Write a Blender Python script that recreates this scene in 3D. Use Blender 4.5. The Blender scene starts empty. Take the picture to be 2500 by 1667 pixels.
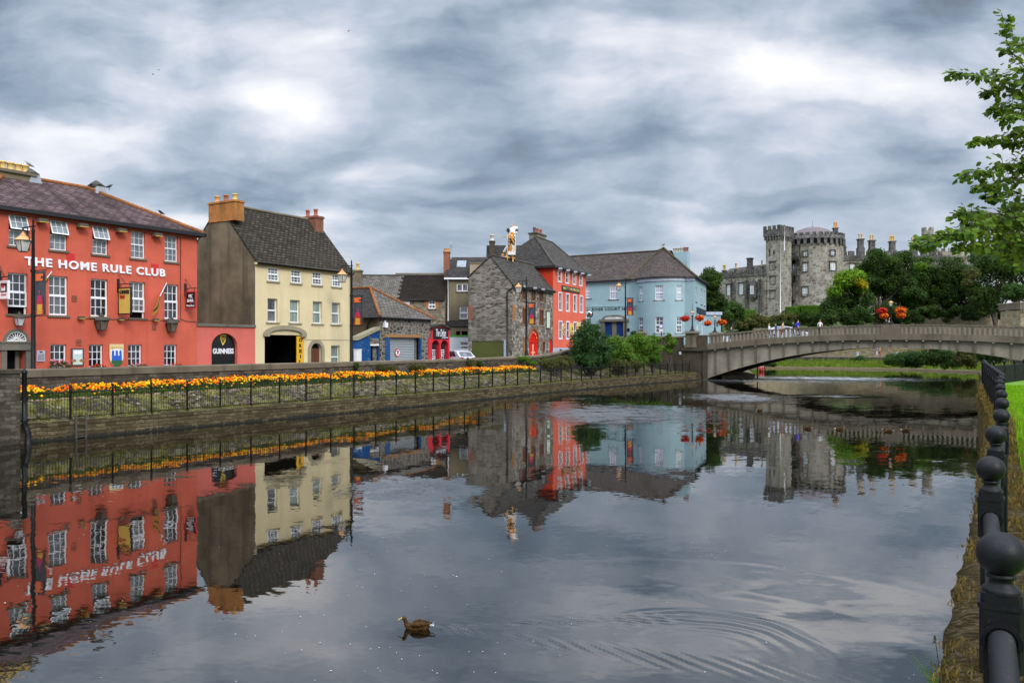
import bpy, bmesh, math, random
from math import sin, cos, tan, pi, sqrt, atan2, radians, exp, floor
from mathutils import Vector, Matrix, noise as mnoise
sc = bpy.context.scene
COL = sc.collection
F, CX, HY, CAMH = 2000.0, 1250.0, 845.0, 3.6
rng = random.Random(7)
class MB:
 def __init__(s):
  s.v = []; s.f = []; s.m = []; s.uv = []; s.sm = []
 def face(s, pts, m=0, uv=None, sm=False):
  i = len(s.v); s.v.extend([tuple(p) for p in pts])
  s.f.append(tuple(range(i, i + len(pts)))); s.m.append(m); s.uv.append(uv); s.sm.append(sm)
 def fi(s, idx, m=0, uv=None, sm=False):
  s.f.append(tuple(idx)); s.m.append(m); s.uv.append(uv); s.sm.append(sm)
 def box(s, x0, y0, z0, x1, y1, z1, m=0, T=None):
  if T is None: T = lambda a, b, c: (a, b, c)
  i = len(s.v)
  for z in (z0, z1):
   for (x, y) in ((x0, y0), (x1, y0), (x1, y1), (x0, y1)): s.v.append(tuple(T(x, y, z)))
  for q in ((3, 2, 1, 0), (4, 5, 6, 7), (0, 1, 5, 4), (1, 2, 6, 5), (2, 3, 7, 6), (3, 0, 4, 7)):
   s.fi([i + k for k in q], m)
 def prism(s, pts, d0, d1, m=0, T=None, sides=True):
  if T is None: T = lambda a, d, z: (a, d, z)
  n = len(pts)
  s.face([T(a, d0, z) for a, z in pts], m)
  s.face([T(a, d1, z) for a, z in reversed(pts)], m)
  if sides:
   for k in range(n):
    a, z = pts[k]; b, w = pts[(k + 1) % n]
    s.face([T(a, d0, z), T(a, d1, z), T(b, d1, w), T(b, d0, w)], m)
 def tube(s, pts, rad, n=8, m=0, cap=True):
  pts = [Vector(p) for p in pts]
  if not hasattr(rad, '__len__'): rad = [rad] * len(pts)
  base = len(s.v)
  up = Vector((0, 0, 1))
  for k, p in enumerate(pts):
   d = (pts[min(k + 1, len(pts) - 1)] - pts[max(k - 1, 0)])
   if d.length < 1e-9: d = Vector((0, 0, 1))
   d.normalize()
   ref = up if abs(d.z) < 0.95 else Vector((1, 0, 0))
   a = d.cross(ref).normalized(); b = d.cross(a).normalized()
   for j in range(n):
    t = 2 * pi * j / n
    s.v.append(tuple(p + (a * cos(t) + b * sin(t)) * rad[k]))
  for k in range(len(pts) - 1):
   for j in range(n):
    j2 = (j + 1) % n
    s.fi([base + k * n + j, base + k * n + j2, base + (k + 1) * n + j2, base + (k + 1) * n + j], m, None, True)
  if cap:
   s.fi([base + j for j in range(n)], m)
   s.fi([base + (len(pts) - 1) * n + j for j in reversed(range(n))], m)
 def lathe(s, prof, c=(0, 0, 0), n=16, m=0, a0=0.0, a1=2 * pi, smooth=True, ms=None):
  full = abs(a1 - a0 - 2 * pi) < 1e-6
  cols = n if full else n + 1
  base = len(s.v)
  for (r, z) in prof:
   for j in range(cols):
    t = a0 + (a1 - a0) * j / n
    s.v.append((c[0] + r * cos(t), c[1] + r * sin(t), c[2] + z))
  rm = max(p[0] for p in prof); acc = 0
  for k in range(len(prof) - 1):
   dz = math.hypot(prof[k + 1][0] - prof[k][0], prof[k + 1][1] - prof[k][1])
   for j in range(n):
    j2 = (j + 1) % cols
    w = rm * (a1 - a0) / n
    uv = [(j * w, acc), ((j + 1) * w, acc), ((j + 1) * w, acc + dz), (j * w, acc + dz)]
    s.fi([base + k * cols + j, base + k * cols + j2, base + (k + 1) * cols + j2, base + (k + 1) * cols + j],
     m if ms is None else ms[k], uv, smooth)
   acc += dz
 def sphere(s, c, r, n=12, h=8, m=0, sc_=(1, 1, 1)):
  base = len(s.v)
  for k in range(h + 1):
   ph = -pi / 2 + pi * k / h
   for j in range(n):
    t = 2 * pi * j / n
    s.v.append((c[0] + r * sc_[0] * cos(ph) * cos(t), c[1] + r * sc_[1] * cos(ph) * sin(t), c[2] + r * sc_[2] * sin(ph)))
  for k in range(h):
   for j in range(n):
    j2 = (j + 1) % n
    s.fi([base + k * n + j, base + k * n + j2, base + (k + 1) * n + j2, base + (k + 1) * n + j], m, None, True)
 def build(s, name, mats, parent=None, loc=(0, 0, 0), rot=0, uv=True, smooth=None):
  me = bpy.data.meshes.new(name)
  me.from_pydata(s.v, [], s.f)
  if not isinstance(mats, (list, tuple)): mats = [mats]
  for mt in mats: me.materials.append(mt)
  me.polygons.foreach_set('material_index', s.m)
  me.polygons.foreach_set('use_smooth', s.sm if smooth is None else [smooth] * len(s.f))
  if uv:
   layer = me.uv_layers.new(name='UVMap')
   buf = []
   V = s.v
   for f, u in zip(s.f, s.uv):
    if u is not None:
     for q in u: buf.extend(q)
     continue
    nx = ny = nz = 0.0
    L = len(f)
    for k in range(L):
     a = V[f[k]]; b = V[f[(k + 1) % L]]
     nx += (a[1] - b[1]) * (a[2] + b[2]); ny += (a[2] - b[2]) * (a[0] + b[0]); nz += (a[0] - b[0]) * (a[1] + b[1])
    l = sqrt(nx * nx + ny * ny + nz * nz) or 1
    nx /= l; ny /= l; nz /= l
    h = sqrt(nx * nx + ny * ny)
    if h < 0.08:
     for k in f: buf.extend((V[k][0], V[k][1]))
    else:
     ux, uy = -ny / h, nx / h
     vx, vy, vz = -nz * uy, nz * ux, nx * uy - ny * ux
     if vz < 0: vx, vy, vz = -vx, -vy, -vz
     for k in f:
      p = V[k]; buf.extend((p[0] * ux + p[1] * uy, p[0] * vx + p[1] * vy + p[2] * vz))
   layer.data.foreach_set('uv', buf)
  me.update()
  o = bpy.data.objects.new(name, me); COL.objects.link(o)
  o.location = loc; o.rotation_euler = (0, 0, rot)
  if parent is not None: o.parent = parent
  return o
def tag(o, label=None, cat=None, group=None, kind=None):
 if label: o['label'] = label
 if cat: o['category'] = cat
 if group: o['group'] = group
 if kind: o['kind'] = kind
 return o
def thing(name, label, cat, loc=(0, 0, 0), rot=0, group=None):
 o = bpy.data.objects.new(name, None); COL.objects.link(o)
 o.empty_display_size = 0.2
 o.location = loc; o.rotation_euler = (0, 0, rot)
 return tag(o, label, cat, group)
def struct(o): o['kind'] = 'structure'; return o
def dup_tree(o, parent=None):
 c = o.copy(); COL.objects.link(c)
 if parent is not None: c.parent = parent
 for ch in list(o.children): dup_tree(ch, c)
 return c
class Frame:
 def __init__(s, ox, oy, ang, g=0.0):
  s.ox, s.oy, s.ang, s.g = ox, oy, ang, g
  s.u = (cos(ang), sin(ang)); s.w = (-sin(ang), cos(ang))
 def sub(s, x, y=0, g=None):
  return Frame(s.ox + x * s.u[0] + y * s.w[0], s.oy + x * s.u[1] + y * s.w[1], s.ang, s.g if g is None else g)
 def x(s, px, y=0.0):
  k = (px - CX) / F
  return (k * (s.oy + y * s.w[1]) - s.ox - y * s.w[0]) / (s.u[0] - k * s.u[1])
 def y(s, px, x=0.0):
  k = (px - CX) / F
  return (k * (s.oy + x * s.u[1]) - s.ox - x * s.u[0]) / (s.w[0] - k * s.w[1])
 def dep(s, x, y=0.0): return s.oy + x * s.u[1] + y * s.w[1]
 def z(s, px, py, y=0.0):
  return CAMH + (HY - py) * s.dep(s.x(px, y), y) / F - s.g
 def zy(s, px, py, x=0.0):
  return CAMH + (HY - py) * s.dep(x, s.y(px, x)) / F - s.g
 def loc(s, x=0, y=0, z=0): return (s.ox + x * s.u[0] + y * s.w[0], s.oy + x * s.u[1] + y * s.w[1], s.g + z)
 def rect(s, xl, yt, xr, yb, y=0.0):
  a, b = s.x(xl, y), s.x(xr, y); xm = (xl + xr) / 2
  return (a, b, s.z(xm, yb, y), s.z(xm, yt, y))
def gp(px, py, z=0.0):
 d = F * (CAMH - z) / (py - HY); return ((px - CX) / F * d, d)
def pt(px, py, d): return Vector(((px - CX) / F * d, d, CAMH + (HY - py) * d / F))
def wall_holes(mb, x0, x1, z0, z1, holes, depth=0.14, y=0.0, m=0, T=None, mr=None):
 if T is None: T = lambda a, d, z: (a, d, z)
 if mr is None: mr = m
 xs = sorted({x0, x1, *[v for h in holes for v in h[:2] if x0 < v < x1]})
 zs = sorted({z0, z1, *[v for h in holes for v in h[2:4] if z0 < v < z1]})
 for i in range(len(xs) - 1):
  run = None
  for j in range(len(zs) - 1):
   cx_, cz_ = (xs[i] + xs[i + 1]) / 2, (zs[j] + zs[j + 1]) / 2
   inside = any(h[0] < cx_ < h[1] and h[2] < cz_ < h[3] for h in holes)
   if not inside:
    if run is None: run = zs[j]
   if (inside or j == len(zs) - 2) and run is not None:
    top = zs[j] if inside else zs[j + 1]
    mb.face([T(xs[i], y, run), T(xs[i + 1], y, run), T(xs[i + 1], y, top), T(xs[i], y, top)], m)
    run = None
 for h in holes:
  a, b, c, d = h[:4]
  dd = h[4] if len(h) > 4 else depth
  c2 = max(c, z0)
  mb.face([T(a, y, c2), T(a, y, d), T(a, y + dd, d), T(a, y + dd, c2)], mr)
  mb.face([T(b, y, c2), T(b, y + dd, c2), T(b, y + dd, d), T(b, y, d)], mr)
  mb.face([T(a, y, d), T(b, y, d), T(b, y + dd, d), T(a, y + dd, d)], mr)
  mb.face([T(a, y, c2), T(a, y + dd, c2), T(b, y + dd, c2), T(b, y, c2)], mr)
def window(root, h, mats, cols=3, rows=2, sash=True, depth=0.12, fw=0.05, bw=0.022, sill=True, T=None, tilt=0.0, raised=0.0,
  sillh=0.1, sillx=0.09, surround=None):
 if T is None: T = lambda a, d, z: (a, d, z)
 glass, frm, sm = mats
 a, b, c, d = h[:4]
 mb = MB()
 mid = (c + d) / 2 + raised * 0.2
 if raised:
  mb.box(a + .01, depth + .03, mid, b - .01, depth + .04, d - .01, 0, T)
  mb.box(a + .01, depth, c + raised, b - .01, depth + .012, mid, 0, T)
  mb.box(a + .01, depth + .13, c + .01, b - .01, depth + .14, c + raised, 1, T)
 elif tilt:
  mb.box(a + .01, depth + .012, c + .01, b - .01, depth + .024, mid, 0, T)
  mb.box(a + .01, depth + .13, mid, b - .01, depth + .14, d - .01, 1, T)
 else:
  mb.box(a + .01, depth + .012, c + .01, b - .01, depth + .024, d - .01, 0, T)
 w = mb.build('window', [glass, M['dark']], root)
 fb = MB()
 def grid(T2, a0, a1, c0, c1, dd, cols, rows):
  fb.box(a0, dd - .03, c0, a0 + fw, dd + .01, c1, 0, T2); fb.box(a1 - fw, dd - .03, c0, a1, dd + .01, c1, 0, T2)
  fb.box(a0 + fw, dd - .03, c0, a1 - fw, dd + .01, c0 + fw * 1.1, 0, T2); fb.box(a0 + fw, dd - .03, c1 - fw, a1 - fw, dd + .01, c1, 0, T2)
  for i in range(1, cols):
   x = a0 + (a1 - a0) * i / cols; fb.box(x - bw / 2, dd - .018, c0 + fw, x + bw / 2, dd + .008, c1 - fw, 0, T2)
  for j in range(1, rows):
   z = c0 + (c1 - c0) * j / rows; fb.box(a0 + fw, dd - .02, z - bw / 2, a1 - fw, dd + .006, z + bw / 2, 0, T2)
 if tilt:
  grid(T, a, b, c, mid + .02, depth, cols, rows)
  def T2(x, dd, z):
   r = d - z; return T(x, dd - depth - r * sin(tilt) + depth * .6, d - r * cos(tilt))
  g2 = MB(); g2.box(a + .02, depth + .012, mid, b - .02, depth + .02, d - .02, 0, T2)
  g2.build('sash_pane', glass, w)
  grid(T2, a, b, mid, d, depth, cols, rows)
 elif raised:
  grid(T, a, b, mid - .02, d, depth + .02, cols, rows)
  grid(T, a, b, c + raised, mid + .02, depth - .02, cols, rows)
  fb.box(a, depth + .02, c, a + fw, depth + .06, c + raised, 0, T); fb.box(b - fw, depth + .02, c, b, depth + .06, c + raised, 0, T)
 elif sash:
  grid(T, a, b, mid - .02, d, depth + .012, cols, rows)
  grid(T, a, b, c, mid + .02, depth - .012, cols, rows)
 else:
  grid(T, a, b, c, d, depth, cols, rows)
 fb.build('frame', frm, w)
 if sill:
  sb = MB(); sb.box(a - sillx, -.07, c - sillh, b + sillx, depth + .012, c - .002, 0, T); sb.build('sill', sm, w)
 if surround:
  sw, smt = surround
  sb = MB()
  sb.box(a - sw, -.035, c - sw, a - .003, .004, d + sw, 0, T); sb.box(b + .003, -.035, c - sw, b + sw, .004, d + sw, 0, T)
  sb.box(a - .003, -.035, d + .003, b + .003, .004, d + sw, 0, T); sb.box(a - .003, -.035, c - sw, b + .003, .004, c - .003, 0, T)
  sb.build('surround', smt, w)
 return w
def text_obj(name, s, mat, parent, x0, x1, z0, z1, y=-0.01, ext=0.02, bold=0.0, spacing=1.0, T=None, line=1.0):
 cu = bpy.data.curves.new('t', 'FONT'); cu.body = s; cu.align_x = 'CENTER'; cu.extrude = 0.02; cu.offset = bold
 cu.space_character = spacing; cu.space_line = line; cu.resolution_u = 3
 o = bpy.data.objects.new('t', cu); COL.objects.link(o)
 bpy.context.view_layer.update()
 me = bpy.data.meshes.new_from_object(o.evaluated_get(bpy.context.evaluated_depsgraph_get()))
 bpy.data.objects.remove(o); bpy.data.curves.remove(cu)
 xs = [v.co.x for v in me.vertices]; ys = [v.co.y for v in me.vertices]; zs = [v.co.z for v in me.vertices]
 if not xs: return None
 ax, bx, ay, by = min(xs), max(xs), min(ys), max(ys); az, bz = min(zs), max(zs)
 if T is None: T = lambda a, d, z: (a, d, z)
 for v in me.vertices:
  a = x0 + (v.co.x - ax) / (bx - ax) * (x1 - x0); z = z0 + (v.co.y - ay) / (by - ay) * (z1 - z0)
  v.co = T(a, y - (v.co.z - az) / ((bz - az) or 1) * ext, z)
 me.name = name
 me.materials.clear(); me.materials.append(mat)
 o = bpy.data.objects.new(name, me); COL.objects.link(o); o.parent = parent
 return o
def skin_mesh(name, joints, edges, mats, matfn=None, sub=2, parent=None, loc=(0, 0, 0), rot=0, root=0):
 me = bpy.data.meshes.new('sk')
 me.from_pydata([j[:3] for j in joints], edges, [])
 o = bpy.data.objects.new('sk', me); COL.objects.link(o)
 sm = o.modifiers.new('s', 'SKIN'); sm.use_smooth_shade = True
 for i, j in enumerate(joints):
  d = me.skin_vertices[0].data[i]
  r = j[3]; d.radius = (r, r) if not hasattr(r, '__len__') else r
  d.use_root = (i == root)
 ss = o.modifiers.new('u', 'SUBSURF'); ss.levels = sub; ss.render_levels = sub
 bpy.context.view_layer.update()
 m2 = bpy.data.meshes.new_from_object(o.evaluated_get(bpy.context.evaluated_depsgraph_get()))
 bpy.data.objects.remove(o); bpy.data.meshes.remove(me)
 m2.name = name; m2.materials.clear()
 for mt in mats: m2.materials.append(mt)
 for p in m2.polygons:
  p.use_smooth = True
  p.material_index = matfn(p.center) if matfn else 0
 r = bpy.data.objects.new(name, m2); COL.objects.link(r); r.location = loc; r.rotation_euler = (0, 0, rot)
 if parent is not None: r.parent = parent
 return r
M = {}
def srgb(r, g, b):
 f = lambda c: (c / 255 / 12.92) if c / 255 <= .04045 else ((c / 255 + .055) / 1.055) ** 2.4
 return (f(r), f(g), f(b), 1)
def c4(c): return (c[0], c[1], c[2], 1) if len(c) == 3 else c
class NT:
 def __init__(s, name):
  s.mat = bpy.data.materials.new(name); s.mat.use_nodes = True
  s.nt = s.mat.node_tree; s.nt.nodes.clear()
  s.out = s.nt.nodes.new('ShaderNodeOutputMaterial')
  M[name] = s.mat
 def n(s, t, ins=None, **props):
  nd = s.nt.nodes.new('ShaderNode' + t)
  for k, v in props.items(): setattr(nd, k, v)
  for k, v in (ins or {}).items():
   sock = nd.inputs[k]
   if isinstance(v, bpy.types.NodeSocket): s.nt.links.new(v, sock)
   else: sock.default_value = v
  return nd
 def math(s, op, a, b=None, c=None, clamp=False):
  d = {0: a}
  if b is not None: d[1] = b
  if c is not None: d[2] = c
  return s.n('Math', d, operation=op, use_clamp=clamp).outputs[0]
 def mix(s, fac, a, b, bt='MIX'):
  nd = s.nt.nodes.new('ShaderNodeMix'); nd.data_type = 'RGBA'; nd.blend_type = bt
  for idx, v in ((0, fac), (6, a), (7, b)):
   if isinstance(v, bpy.types.NodeSocket): s.nt.links.new(v, nd.inputs[idx])
   else: nd.inputs[idx].default_value = c4(v) if idx else v
  return nd.outputs[2]
 def ramp(s, fac, stops, interp='LINEAR'):
  nd = s.n('ValToRGB', {0: fac}); cr = nd.color_ramp; cr.interpolation = interp
  while len(cr.elements) < len(stops): cr.elements.new(0.5)
  for e, (p, c) in zip(cr.elements, stops):
   e.position = p; e.color = c4(c) if hasattr(c, '__len__') else (c, c, c, 1)
  return nd.outputs[0]
 def noise(s, vec, scale, detail=4, rough=.55, dist=0.0):
  return s.n('TexNoise', {'Vector': vec, 'Scale': scale, 'Detail': detail, 'Roughness': rough, 'Distortion': dist}).outputs[0]
 def obj(s): return s.n('TexCoord').outputs['Object']
 def uv(s): return s.n('TexCoord').outputs['UV']
 def map(s, vec, sc_=(1, 1, 1), loc=(0, 0, 0)): return s.n('Mapping', {'Vector': vec, 'Scale': sc_, 'Location': loc}).outputs[0]
 def bump(s, h, strength=.3, dist=.02): return s.n('Bump', {'Height': h, 'Strength': strength, 'Distance': dist}).outputs[0]
 def bsdf(s, color, rough=.8, normal=None, **kw):
  d = {'Base Color': color if isinstance(color, bpy.types.NodeSocket) else c4(color), 'Roughness': rough}
  if normal is not None: d['Normal'] = normal
  for k, v in kw.items(): d[k.replace('_', ' ')] = v
  b = s.n('BsdfPrincipled', d)
  s.nt.links.new(b.outputs[0], s.out.inputs[0]); return b
def paint(name, col, var=.18, streak=.25, rough=.85, bump=.25, stain=(.10, .09, .075), scale=1.0, chips=0.0, wear=(.7, .68, .62)):
 t = NT(name); o = t.obj()
 big = t.noise(o, .55 * scale, 5, .6)
 c = t.mix(t.ramp(big, [(.3, 0), (.7, 1)]), [k * (1 - var) for k in col[:3]], [min(1, k * (1 + var * .7)) for k in col[:3]])
 st = t.noise(t.map(o, (1.6 * scale, 1.6 * scale, .13 * scale)), 1.0, 6, .65)
 c = t.mix(t.math('MULTIPLY', t.ramp(st, [(.52, 0), (.78, 1)]), streak), c, stain)
 fine = t.noise(o, 22 * scale, 5, .7)
 c = t.mix(t.math('MULTIPLY', t.ramp(fine, [(.55, 0), (.75, 1)]), .12), c, stain)
 if chips:
  ch = t.noise(o, 3.1 * scale, 8, .75)
  c = t.mix(t.ramp(ch, [(.72 - chips, 0), (.74 - chips, 1)]), c, wear)
 t.bsdf(c, rough, t.bump(t.math('ADD', fine, t.math('MULTIPLY', big, 2.0)), bump, .02), Specular_IOR_Level=.12)
 return t.mat
def rubble(name, cols, mortar, scale=3.2, aspect=2.0, edge=.07, warp=.12, stain=.35, stainc=(.07, .065, .05), bump=.9, rough=.9, moss=0.0, mossc=(.10, .13, .03)):
 t = NT(name); uv = t.uv(); o = t.obj()
 wn = t.n('TexNoise', {'Vector': uv, 'Scale': 2.2, 'Detail': 3}).outputs[1]
 v = t.n('VectorMath', {0: uv, 1: t.n('VectorMath', {0: wn, 'Scale': warp}, operation='SCALE').outputs[0]}, operation='ADD').outputs[0]
 v = t.map(v, (scale, scale * aspect, 1))
 vo = t.n('TexVoronoi', {'Vector': v, 'Scale': 1.0, 'Randomness': .85}, voronoi_dimensions='2D')
 de = t.n('TexVoronoi', {'Vector': v, 'Scale': 1.0, 'Randomness': .85}, voronoi_dimensions='2D', feature='DISTANCE_TO_EDGE').outputs[0]
 sep = t.n('SeparateColor', {0: vo.outputs['Color']}).outputs[0]
 n = len(cols)
 c = t.ramp(sep, [(i / max(1, n - 1), k) for i, k in enumerate(cols)])
 fine = t.noise(o, 9, 6, .7)
 c = t.mix(t.math('MULTIPLY', fine, .45), c, [k * .45 for k in cols[0][:3]])
 em = t.ramp(de, [(edge * .4, 1), (edge, 0)])
 c = t.mix(em, c, mortar)
 big = t.noise(t.map(o, (.5, .5, .28)), 1.0, 6, .65)
 c = t.mix(t.math('MULTIPLY', t.ramp(big, [(.45, 0), (.7, 1)]), stain), c, stainc)
 if moss:
  mo = t.noise(o, 1.3, 6, .7)
  c = t.mix(t.math('MULTIPLY', t.ramp(mo, [(.5, 0), (.62, 1)]), moss), c, mossc)
 h = t.math('ADD', t.math('MULTIPLY', t.math('MINIMUM', de, .2), 5), t.math('MULTIPLY', fine, .5))
 t.bsdf(c, rough, t.bump(h, bump, .03), Specular_IOR_Level=.1)
 return t.mat
def bricks(name, c1, c2, mortar, w=.22, h=.075, ms=.012, var=.5, rough=.85, bump=.6, stain=.3, stainc=(.06, .05, .04), big=.8, lichen=0.0, lichc=(.35, .3, .12), mott=.5, warp=.0):
 t = NT(name); uv = t.uv(); o = t.obj()
 v = uv
 if warp:
  wn = t.n('TexNoise', {'Vector': uv, 'Scale': 3.0, 'Detail': 3}).outputs[1]
  v = t.n('VectorMath', {0: uv, 1: t.n('VectorMath', {0: wn, 'Scale': warp}, operation='SCALE').outputs[0]}, operation='ADD').outputs[0]
 b = t.n('TexBrick', {'Vector': v, 'Color1': c4(c1), 'Color2': c4(c2), 'Mortar': c4(mortar), 'Scale': 1.0, 'Mortar Size': ms, 'Mortar Smooth': .3,
      'Bias': 0.0, 'Brick Width': w, 'Row Height': h}, offset=.5)
 c = b.outputs[0]
 n1 = t.noise(o, big, 6, .65)
 c = t.mix(t.math('MULTIPLY', t.ramp(n1, [(.42, 0), (.68, 1)]), stain), c, stainc)
 st = t.noise(t.map(uv, (1.1, .13, 1)), 1.0, 6, .65)
 c = t.mix(t.math('MULTIPLY', t.ramp(st, [(.50, 0), (.64, 1)]), stain), c, stainc)
 n2 = t.noise(o, 7, 5, .75)
 c = t.mix(t.math('MULTIPLY', t.ramp(n2, [(.35, 0), (.7, 1)]), mott), c, [k * .5 for k in c1[:3]])
 if lichen:
  n3 = t.noise(o, 2.1, 7, .75)
  c = t.mix(t.math('MULTIPLY', t.ramp(n3, [(.58, 0), (.68, 1)]), lichen), c, lichc)
 hgt = t.math('ADD', t.math('MULTIPLY', b.outputs[1], -1.0), t.math('MULTIPLY', n2, .7))
 t.bsdf(c, max(rough, .75), t.bump(hgt, bump, .02), Specular_IOR_Level=.08)
 return t.mat
def plain(name, col, rough=.5, metal=0.0, var=.15, bump=.1, scale=6.0, spec=.5):
 t = NT(name); o = t.obj()
 n = t.noise(o, scale, 5, .65)
 c = t.mix(n, [k * (1 - var) for k in col[:3]], [min(1, k * (1 + var)) for k in col[:3]])
 t.bsdf(c, rough, t.bump(n, bump, .01), Metallic=metal, Specular_IOR_Level=spec)
 return t.mat
def ironmat():
 t = NT('iron'); o = t.obj(); n = t.noise(o, 17, 6, .7); m = t.noise(o, 3.5, 6, .7)
 c = t.mix(t.ramp(n, [(.62, 0), (.70, 1)]), (.005, .005, .006), (.030, .027, .026))
 c = t.mix(t.ramp(m, [(.66, 0), (.70, 1)]), c, (.055, .04, .03))
 t.bsdf(c, t.ramp(m, [(.3, .32), (.7, .6)]), t.bump(t.math('ADD', n, m), .45, .006), Specular_IOR_Level=.25)
def leafmat(name, cols, trans=.35, rough=.55, noisescale=.5):
 t = NT(name)
 g = t.n('NewGeometry').outputs['Random Per Island']
 n = t.noise(t.obj(), noisescale, 3, .6)
 f = t.math('ADD', t.math('MULTIPLY', g, .62), t.math('MULTIPLY', t.math('SUBTRACT', n, .5), 1.3))
 f = t.math('ADD', f, .19)
 c = t.ramp(f, [(i / (len(cols) - 1), k) for i, k in enumerate(cols)])
 b = t.n('BsdfPrincipled', {'Base Color': c, 'Roughness': max(rough, .6), 'Specular IOR Level': .12})
 tr = t.n('BsdfTranslucent', {'Color': t.mix(.5, c, [k * 1.3 for k in cols[-1][:3]])})
 mx = t.n('MixShader', {0: trans, 1: b.outputs[0], 2: tr.outputs[0]})
 t.nt.links.new(mx.outputs[0], t.out.inputs[0])
 return t.mat
paint('red_render', (.565, .118, .072), .17, .6, stain=(.40, .06, .035), chips=.0)
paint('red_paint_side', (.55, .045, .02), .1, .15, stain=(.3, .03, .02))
paint('pink_render', (.61, .145, .11), .14, .3, stain=(.4, .07, .05))
paint('coral_render', (.68, .14, .085), .13, .25, stain=(.36, .06, .03))
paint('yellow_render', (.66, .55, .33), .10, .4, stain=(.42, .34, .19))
paint('trim_olive', (.30, .27, .18), .12, .2)
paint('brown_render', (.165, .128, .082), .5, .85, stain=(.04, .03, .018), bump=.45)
paint('tan_render', (.20, .165, .105), .2, .5, stain=(.08, .065, .04))
paint('pale_tan', (.36, .28, .2), .15, .25)
paint('hotel_blue', (.30, .425, .455), .08, .25, stain=(.2, .31, .34), bump=.15)
paint('white_paint', (.66, .68, .72), .07, .2, stain=(.4, .4, .4))
paint('grey_paint', (.42, .46, .55), .15, .3)
paint('blue_paint', (.008, .065, .20), .25, .3, stain=(.1, .1, .1), chips=.13, wear=(.22, .2, .17))
paint('deep_blue', (.01, .04, .16), .15, .1, rough=.4)
paint('shop_red', (.60, .035, .05), .08, .1, rough=.5, stain=(.3, .02, .02))
paint('gate_red', (.62, .014, .008), .08, .1, rough=.45, stain=(.3, .02, .01))
paint('olive_door', (.085, .095, .025), .1, .2, rough=.6)
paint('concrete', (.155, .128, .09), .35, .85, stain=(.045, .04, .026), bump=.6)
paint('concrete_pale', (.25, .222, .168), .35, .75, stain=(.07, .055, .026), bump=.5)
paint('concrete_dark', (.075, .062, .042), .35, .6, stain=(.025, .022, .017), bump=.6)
paint('stone_trim', (.16, .145, .115), .25, .5, stain=(.05, .045, .035))
paint('sill_grey', (.15, .125, .09), .25, .4, stain=(.06, .05, .04))
paint('castle_trim', (.085, .078, .066), .35, .6, stain=(.035, .03, .028))
rubble('mill_stone', [(.07, .06, .05), (.20, .172, .14), (.36, .32, .275), (.14, .113, .082)], (.26, .225, .18), 2.0, 3.0, .09, .15, .45)
rubble('mill_stone_front', [(.10, .086, .068), (.30, .265, .22), (.52, .48, .42), (.17, .14, .105)], (.15, .128, .098), 2.6, 1.3, .11, .16, .2)
rubble('garage_stone', [(.05, .047, .045), (.12, .112, .105), (.20, .185, .168), (.09, .078, .062)], (.33, .285, .225), 2.4, 1.5, .10, .1, .2)
rubble('back_stone', [(.10, .085, .065), (.26, .215, .16), (.38, .32, .24)], (.26, .21, .15), 3.2, 1.5, .09, .15, .4)
bricks('wall_stone', (.05, .043, .034), (.20, .175, .135), (.11, .09, .062), .40, .14, .014, mott=.7, stain=.5, stainc=(.035, .03, .022), bump=1.0, lichen=.2, lichc=(.30, .27, .2), warp=.16)
bricks('quay_stone', (.07, .054, .028), (.21, .165, .095), (.06, .047, .026), .42, .15, .012, mott=.7, stain=.5, stainc=(.05, .038, .02), bump=1.0, lichen=.25, lichc=(.16, .15, .05), warp=.16)
rubble('castle_stone', [(.14, .128, .10), (.30, .275, .23), (.43, .40, .345), (.22, .20, .16)], (.36, .325, .265), 1.3, 1.5, .10, .12, .65, (.10, .085, .06))
rubble('castle_dark', [(.06, .056, .052), (.14, .132, .122), (.22, .21, .19)], (.13, .12, .11), 1.9, 1.7, .09, .12, .6, (.028, .026, .024))
rubble('park_wall_stone', [(.26, .21, .13), (.36, .30, .19), (.42, .36, .24)], (.28, .23, .15), 1.6, 1.8, .08, .12, .4, (.14, .11, .06), moss=.3)
t = NT('bank_stone'); o = t.obj(); n = t.noise(t.map(o, (.6, 1.5, 2.6)), 16, 10, .78, .4); n2 = t.noise(o, 2.2, 6, .7); n3 = t.noise(o, 70, 5, .75)
c = t.ramp(n, [(.34, (.016, .011, .006)), (.46, (.075, .052, .022)), (.53, (.18, .125, .05)), (.62, (.27, .22, .15))])
c = t.mix(t.math('MULTIPLY', t.ramp(n2, [(.5, 0), (.6, 1)]), .6), c, (.075, .07, .012))
c = t.mix(t.ramp(n3, [(.66, 0), (.72, 1)]), c, (.34, .31, .25))
t.bsdf(c, .95, t.bump(t.math('ADD', n, t.math('MULTIPLY', n3, .6)), 1.0, .12), Specular_IOR_Level=.1)
bricks('slate_purple', (.075, .044, .047), (.20, .128, .132), (.02, .014, .014), .42, .25, .03, mott=.5, stain=.9, stainc=(.020, .015, .010), big=.45, rough=.6, lichen=.12, lichc=(.22, .2, .12))
bricks('slate_brown', (.038, .031, .023), (.115, .097, .078), (.008, .006, .005), .36, .24, .045, mott=.8, stain=.6, stainc=(.05, .042, .032), big=.9, bump=1.0, lichen=.12, lichc=(.25, .23, .18), warp=.05)
bricks('slate_grey', (.055, .05, .045), (.13, .12, .108), (.018, .016, .014), .38, .24, .032, mott=.6, stain=.4, big=.6, rough=.55, lichen=.12, lichc=(.2, .2, .18))
bricks('slate_pale', (.095, .083, .068), (.215, .195, .17), (.035, .03, .026), .40, .25, .035, mott=.5, stain=.35, big=.6, rough=.6)
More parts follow.
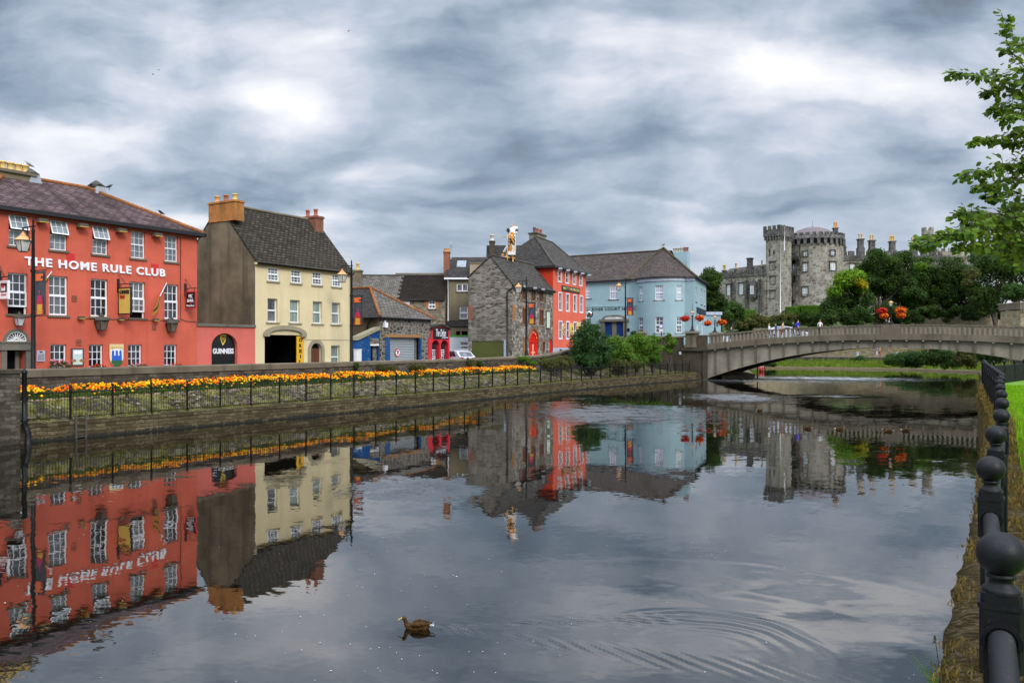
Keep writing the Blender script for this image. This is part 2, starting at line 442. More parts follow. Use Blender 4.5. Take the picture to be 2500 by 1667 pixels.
bricks('slate_moss', (.014, .010, .007), (.032, .023, .016), (.015, .012, .009), .3, .2, .02, mott=.8, stain=.5, stainc=(.014, .010, .007), bump=1.0, lichen=.1, lichc=(.2, .18, .14))
bricks('slate_dark', (.026, .023, .022), (.068, .06, .056), (.02, .019, .018), .32, .21, .02, mott=.5, stain=.4, big=.6, rough=.55)
bricks('slate_hotel', (.06, .045, .041), (.135, .108, .098), (.025, .02, .018), .42, .27, .03, mott=.55, stain=.5, big=.5, lichen=.2, lichc=(.26, .23, .1))
bricks('slate_lichen', (.08, .066, .042), (.14, .115, .075), (.05, .045, .035), .34, .22, .02, mott=.55, stain=.4, big=.5, lichen=.85, lichc=(.30, .24, .06))
bricks('orange_brick', (.50, .16, .035), (.62, .24, .05), (.34, .24, .12), .22, .075, .012, mott=.35, stain=.55, stainc=(.12, .07, .03))
bricks('red_brick', (.32, .095, .05), (.42, .15, .08), (.22, .17, .13), .22, .075, .012, mott=.4, stain=.3)
bricks('ridge_tile', (.30, .095, .034), (.38, .155, .05), (.2, .09, .04), .45, .5, .02, mott=.5, stain=.45, stainc=(.20, .10, .04), lichen=.4, lichc=(.45, .30, .06))
plain('pot_yellow', (.62, .42, .14), .8); plain('pot_red', (.35, .11, .06), .8); plain('pot_orange', (.62, .3, .1), .8)
plain('pot_dark', (.10, .07, .06), .8); plain('pot_cream', (.55, .50, .42), .8)
plain('dark', (.004, .004, .005), .9, var=.3, spec=.1)
plain('gutter', (.008, .008, .009), .45)
plain('upvc', (.78, .79, .80), .4, var=.04)
plain('cream_frame', (.70, .69, .66), .5, var=.05)
plain('lead', (.34, .36, .40), .5)
plain('pipe_grey', (.42, .46, .47), .5)
plain('wood_dark', (.11, .035, .014), .5, var=.3, scale=9)
plain('wood_brown', (.30, .15, .06), .7, var=.3, scale=9)
plain('shutter_grey', (.40, .43, .45), .35, .3, .08)
plain('white_gloss', (.80, .80, .80), .4, var=.03)
plain('black_gloss', (.008, .008, .010), .25)
plain('gold', (.62, .42, .05), .4)
plain('sign_yellow', (.72, .50, .10), .5); plain('sign_amber', (.70, .38, .015), .5)
plain('sign_cream', (.72, .52, .25), .5); plain('sign_blue', (.02, .10, .48), .5); plain('sign_green', (.02, .11, .03), .5)
plain('sign_red', (.55, .02, .02), .5); plain('grey_plate', (.48, .48, .54), .4); plain('grey_paper', (.5, .6, .58), .5)
plain('sign_pale_green', (.55, .62, .47), .5)
plain('letter_white', (.82, .82, .84), .5, var=.03); plain('letter_dark', (.02, .02, .022), .5)
plain('letter_navy', (.012, .02, .04), .45); plain('letter_gold', (.55, .47, .16), .5)
plain('green_band', (.05, .30, .03), .5)
plain('copper_cap', (.62, .30, .10), .35)
plain('skin', (.55, .30, .2), .6); plain('hair_dark', (.02, .014, .01), .7); plain('hair_brown', (.09, .045, .02), .7); plain('hair_red', (.35, .09, .02), .7); plain('hair_blond', (.45, .3, .12), .7)
plain('cloth_white', (.75, .75, .76), .8); plain('cloth_blue', (.02, .03, .45), .8); plain('cloth_navy', (.03, .04, .1), .8); plain('cloth_dark', (.02, .02, .025), .8)
plain('cloth_red', (.4, .03, .03), .8); plain('cloth_teal', (.05, .35, .33), .8); plain('denim', (.06, .10, .19), .8); plain('cloth_purple', (.3, .26, .5), .8)
plain('bird_black', (.012, .012, .013), .6); plain('bird_grey', (.25, .25, .27), .6)
plain('car_silver', (.62, .65, .70), .22, .25, .03, .0); plain('tyre', (.012, .012, .012), .8); plain('tail_red', (.35, .01, .015), .2)
plain('cat_white', (.70, .67, .62), .7, var=.12); plain('cat_orange', (.72, .27, .02), .6); plain('cat_black', (.012, .01, .012), .6); plain('cat_tan', (.66, .38, .13), .7)
plain('trunk', (.06, .048, .035), .9, var=.35, bump=.6)
plain('twig', (.075, .05, .03), .8)
plain('banner_grey', (.045, .045, .055), .7); plain('banner_orange', (.78, .13, .02), .6); plain('banner_pink', (.55, .01, .10), .6); plain('banner_red', (.6, .03, .02), .6); plain('banner_yellow', (.82, .42, .03), .6)
plain('duck_white', (.7, .68, .64), .7); plain('duck_bill', (.55, .38, .05), .5); plain('duck_dark', (.02, .014, .01), .7)
plain('fan_red', (.45, .02, .02), .5)
ironmat()
def glassmat(name, col, rough=.06, curtain=None, csc=(9, 9, .4)):
 t = NT(name); o = t.obj()
 c = col
 if curtain:
  n = t.noise(t.map(o, csc), 1.0, 3, .5)
  c = t.mix(t.ramp(n, [(.35, 0), (.62, 1)]), col, curtain)
 else:
  n = t.noise(t.map(o, (2.4, 2.4, .25)), 1.0, 2, .5)
  c = t.mix(t.ramp(n, [(.52, 0), (.62, 1)]), col, [k * 4 + .03 for k in col[:3]])
 w = t.noise(o, 1.7, 2)
 t.bsdf(c, rough, t.bump(w, .06, .05), Specular_IOR_Level=.6)
glassmat('glass_dark', (.006, .007, .009))
glassmat('glass_blue', (.10, .125, .14), .06, (.22, .26, .28), (1.5, 1.5, .7))
glassmat('glass_curtain', (.10, .135, .12), .08, (.30, .37, .33))
glassmat('glass_net', (.32, .33, .42), .08, (.60, .61, .72))
glassmat('glass_blind', (.10, .12, .11), .08, (.34, .36, .34), (14, 14, .2))
glassmat('glass_pale', (.45, .46, .46), .08, (.62, .63, .64), (2, 2, 2))
glassmat('glass_grey', (.03, .033, .04), .08, (.15, .155, .17), (2, 2, 1))
glassmat('glass_drape', (.008, .009, .012), .06, (.17, .175, .19), (1.5, 1.5, .04))
glassmat('glass_lamp', (.45, .44, .40), .1, (.68, .66, .6), (3, 3, 3))
leafmat('leaf_dark', [(.006, .014, .004), (.018, .042, .007), (.038, .078, .010), (.078, .125, .016)])
leafmat('leaf_mid', [(.014, .034, .008), (.03, .07, .012), (.055, .11, .02), (.10, .16, .03)])
leafmat('leaf_bright', [(.03, .07, .008), (.07, .16, .012), (.14, .26, .015), (.24, .36, .02)])
leafmat('leaf_yellow', [(.12, .16, .012), (.30, .27, .012), (.46, .36, .015), (.55, .42, .02)])
leafmat('leaf_olive', [(.025, .032, .008), (.06, .068, .016), (.10, .105, .025), (.16, .15, .04)])
leafmat('leaf_hedge', [(.03, .08, .008), (.06, .15, .012), (.10, .22, .015), (.16, .28, .02)], noisescale=2)
leafmat('leaf_fore', [(.014, .034, .004), (.042, .090, .008), (.10, .175, .012), (.20, .27, .018)], .3, .4, 1.5)
leafmat('leaf_ivy', [(.025, .06, .008), (.06, .13, .015), (.11, .21, .022), (.18, .29, .035)], noisescale=1.0)
leafmat('leaf_shrub', [(.010, .030, .010), (.024, .062, .016), (.045, .10, .026), (.075, .14, .036)], noisescale=1.2)
leafmat('leaf_bed', [(.02, .045, .008), (.05, .085, .014), (.085, .125, .02)])
leafmat('marigold', [(.66, .07, .002), (.80, .15, .002), (.88, .46, .004), (.90, .62, .015)], .1, .6, .8)
leafmat('basket_bloom', [(.14, .003, .008), (.42, .007, .01), (.55, .018, .008), (.82, .26, .008), (.92, .62, .02)], .1, .6, 4.5)
leafmat('basket_bloom_red', [(.22, .006, .02), (.50, .010, .012), (.62, .03, .01), (.72, .12, .01)], .15, .6, 2.0)
leafmat('pink_bloom', [(.5, .05, .02), (.65, .12, .25), (.75, .25, .4), (.7, .2, .05)], .15, .6, 5.0)
leafmat('grass_blade', [(.07, .17, .006), (.12, .28, .008), (.19, .38, .010), (.28, .46, .015)], .4, .55, .8)
leafmat('grass_bank', [(.05, .055, .01), (.11, .115, .016), (.18, .17, .028), (.26, .21, .06)], .35, .7, .7)
leafmat('grass_far', [(.05, .09, .01), (.10, .17, .014), (.17, .25, .02), (.25, .28, .05)], .35, .7, .4)
leafmat('grass_dry', [(.06, .038, .01), (.14, .088, .022), (.24, .155, .045), (.12, .12, .018)], .3, .8, 1.5)
cam = bpy.data.cameras.new('camera'); camo = bpy.data.objects.new('camera', cam); COL.objects.link(camo)
camo.location = (0, 0, CAMH); camo.rotation_euler = (pi / 2, 0, 0)
cam.lens = 28.8; cam.sensor_width = 36; cam.sensor_fit = 'HORIZONTAL'; cam.shift_y = (HY - 833.5) / 2500
cam.clip_start = .05; cam.clip_end = 3000
cam.dof.use_dof = True; cam.dof.focus_distance = 60; cam.dof.aperture_fstop = 16
sc.camera = camo
sc.view_settings.view_transform = 'Standard'; sc.view_settings.look = 'None'
sc.view_settings.exposure = 0.45
sc.cycles.max_bounces = 8; sc.cycles.diffuse_bounces = 3; sc.cycles.glossy_bounces = 4; sc.cycles.transparent_max_bounces = 8
sc.cycles.caustics_reflective = False; sc.cycles.caustics_refractive = False
sc.cycles.use_denoising = True
SUN_EL, SUN_AZ = radians(34), radians(150)     # behind the camera, to its right
sl = bpy.data.lights.new('sun', 'SUN'); sl.energy = 1.5; sl.angle = radians(18); sl.color = (1, .96, .9)
so = bpy.data.objects.new('sun', sl); COL.objects.link(so)
sd = Vector((sin(SUN_AZ) * cos(SUN_EL), cos(SUN_AZ) * cos(SUN_EL), sin(SUN_EL)))
so.rotation_euler = (-sd).to_track_quat('-Z', 'Y').to_euler(); so.location = sd * 60
w = bpy.data.worlds.new('World'); sc.world = w; w.use_nodes = True
wt = NT.__new__(NT); wt.nt = w.node_tree; wt.nt.nodes.clear()
wt.out = wt.nt.nodes.new('ShaderNodeOutputWorld')
sky = wt.n('TexSky', {}, sky_type='NISHITA', sun_disc=False, sun_elevation=SUN_EL, sun_rotation=SUN_AZ)
dv = wt.n('TexCoord').outputs['Generated']
sx = wt.n('SeparateXYZ', {0: dv}); dx, dy, dz = sx.outputs
yy = wt.math('MAXIMUM', wt.math('ABSOLUTE', dy), .22)
ca = wt.math('DIVIDE', dx, yy); cb = wt.math('DIVIDE', wt.math('ABSOLUTE', dz), yy)
cbp = wt.math('POWER', wt.math('ADD', cb, .015), .72)
cv = wt.n('CombineXYZ', {0: ca, 1: wt.math('MULTIPLY', cbp, 2.0), 2: wt.math('MULTIPLY', dy, .35)}).outputs[0]
wn = wt.n('TexNoise', {'Vector': cv, 'Scale': 2.8, 'Detail': 5, 'Roughness': .52})
ws = wt.n('SeparateColor', {0: wn.outputs[1]}).outputs
wa = wt.math('ADD', ca, wt.math('MULTIPLY', wt.math('SUBTRACT', ws[0], .5), .34))
wb = wt.math('ADD', cb, wt.math('MULTIPLY', wt.math('SUBTRACT', ws[1], .5), .17))
wv = wt.n('VectorMath', {0: cv, 1: wt.n('VectorMath', {0: wn.outputs[1], 'Scale': .22}, operation='SCALE').outputs[0]}, operation='ADD').outputs[0]
n1 = wt.noise(wt.map(wv, (1.15, .85, 1), (.4, 0, 0)), 2.7, 9, .5, 0)
n1 = wt.n('MapRange', {0: n1, 1: .30, 2: .70, 3: 0, 4: 1}, interpolation_type='SMOOTHSTEP').outputs[0]
n2 = wt.noise(wt.map(wv, (1.3, 2.0, 1), (3.1, 1.7, 0)), 5.8, 9, .54, 0)
bri = wt.math('ADD', .52, wt.math('MULTIPLY', wt.math('SUBTRACT', n1, .5), .46))
bri = wt.math('ADD', bri, wt.math('MULTIPLY', wt.math('SUBTRACT', n2, .5), .62))
vb = wt.n('TexVoronoi', {'Vector': wt.map(wv, (1.0, .95, 1), (2.2, .3, 0)), 'Scale': 5.5}).outputs['Distance']
bri = wt.math('ADD', bri, wt.math('MULTIPLY', wt.math('SUBTRACT', .50, vb), .42))
BL = [(2050, 215, 210, 95, .38), (1880, 190, 170, 55, .18), (2220, 245, 190, 90, .18), (2480, 30, 330, 150, -.40), (1850, 30, 260, 50, -.06),
 (0, 40, 420, 140, -.25), (-60, 240, 360, 70, -.26), (620, 100, 190, 85, .24), (790, 105, 60, 36, .22), (690, 230, 130, 48, .24),
 (200, 325, 260, 50, .34), (600, 370, 330, 60, -.18), (1450, 385, 420, 75, -.15), (1330, 290, 220, 60, -.06), (640, 440, 330, 36, -.13),
 (990, 368, 100, 22, .26), (1130, 425, 280, 25, .10), (1760, 492, 330, 22, .20), (1480, 585, 300, 18, -.10), (2150, 490, 360, 40, -.16),
 (860, 530, 150, 24, .24), (470, 525, 90, 28, .28), (1600, 130, 240, 75, .10), (1500, 230, 170, 40, .12), (1250, 560, 900, 60, .06), (2330, 420, 250, 50, -.12), (900, 470, 1000, 60, -.10), (300, 560, 500, 50, -.08), (1250, 110, 800, 150, .07)]
for (px, py, rx, ry, val) in BL:
 e = wt.math('ADD', wt.math('POWER', wt.math('ABSOLUTE', wt.math('MULTIPLY', wt.math('SUBTRACT', wa, (px - CX) / F), F / rx)), 2),
    wt.math('POWER', wt.math('ABSOLUTE', wt.math('MULTIPLY', wt.math('SUBTRACT', wb, (HY - py) / F), F / ry)), 2))
 bri = wt.math('ADD', bri, wt.math('MULTIPLY', wt.math('EXPONENT', wt.math('MULTIPLY', e, -1)), val))
cc = wt.ramp(bri, [(.02, srgb(104, 110, 119)), (.25, srgb(134, 152, 171)), (.50, srgb(180, 192, 208)), (.72, srgb(221, 224, 234)), (1.02, srgb(253, 253, 254))])
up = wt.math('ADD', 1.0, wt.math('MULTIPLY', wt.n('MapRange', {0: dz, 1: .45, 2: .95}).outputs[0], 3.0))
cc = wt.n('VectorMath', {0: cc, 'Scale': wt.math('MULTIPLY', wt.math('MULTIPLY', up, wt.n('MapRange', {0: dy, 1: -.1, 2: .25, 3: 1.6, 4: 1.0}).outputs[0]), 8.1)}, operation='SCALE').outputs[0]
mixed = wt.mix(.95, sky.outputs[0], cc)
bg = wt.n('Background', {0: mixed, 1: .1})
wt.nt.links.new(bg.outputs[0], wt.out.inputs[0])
OX, OY = -17.3, 45.0
ANG = atan2(.8575, .5145)
U = (.5145, .8575); NN = (.8575, -.5145)
def P(s, p, z=0.0): return (OX + s * U[0] + p * NN[0], OY + s * U[1] + p * NN[1], z)
def sk(px, p):
 k = (px - CX) / F
 return (k * (OY + p * NN[1]) - OX - p * NN[0]) / (U[0] - k * U[1])
def lerp(x, pts):
 if x <= pts[0][0]: return pts[0][1]
 for (a, b), (c, d) in zip(pts, pts[1:]):
  if x <= c: return b + (d - b) * (x - a) / (c - a)
 return pts[-1][1]
def gz(s): return lerp(s, [(12, 1.5), (22, 1.65), (34, 2.2), (46, 3.1), (56, 3.74), (60, 3.75)])
def pq(s): return lerp(s, [(-13, 6.74), (0, 7.45), (11, 8.0), (29.6, 7.95), (42, 8.6), (56.5, 10.0)])
def zt(s): return lerp(s, [(20, 2.66), (33, 2.84), (40, 3.5), (46, 3.95), (50, 4.2), (54, 4.5), (60, 4.7)])
t = NT('ground_mat'); o = t.obj()
t.bsdf(t.mix(t.noise(o, .4, 6), (.05, .055, .025), (.10, .09, .05)), .95)
mb = MB(); mb.face([(-1500, -300, -1.0), (1500, -300, -1.0), (1500, 2500, -1.0), (-1500, 2500, -1.0)])
struct(mb.build('ground', M['ground_mat']))
t = NT('asphalt'); o = t.obj(); n = t.noise(o, 18, 6, .7)
t.bsdf(t.mix(n, (.035, .035, .036), (.075, .073, .07)), .9, t.bump(n, .4, .01))
mb = MB(); ss = [-45 + 3 * i for i in range(36)]; ps = [3.4, 1.3, -60]
for a, b in zip(ss, ss[1:]):
 for p0, p1 in zip(ps, ps[1:]):
  mb.face([P(a, p0, gz(a)), P(b, p0, gz(b)), P(b, p1, gz(b)), P(a, p1, gz(a))])
struct(mb.build('road', M['asphalt']))
plain('paving', (.22, .21, .19), .9, var=.2, scale=3)
mb = MB()
for a, b in zip(ss, ss[1:]):
 if b > 57: break
 mb.face([P(a, 1.0, gz(a) + .12), P(b, 1.0, gz(b) + .12), P(b, -.6, gz(b) + .12), P(a, -.6, gz(a) + .12)])
 mb.face([P(a, 1.0, gz(a) + .12), P(a, 1.0, gz(a) - .02), P(b, 1.0, gz(b) - .02), P(b, 1.0, gz(b) + .12)])
struct(mb.build('pavement', M['paving']))
t = NT('embank'); o = t.obj()
n = t.noise(o, 1.1, 6, .7); n2 = t.noise(o, 6, 6, .7)
vo = t.n('TexVoronoi', {'Vector': o, 'Scale': 3.2}); sepc = t.n('SeparateColor', {0: vo.outputs['Color']}).outputs[0]
rock = t.ramp(sepc, [(0, (.07, .052, .036)), (.5, (.19, .145, .105)), (1, (.31, .245, .19))])
rock = t.mix(t.ramp(vo.outputs['Distance'], [(.18, 0), (.34, 1)]), rock, (.02, .016, .01))
gr = t.ramp(n2, [(.3, (.055, .06, .012)), (.55, (.14, .13, .025)), (.75, (.23, .18, .055))])
c = t.mix(t.ramp(n, [(.42, 1), (.56, 0)]), gr, rock)
t.bsdf(c, .95, t.bump(t.math('ADD', n2, t.math('MULTIPLY', vo.outputs['Distance'], -1)), 1.0, .06))
def emb(s, f):
 q = pq(s)
 p = lerp(f, [(0, q - .12), (.12, q - .75), (.62, 5.05), (.68, 4.95), (1, 3.55)])
 fl = lerp(s, [(29, 1), (34, 0)])
 zf = lerp(f, [(0, .72), (.12, .78), (.62, 1.42), (.68, 1.47), (1, 1.66)]); zr = lerp(f, [(0, .72), (.12, .76), (.5, .95), (1, 1.5)])
 return p, zf * fl + zr * (1 - fl)
mb = MB(); NS, NF = 300, 26
for i in range(NS + 1):
 s = -13 + 69.5 * i / NS
 for j in range(NF + 1):
  f = j / NF; p, z = emb(s, f)
  if .1 < f < .62: z += .10 * mnoise.noise((s * 1.6, p * 1.6, 0)) + .06 * mnoise.noise((s * 4, p * 4, 3))
  mb.v.append(P(s, p, z))
for i in range(NS):
 for j in range(NF):
  a = i * (NF + 1) + j
  mb.fi([a, a + NF + 1, a + NF + 2, a + 1], 0, None, True)
struct(mb.build('embankment', M['embank'], uv=False))
wr = thing('quay_wall', 'low mossy stone quay wall along the far edge of the river under the black railing', 'wall', P(20, 9, 0), 0)
wl = wr.location
mb = MB(); cb_ = MB(); ss = [-13.12 + 1.7 * i for i in range(42)]
acc = 0
for a, b in zip(ss, ss[1:]):
 if b > 56.6: b = 56.6
 for zz0, zz1 in ((-.6, .55),):
  A0, B0 = P(a, pq(a), zz0), P(b, pq(b), zz0); A1, B1 = P(a, pq(a) - .05, zz1), P(b, pq(b) - .05, zz1)
  mb.face([[q - r for q, r in zip(v, wl)] for v in (A0, B0, B1, A1)], 0, [(a, zz0), (b, zz0), (b, zz1), (a, zz1)])
 def co(s, dp, z): return [q - r for q, r in zip(P(s, pq(s) + dp, z), wl)]
 for (d0, z0, d1, z1) in ((-.03, .55, -.03, .70), (-.03, .70, -.45, .73), (-.045, .55, -.03, .55)):
  cb_.face([co(a, d0, z0), co(b, d0, z0), co(b, d1, z1), co(a, d1, z1)], 0, [(a, z0), (b, z0), (b, z1), (a, z1)])
mb.build('stone_face', M['quay_stone'], wr); cb_.build('coping', M['quay_stone'], wr)
fr = MB(); r = random.Random(3)
for i in range(2600):
 s = -12.8 + 69 * r.random(); h = .02 + .12 * r.random() ** 2 * (1.2 + mnoise.noise((s * .5, 0, 0)))
 x, y, _ = P(s, pq(s) + .015 + .03 * r.random()); wd = .05 + .08 * r.random()
 fr.face([(x - wd * U[0], y - wd * U[1], -.02), (x + wd * U[0], y + wd * U[1], -.02), (x + wd * .3 * U[0], y + wd * .3 * U[1], h), (x - wd * .5 * U[0], y - wd * .5 * U[1], h * .8)])
plain('weed', (.012, .011, .006), .9)
tag(fr.build('water_weed', M['weed'], uv=False), 'dark wet weed hanging along the waterline of the quay wall', 'weed', kind='stuff')
wr = thing('parapet_wall', 'long weathered stone parapet wall between the flower bed and the houses', 'wall', P(10, 3.5, 1.5), 0); wl = wr.location
mb = MB(); cb_ = MB()
ss = [-13 + 1.5 * i for i in range(47)]
def rel(v): return [q - r for q, r in zip(v, wl)]
for a, b in zip(ss, ss[1:]):
 b = min(b, 56.4)
 if a >= b: break
 ch = lambda s: lerp(s, [(-13, .34), (5, .32), (12, .2), (30, .2), (60, .25)])
 for (p0, p1) in ((3.62, 3.28),):
  mb.face([rel(P(a, p0, .6)), rel(P(b, p0, .6)), rel(P(b, p0, zt(b) - ch(b))), rel(P(a, p0, zt(a) - ch(a)))], 0, [(a, .6), (b, .6), (b, zt(b) - ch(b)), (a, zt(a) - ch(a))])
  mb.face([rel(P(a, p1, .6)), rel(P(a, p1, zt(a) - ch(a))), rel(P(b, p1, zt(b) - ch(b))), rel(P(b, p1, .6))], 0, [(a, .6), (a, zt(a)), (b, zt(b)), (b, .6)])
 prof = [(3.68, -ch(a)), (3.68, -.05), (3.6, 0), (3.3, 0), (3.22, -.05), (3.22, -ch(a))]
 for (p0, z0), (p1, z1) in zip(prof, prof[1:]):
  cb_.face([rel(P(a, p0, zt(a) + z0)), rel(P(b, p0, zt(b) + z0)), rel(P(b, p1, zt(b) + z1)), rel(P(a, p1, zt(a) + z1))])
mb.build('stone_face', M['wall_stone'], wr); cb_.build('coping', M['concrete'], wr)
wr = thing('river_wall', 'tall weathered stone river wall that ends beside the black drain pipe', 'wall', P(-14, 6, 0), 0); wl = wr.location
def TB(a, d, z): v = P(a, -d, z); return (v[0] - wl[0], v[1] - wl[1], z - wl[2])
mb = MB(); mb.box(-30, -6.95, -.8, -13.14, -3.3, 2.6, 0, TB); mb.build('stone_face', M['wall_stone'], wr)
mb = MB(); mb.box(-30.05, -7.0, 2.602, -13.1, -3.25, 2.74, 0, TB); mb.build('coping', M['concrete_dark'], wr)
dp = MB(); x, y, _ = P(-13.02, 7.0)
dp.tube([(x, y, 2.62), (x, y, .75)], .085, 10); dp.tube([(x, y, .75), (x + .1, y - .02, .55), (x + .16, y - .04, .35), (x + .16, y - .04, -.3)], .11, 10)
dp.lathe([(.1, 0), (.11, .05), (.05, .14), (0, .2)], (x, y, 2.6), 10); dp.lathe([(.13, 0), (.13, .08)], (x, y, 1.6), 10); dp.lathe([(.13, 0), (.13, .08)], (x, y, .8), 10)
tag(dp.build('drain_pipe', M['iron']), 'thick black drain pipe down the end of the stone river wall', 'pipe')
s0 = sk(190, 7.0); s1 = sk(209, 7.0)
ld = thing('ladder', 'short grey metal ladder fixed to the quay wall above the water', 'ladder', P((s0 + s1) / 2, pq(s0) + .1, 0), ANG)
for sgn in (-1, 1):
 m_ = MB(); m_.box(sgn * .2 - .035, -.03, -.2, sgn * .2 + .035, .03, .98); m_.build('rail', M['castle_trim'], ld)
for k in range(4):
 m_ = MB(); m_.tube([(-.2, 0, .05 + k * .25), (.2, 0, .05 + k * .25)], .02, 6); m_.build('rung', M['castle_trim'], ld)
r = random.Random(11)
fl = MB(); lv = MB()
def dome(mb, c, rad, tilt, seg=7):
 ax = Vector((r.uniform(-.5, .5) + .35, r.uniform(-.5, .5) - .3, 1)).normalized()
 a = ax.orthogonal().normalized(); b = ax.cross(a)
 base = len(mb.v); c = Vector(c)
 for k, (rr, hh) in enumerate(((.75, -.25), (1.0, .12), (.62, .5))):
  for j in range(seg):
   th = 2 * pi * j / seg + k * .4
   q = rr * rad * (1 + .18 * r.uniform(-1, 1))
   mb.v.append(tuple(c + a * cos(th) * q + b * sin(th) * q + ax * hh * rad))
 mb.v.append(tuple(c + ax * rad * .62))
 for k in range(2):
  for j in range(seg):
   j2 = (j + 1) % seg
   mb.fi([base + k * seg + j, base + k * seg + j2, base + (k + 1) * seg + j2, base + (k + 1) * seg + j])
 for j in range(seg): mb.fi([base + 2 * seg + j, base + 2 * seg + (j + 1) % seg, base + 3 * seg])
def leafquad(mb, c, nrm, L, W, rr, m=0):
 a = nrm.orthogonal().normalized(); b = nrm.cross(a)
 th = rr.uniform(0, 2 * pi); d = a * cos(th) + b * sin(th); e = nrm.cross(d)
 mb.face([c - d * L * .5, c + e * W * .5 + nrm * W * .12, c + d * L * .5, c - e * W * .5 + nrm * W * .12], m)
for i in range(3700):
 s = -12.6 + 42.0 * r.random(); f = (.645 if i % 5 == 0 else .76) + .23 * r.random() * (1.4 if i % 5 == 0 else 1)
 gap = mnoise.noise((s * .55, 7.7, 0)) + .6 * mnoise.noise((s * 1.3, f * 3, 2))
 if gap < -.45 and r.random() < .85: continue
 p, z = emb(s, f)
 h = (.22 + .16 * r.random() + .12 * gap) * lerp(f, [(.64, .55), (.75, 1), (1, 1)])
 v = Vector(P(s, p, z + h))
 if gap > -.40 or r.random() < .6: dome(fl, v, r.uniform(.036, .066), 0)
 for k in range(6):
  nrm = Vector((r.uniform(-1, 1) + .5, r.uniform(-1, 1) - .4, r.uniform(.1, 1))).normalized()
  leafquad(lv, v + Vector((r.uniform(-.15, .15), r.uniform(-.15, .15), -r.uniform(.05, h))), nrm, .17, .07, r)
for i in range(1300):
 s = -12.6 + 42.2 * r.random(); f = .64 + .06 * r.random(); p, z = emb(s, f); v = Vector(P(s, p, z + .02))
 for k in range(4):
  nrm = Vector((r.uniform(-1, 1) + .6, r.uniform(-1, 1) - .5, r.uniform(0, .8))).normalized()
  leafquad(lv, v + Vector((r.uniform(-.1, .1), r.uniform(-.1, .1), r.uniform(0, .16))), nrm, .17, .07, r)
tag(fl.build('marigold_blooms', M['marigold'], uv=False, smooth=False), 'orange and yellow marigold blooms filling the long bed along the parapet', 'flowers', kind='stuff')
tag(lv.build('marigold_leaves', M['leaf_bed'], uv=False), 'dark green marigold leaves under the orange and yellow blooms', 'leaves', kind='stuff')
plain('edging', (.42, .30, .18), .9, var=.2)
mb = MB()
for i in range(28):
 a, b = -12.8 + 1.5 * i, -12.8 + 1.5 * (i + 1)
 (pa, za), (pb, zb) = emb(a, .635), emb(b, .635)
 va = [P(a, pa + .03, za - .05), P(b, pb + .03, zb - .05), P(b, pb + .03, zb + .06), P(a, pa + .03, za + .06)]
 vb = [P(a, pa + .03, za + .06), P(b, pb + .03, zb + .06), P(b, pb - .06, zb + .06), P(a, pa - .06, za + .06)]
 mb.face(va); mb.face(vb)
tag(mb.build('bed_edging', M['edging'], uv=False), 'thin pale edging strip along the front of the marigold bed', 'edging')
rk = MB()
def rock(mb, c, sz, rr):
 base = len(mb.v); pts = []
 n, h = 6, 3
 for k in range(h + 1):
  ph = -.6 + (pi / 2 + .6) * k / h
  for j in range(n):
   th = 2 * pi * j / n
   q = 1 + .3 * rr.uniform(-1, 1)
   mb.v.append((c[0] + sz[0] * q * cos(ph) * cos(th), c[1] + sz[1] * q * cos(ph) * sin(th), c[2] + sz[2] * q * sin(ph)))
 for k in range(h):
  for j in range(n):
   j2 = (j + 1) % n
   mb.fi([base + k * n + j, base + k * n + j2, base + (k + 1) * n + j2, base + (k + 1) * n + j])
 mb.fi([base + h * n + j for j in range(n)])
for i in range(1500):
 s = -12.8 + 62 * r.random()
 f = .12 + .48 * r.random(); p, z = emb(s, f)
 if mnoise.noise((s * .35, p * .8, 5)) < -.12: continue
 a = r.uniform(.05, .16); rock(rk, P(s, p, z + .02), (a, a * r.uniform(.6, 1), a * r.uniform(.4, .8)), r)
t = NT('rock_mat'); g = t.n('NewGeometry').outputs['Random Per Island']; o = t.obj(); n = t.noise(o, 14, 5, .7)
c = t.ramp(g, [(0, (.05, .038, .026)), (.5, (.15, .115, .082)), (1, (.27, .22, .17))])
t.bsdf(t.mix(t.math('MULTIPLY', n, .6), c, (.06, .055, .03)), .9, t.bump(n, .5, .02))
tag(rk.build('embankment_rocks', M['rock_mat'], uv=False), 'grey brown pitched rocks covering the slope behind the quay railing', 'rocks', kind='stuff')
def blades(mb, base, n, h, spread, rr, w=.012, lean=.5):
 for k in range(n):
  a = rr.uniform(0, 2 * pi); q = rr.random() ** .5 * spread
  b = Vector((base[0] + cos(a) * q, base[1] + sin(a) * q, base[2]))
  hh = h * rr.uniform(.5, 1.15); la = rr.uniform(0, 2 * pi); ll = lean * rr.random() * hh
  d = Vector((cos(la), sin(la), 0)); e = Vector((-sin(la + .5), cos(la + .5), 0)) * w
  m1 = b + d * ll * .3 + Vector((0, 0, hh * .6)); tip = b + d * ll + Vector((0, 0, hh))
  i = len(mb.v); mb.v.extend([tuple(b - e), tuple(b + e), tuple(m1 + e * .7), tuple(m1 - e * .7), tuple(tip)])
  mb.fi([i, i + 1, i + 2, i + 3]); mb.fi([i + 3, i + 2, i + 4])
gb = MB()
for i in range(4600):
 s = -12.8 + 68.5 * r.random(); f = (.02 + .1 * r.random()) if i % 3 == 0 else (.1 + .52 * r.random() if s < 32 else .1 + .9 * r.random())
 p, z = emb(s, f)
 if f > .12 and mnoise.noise((s * .35, p * .8, 5)) > .15: continue
 blades(gb, P(s, p, z - .02), 5, .07 + .10 * r.random() ** 2, .12, r, .022)
tag(gb.build('bank_grass', M['grass_bank'], uv=False), 'tufts of olive grass between the rocks of the embankment', 'grass', kind='stuff')
S0 = sk(173, 6.55); SP = 1.72; NPOST = int((56.0 - S0) / SP) + 1
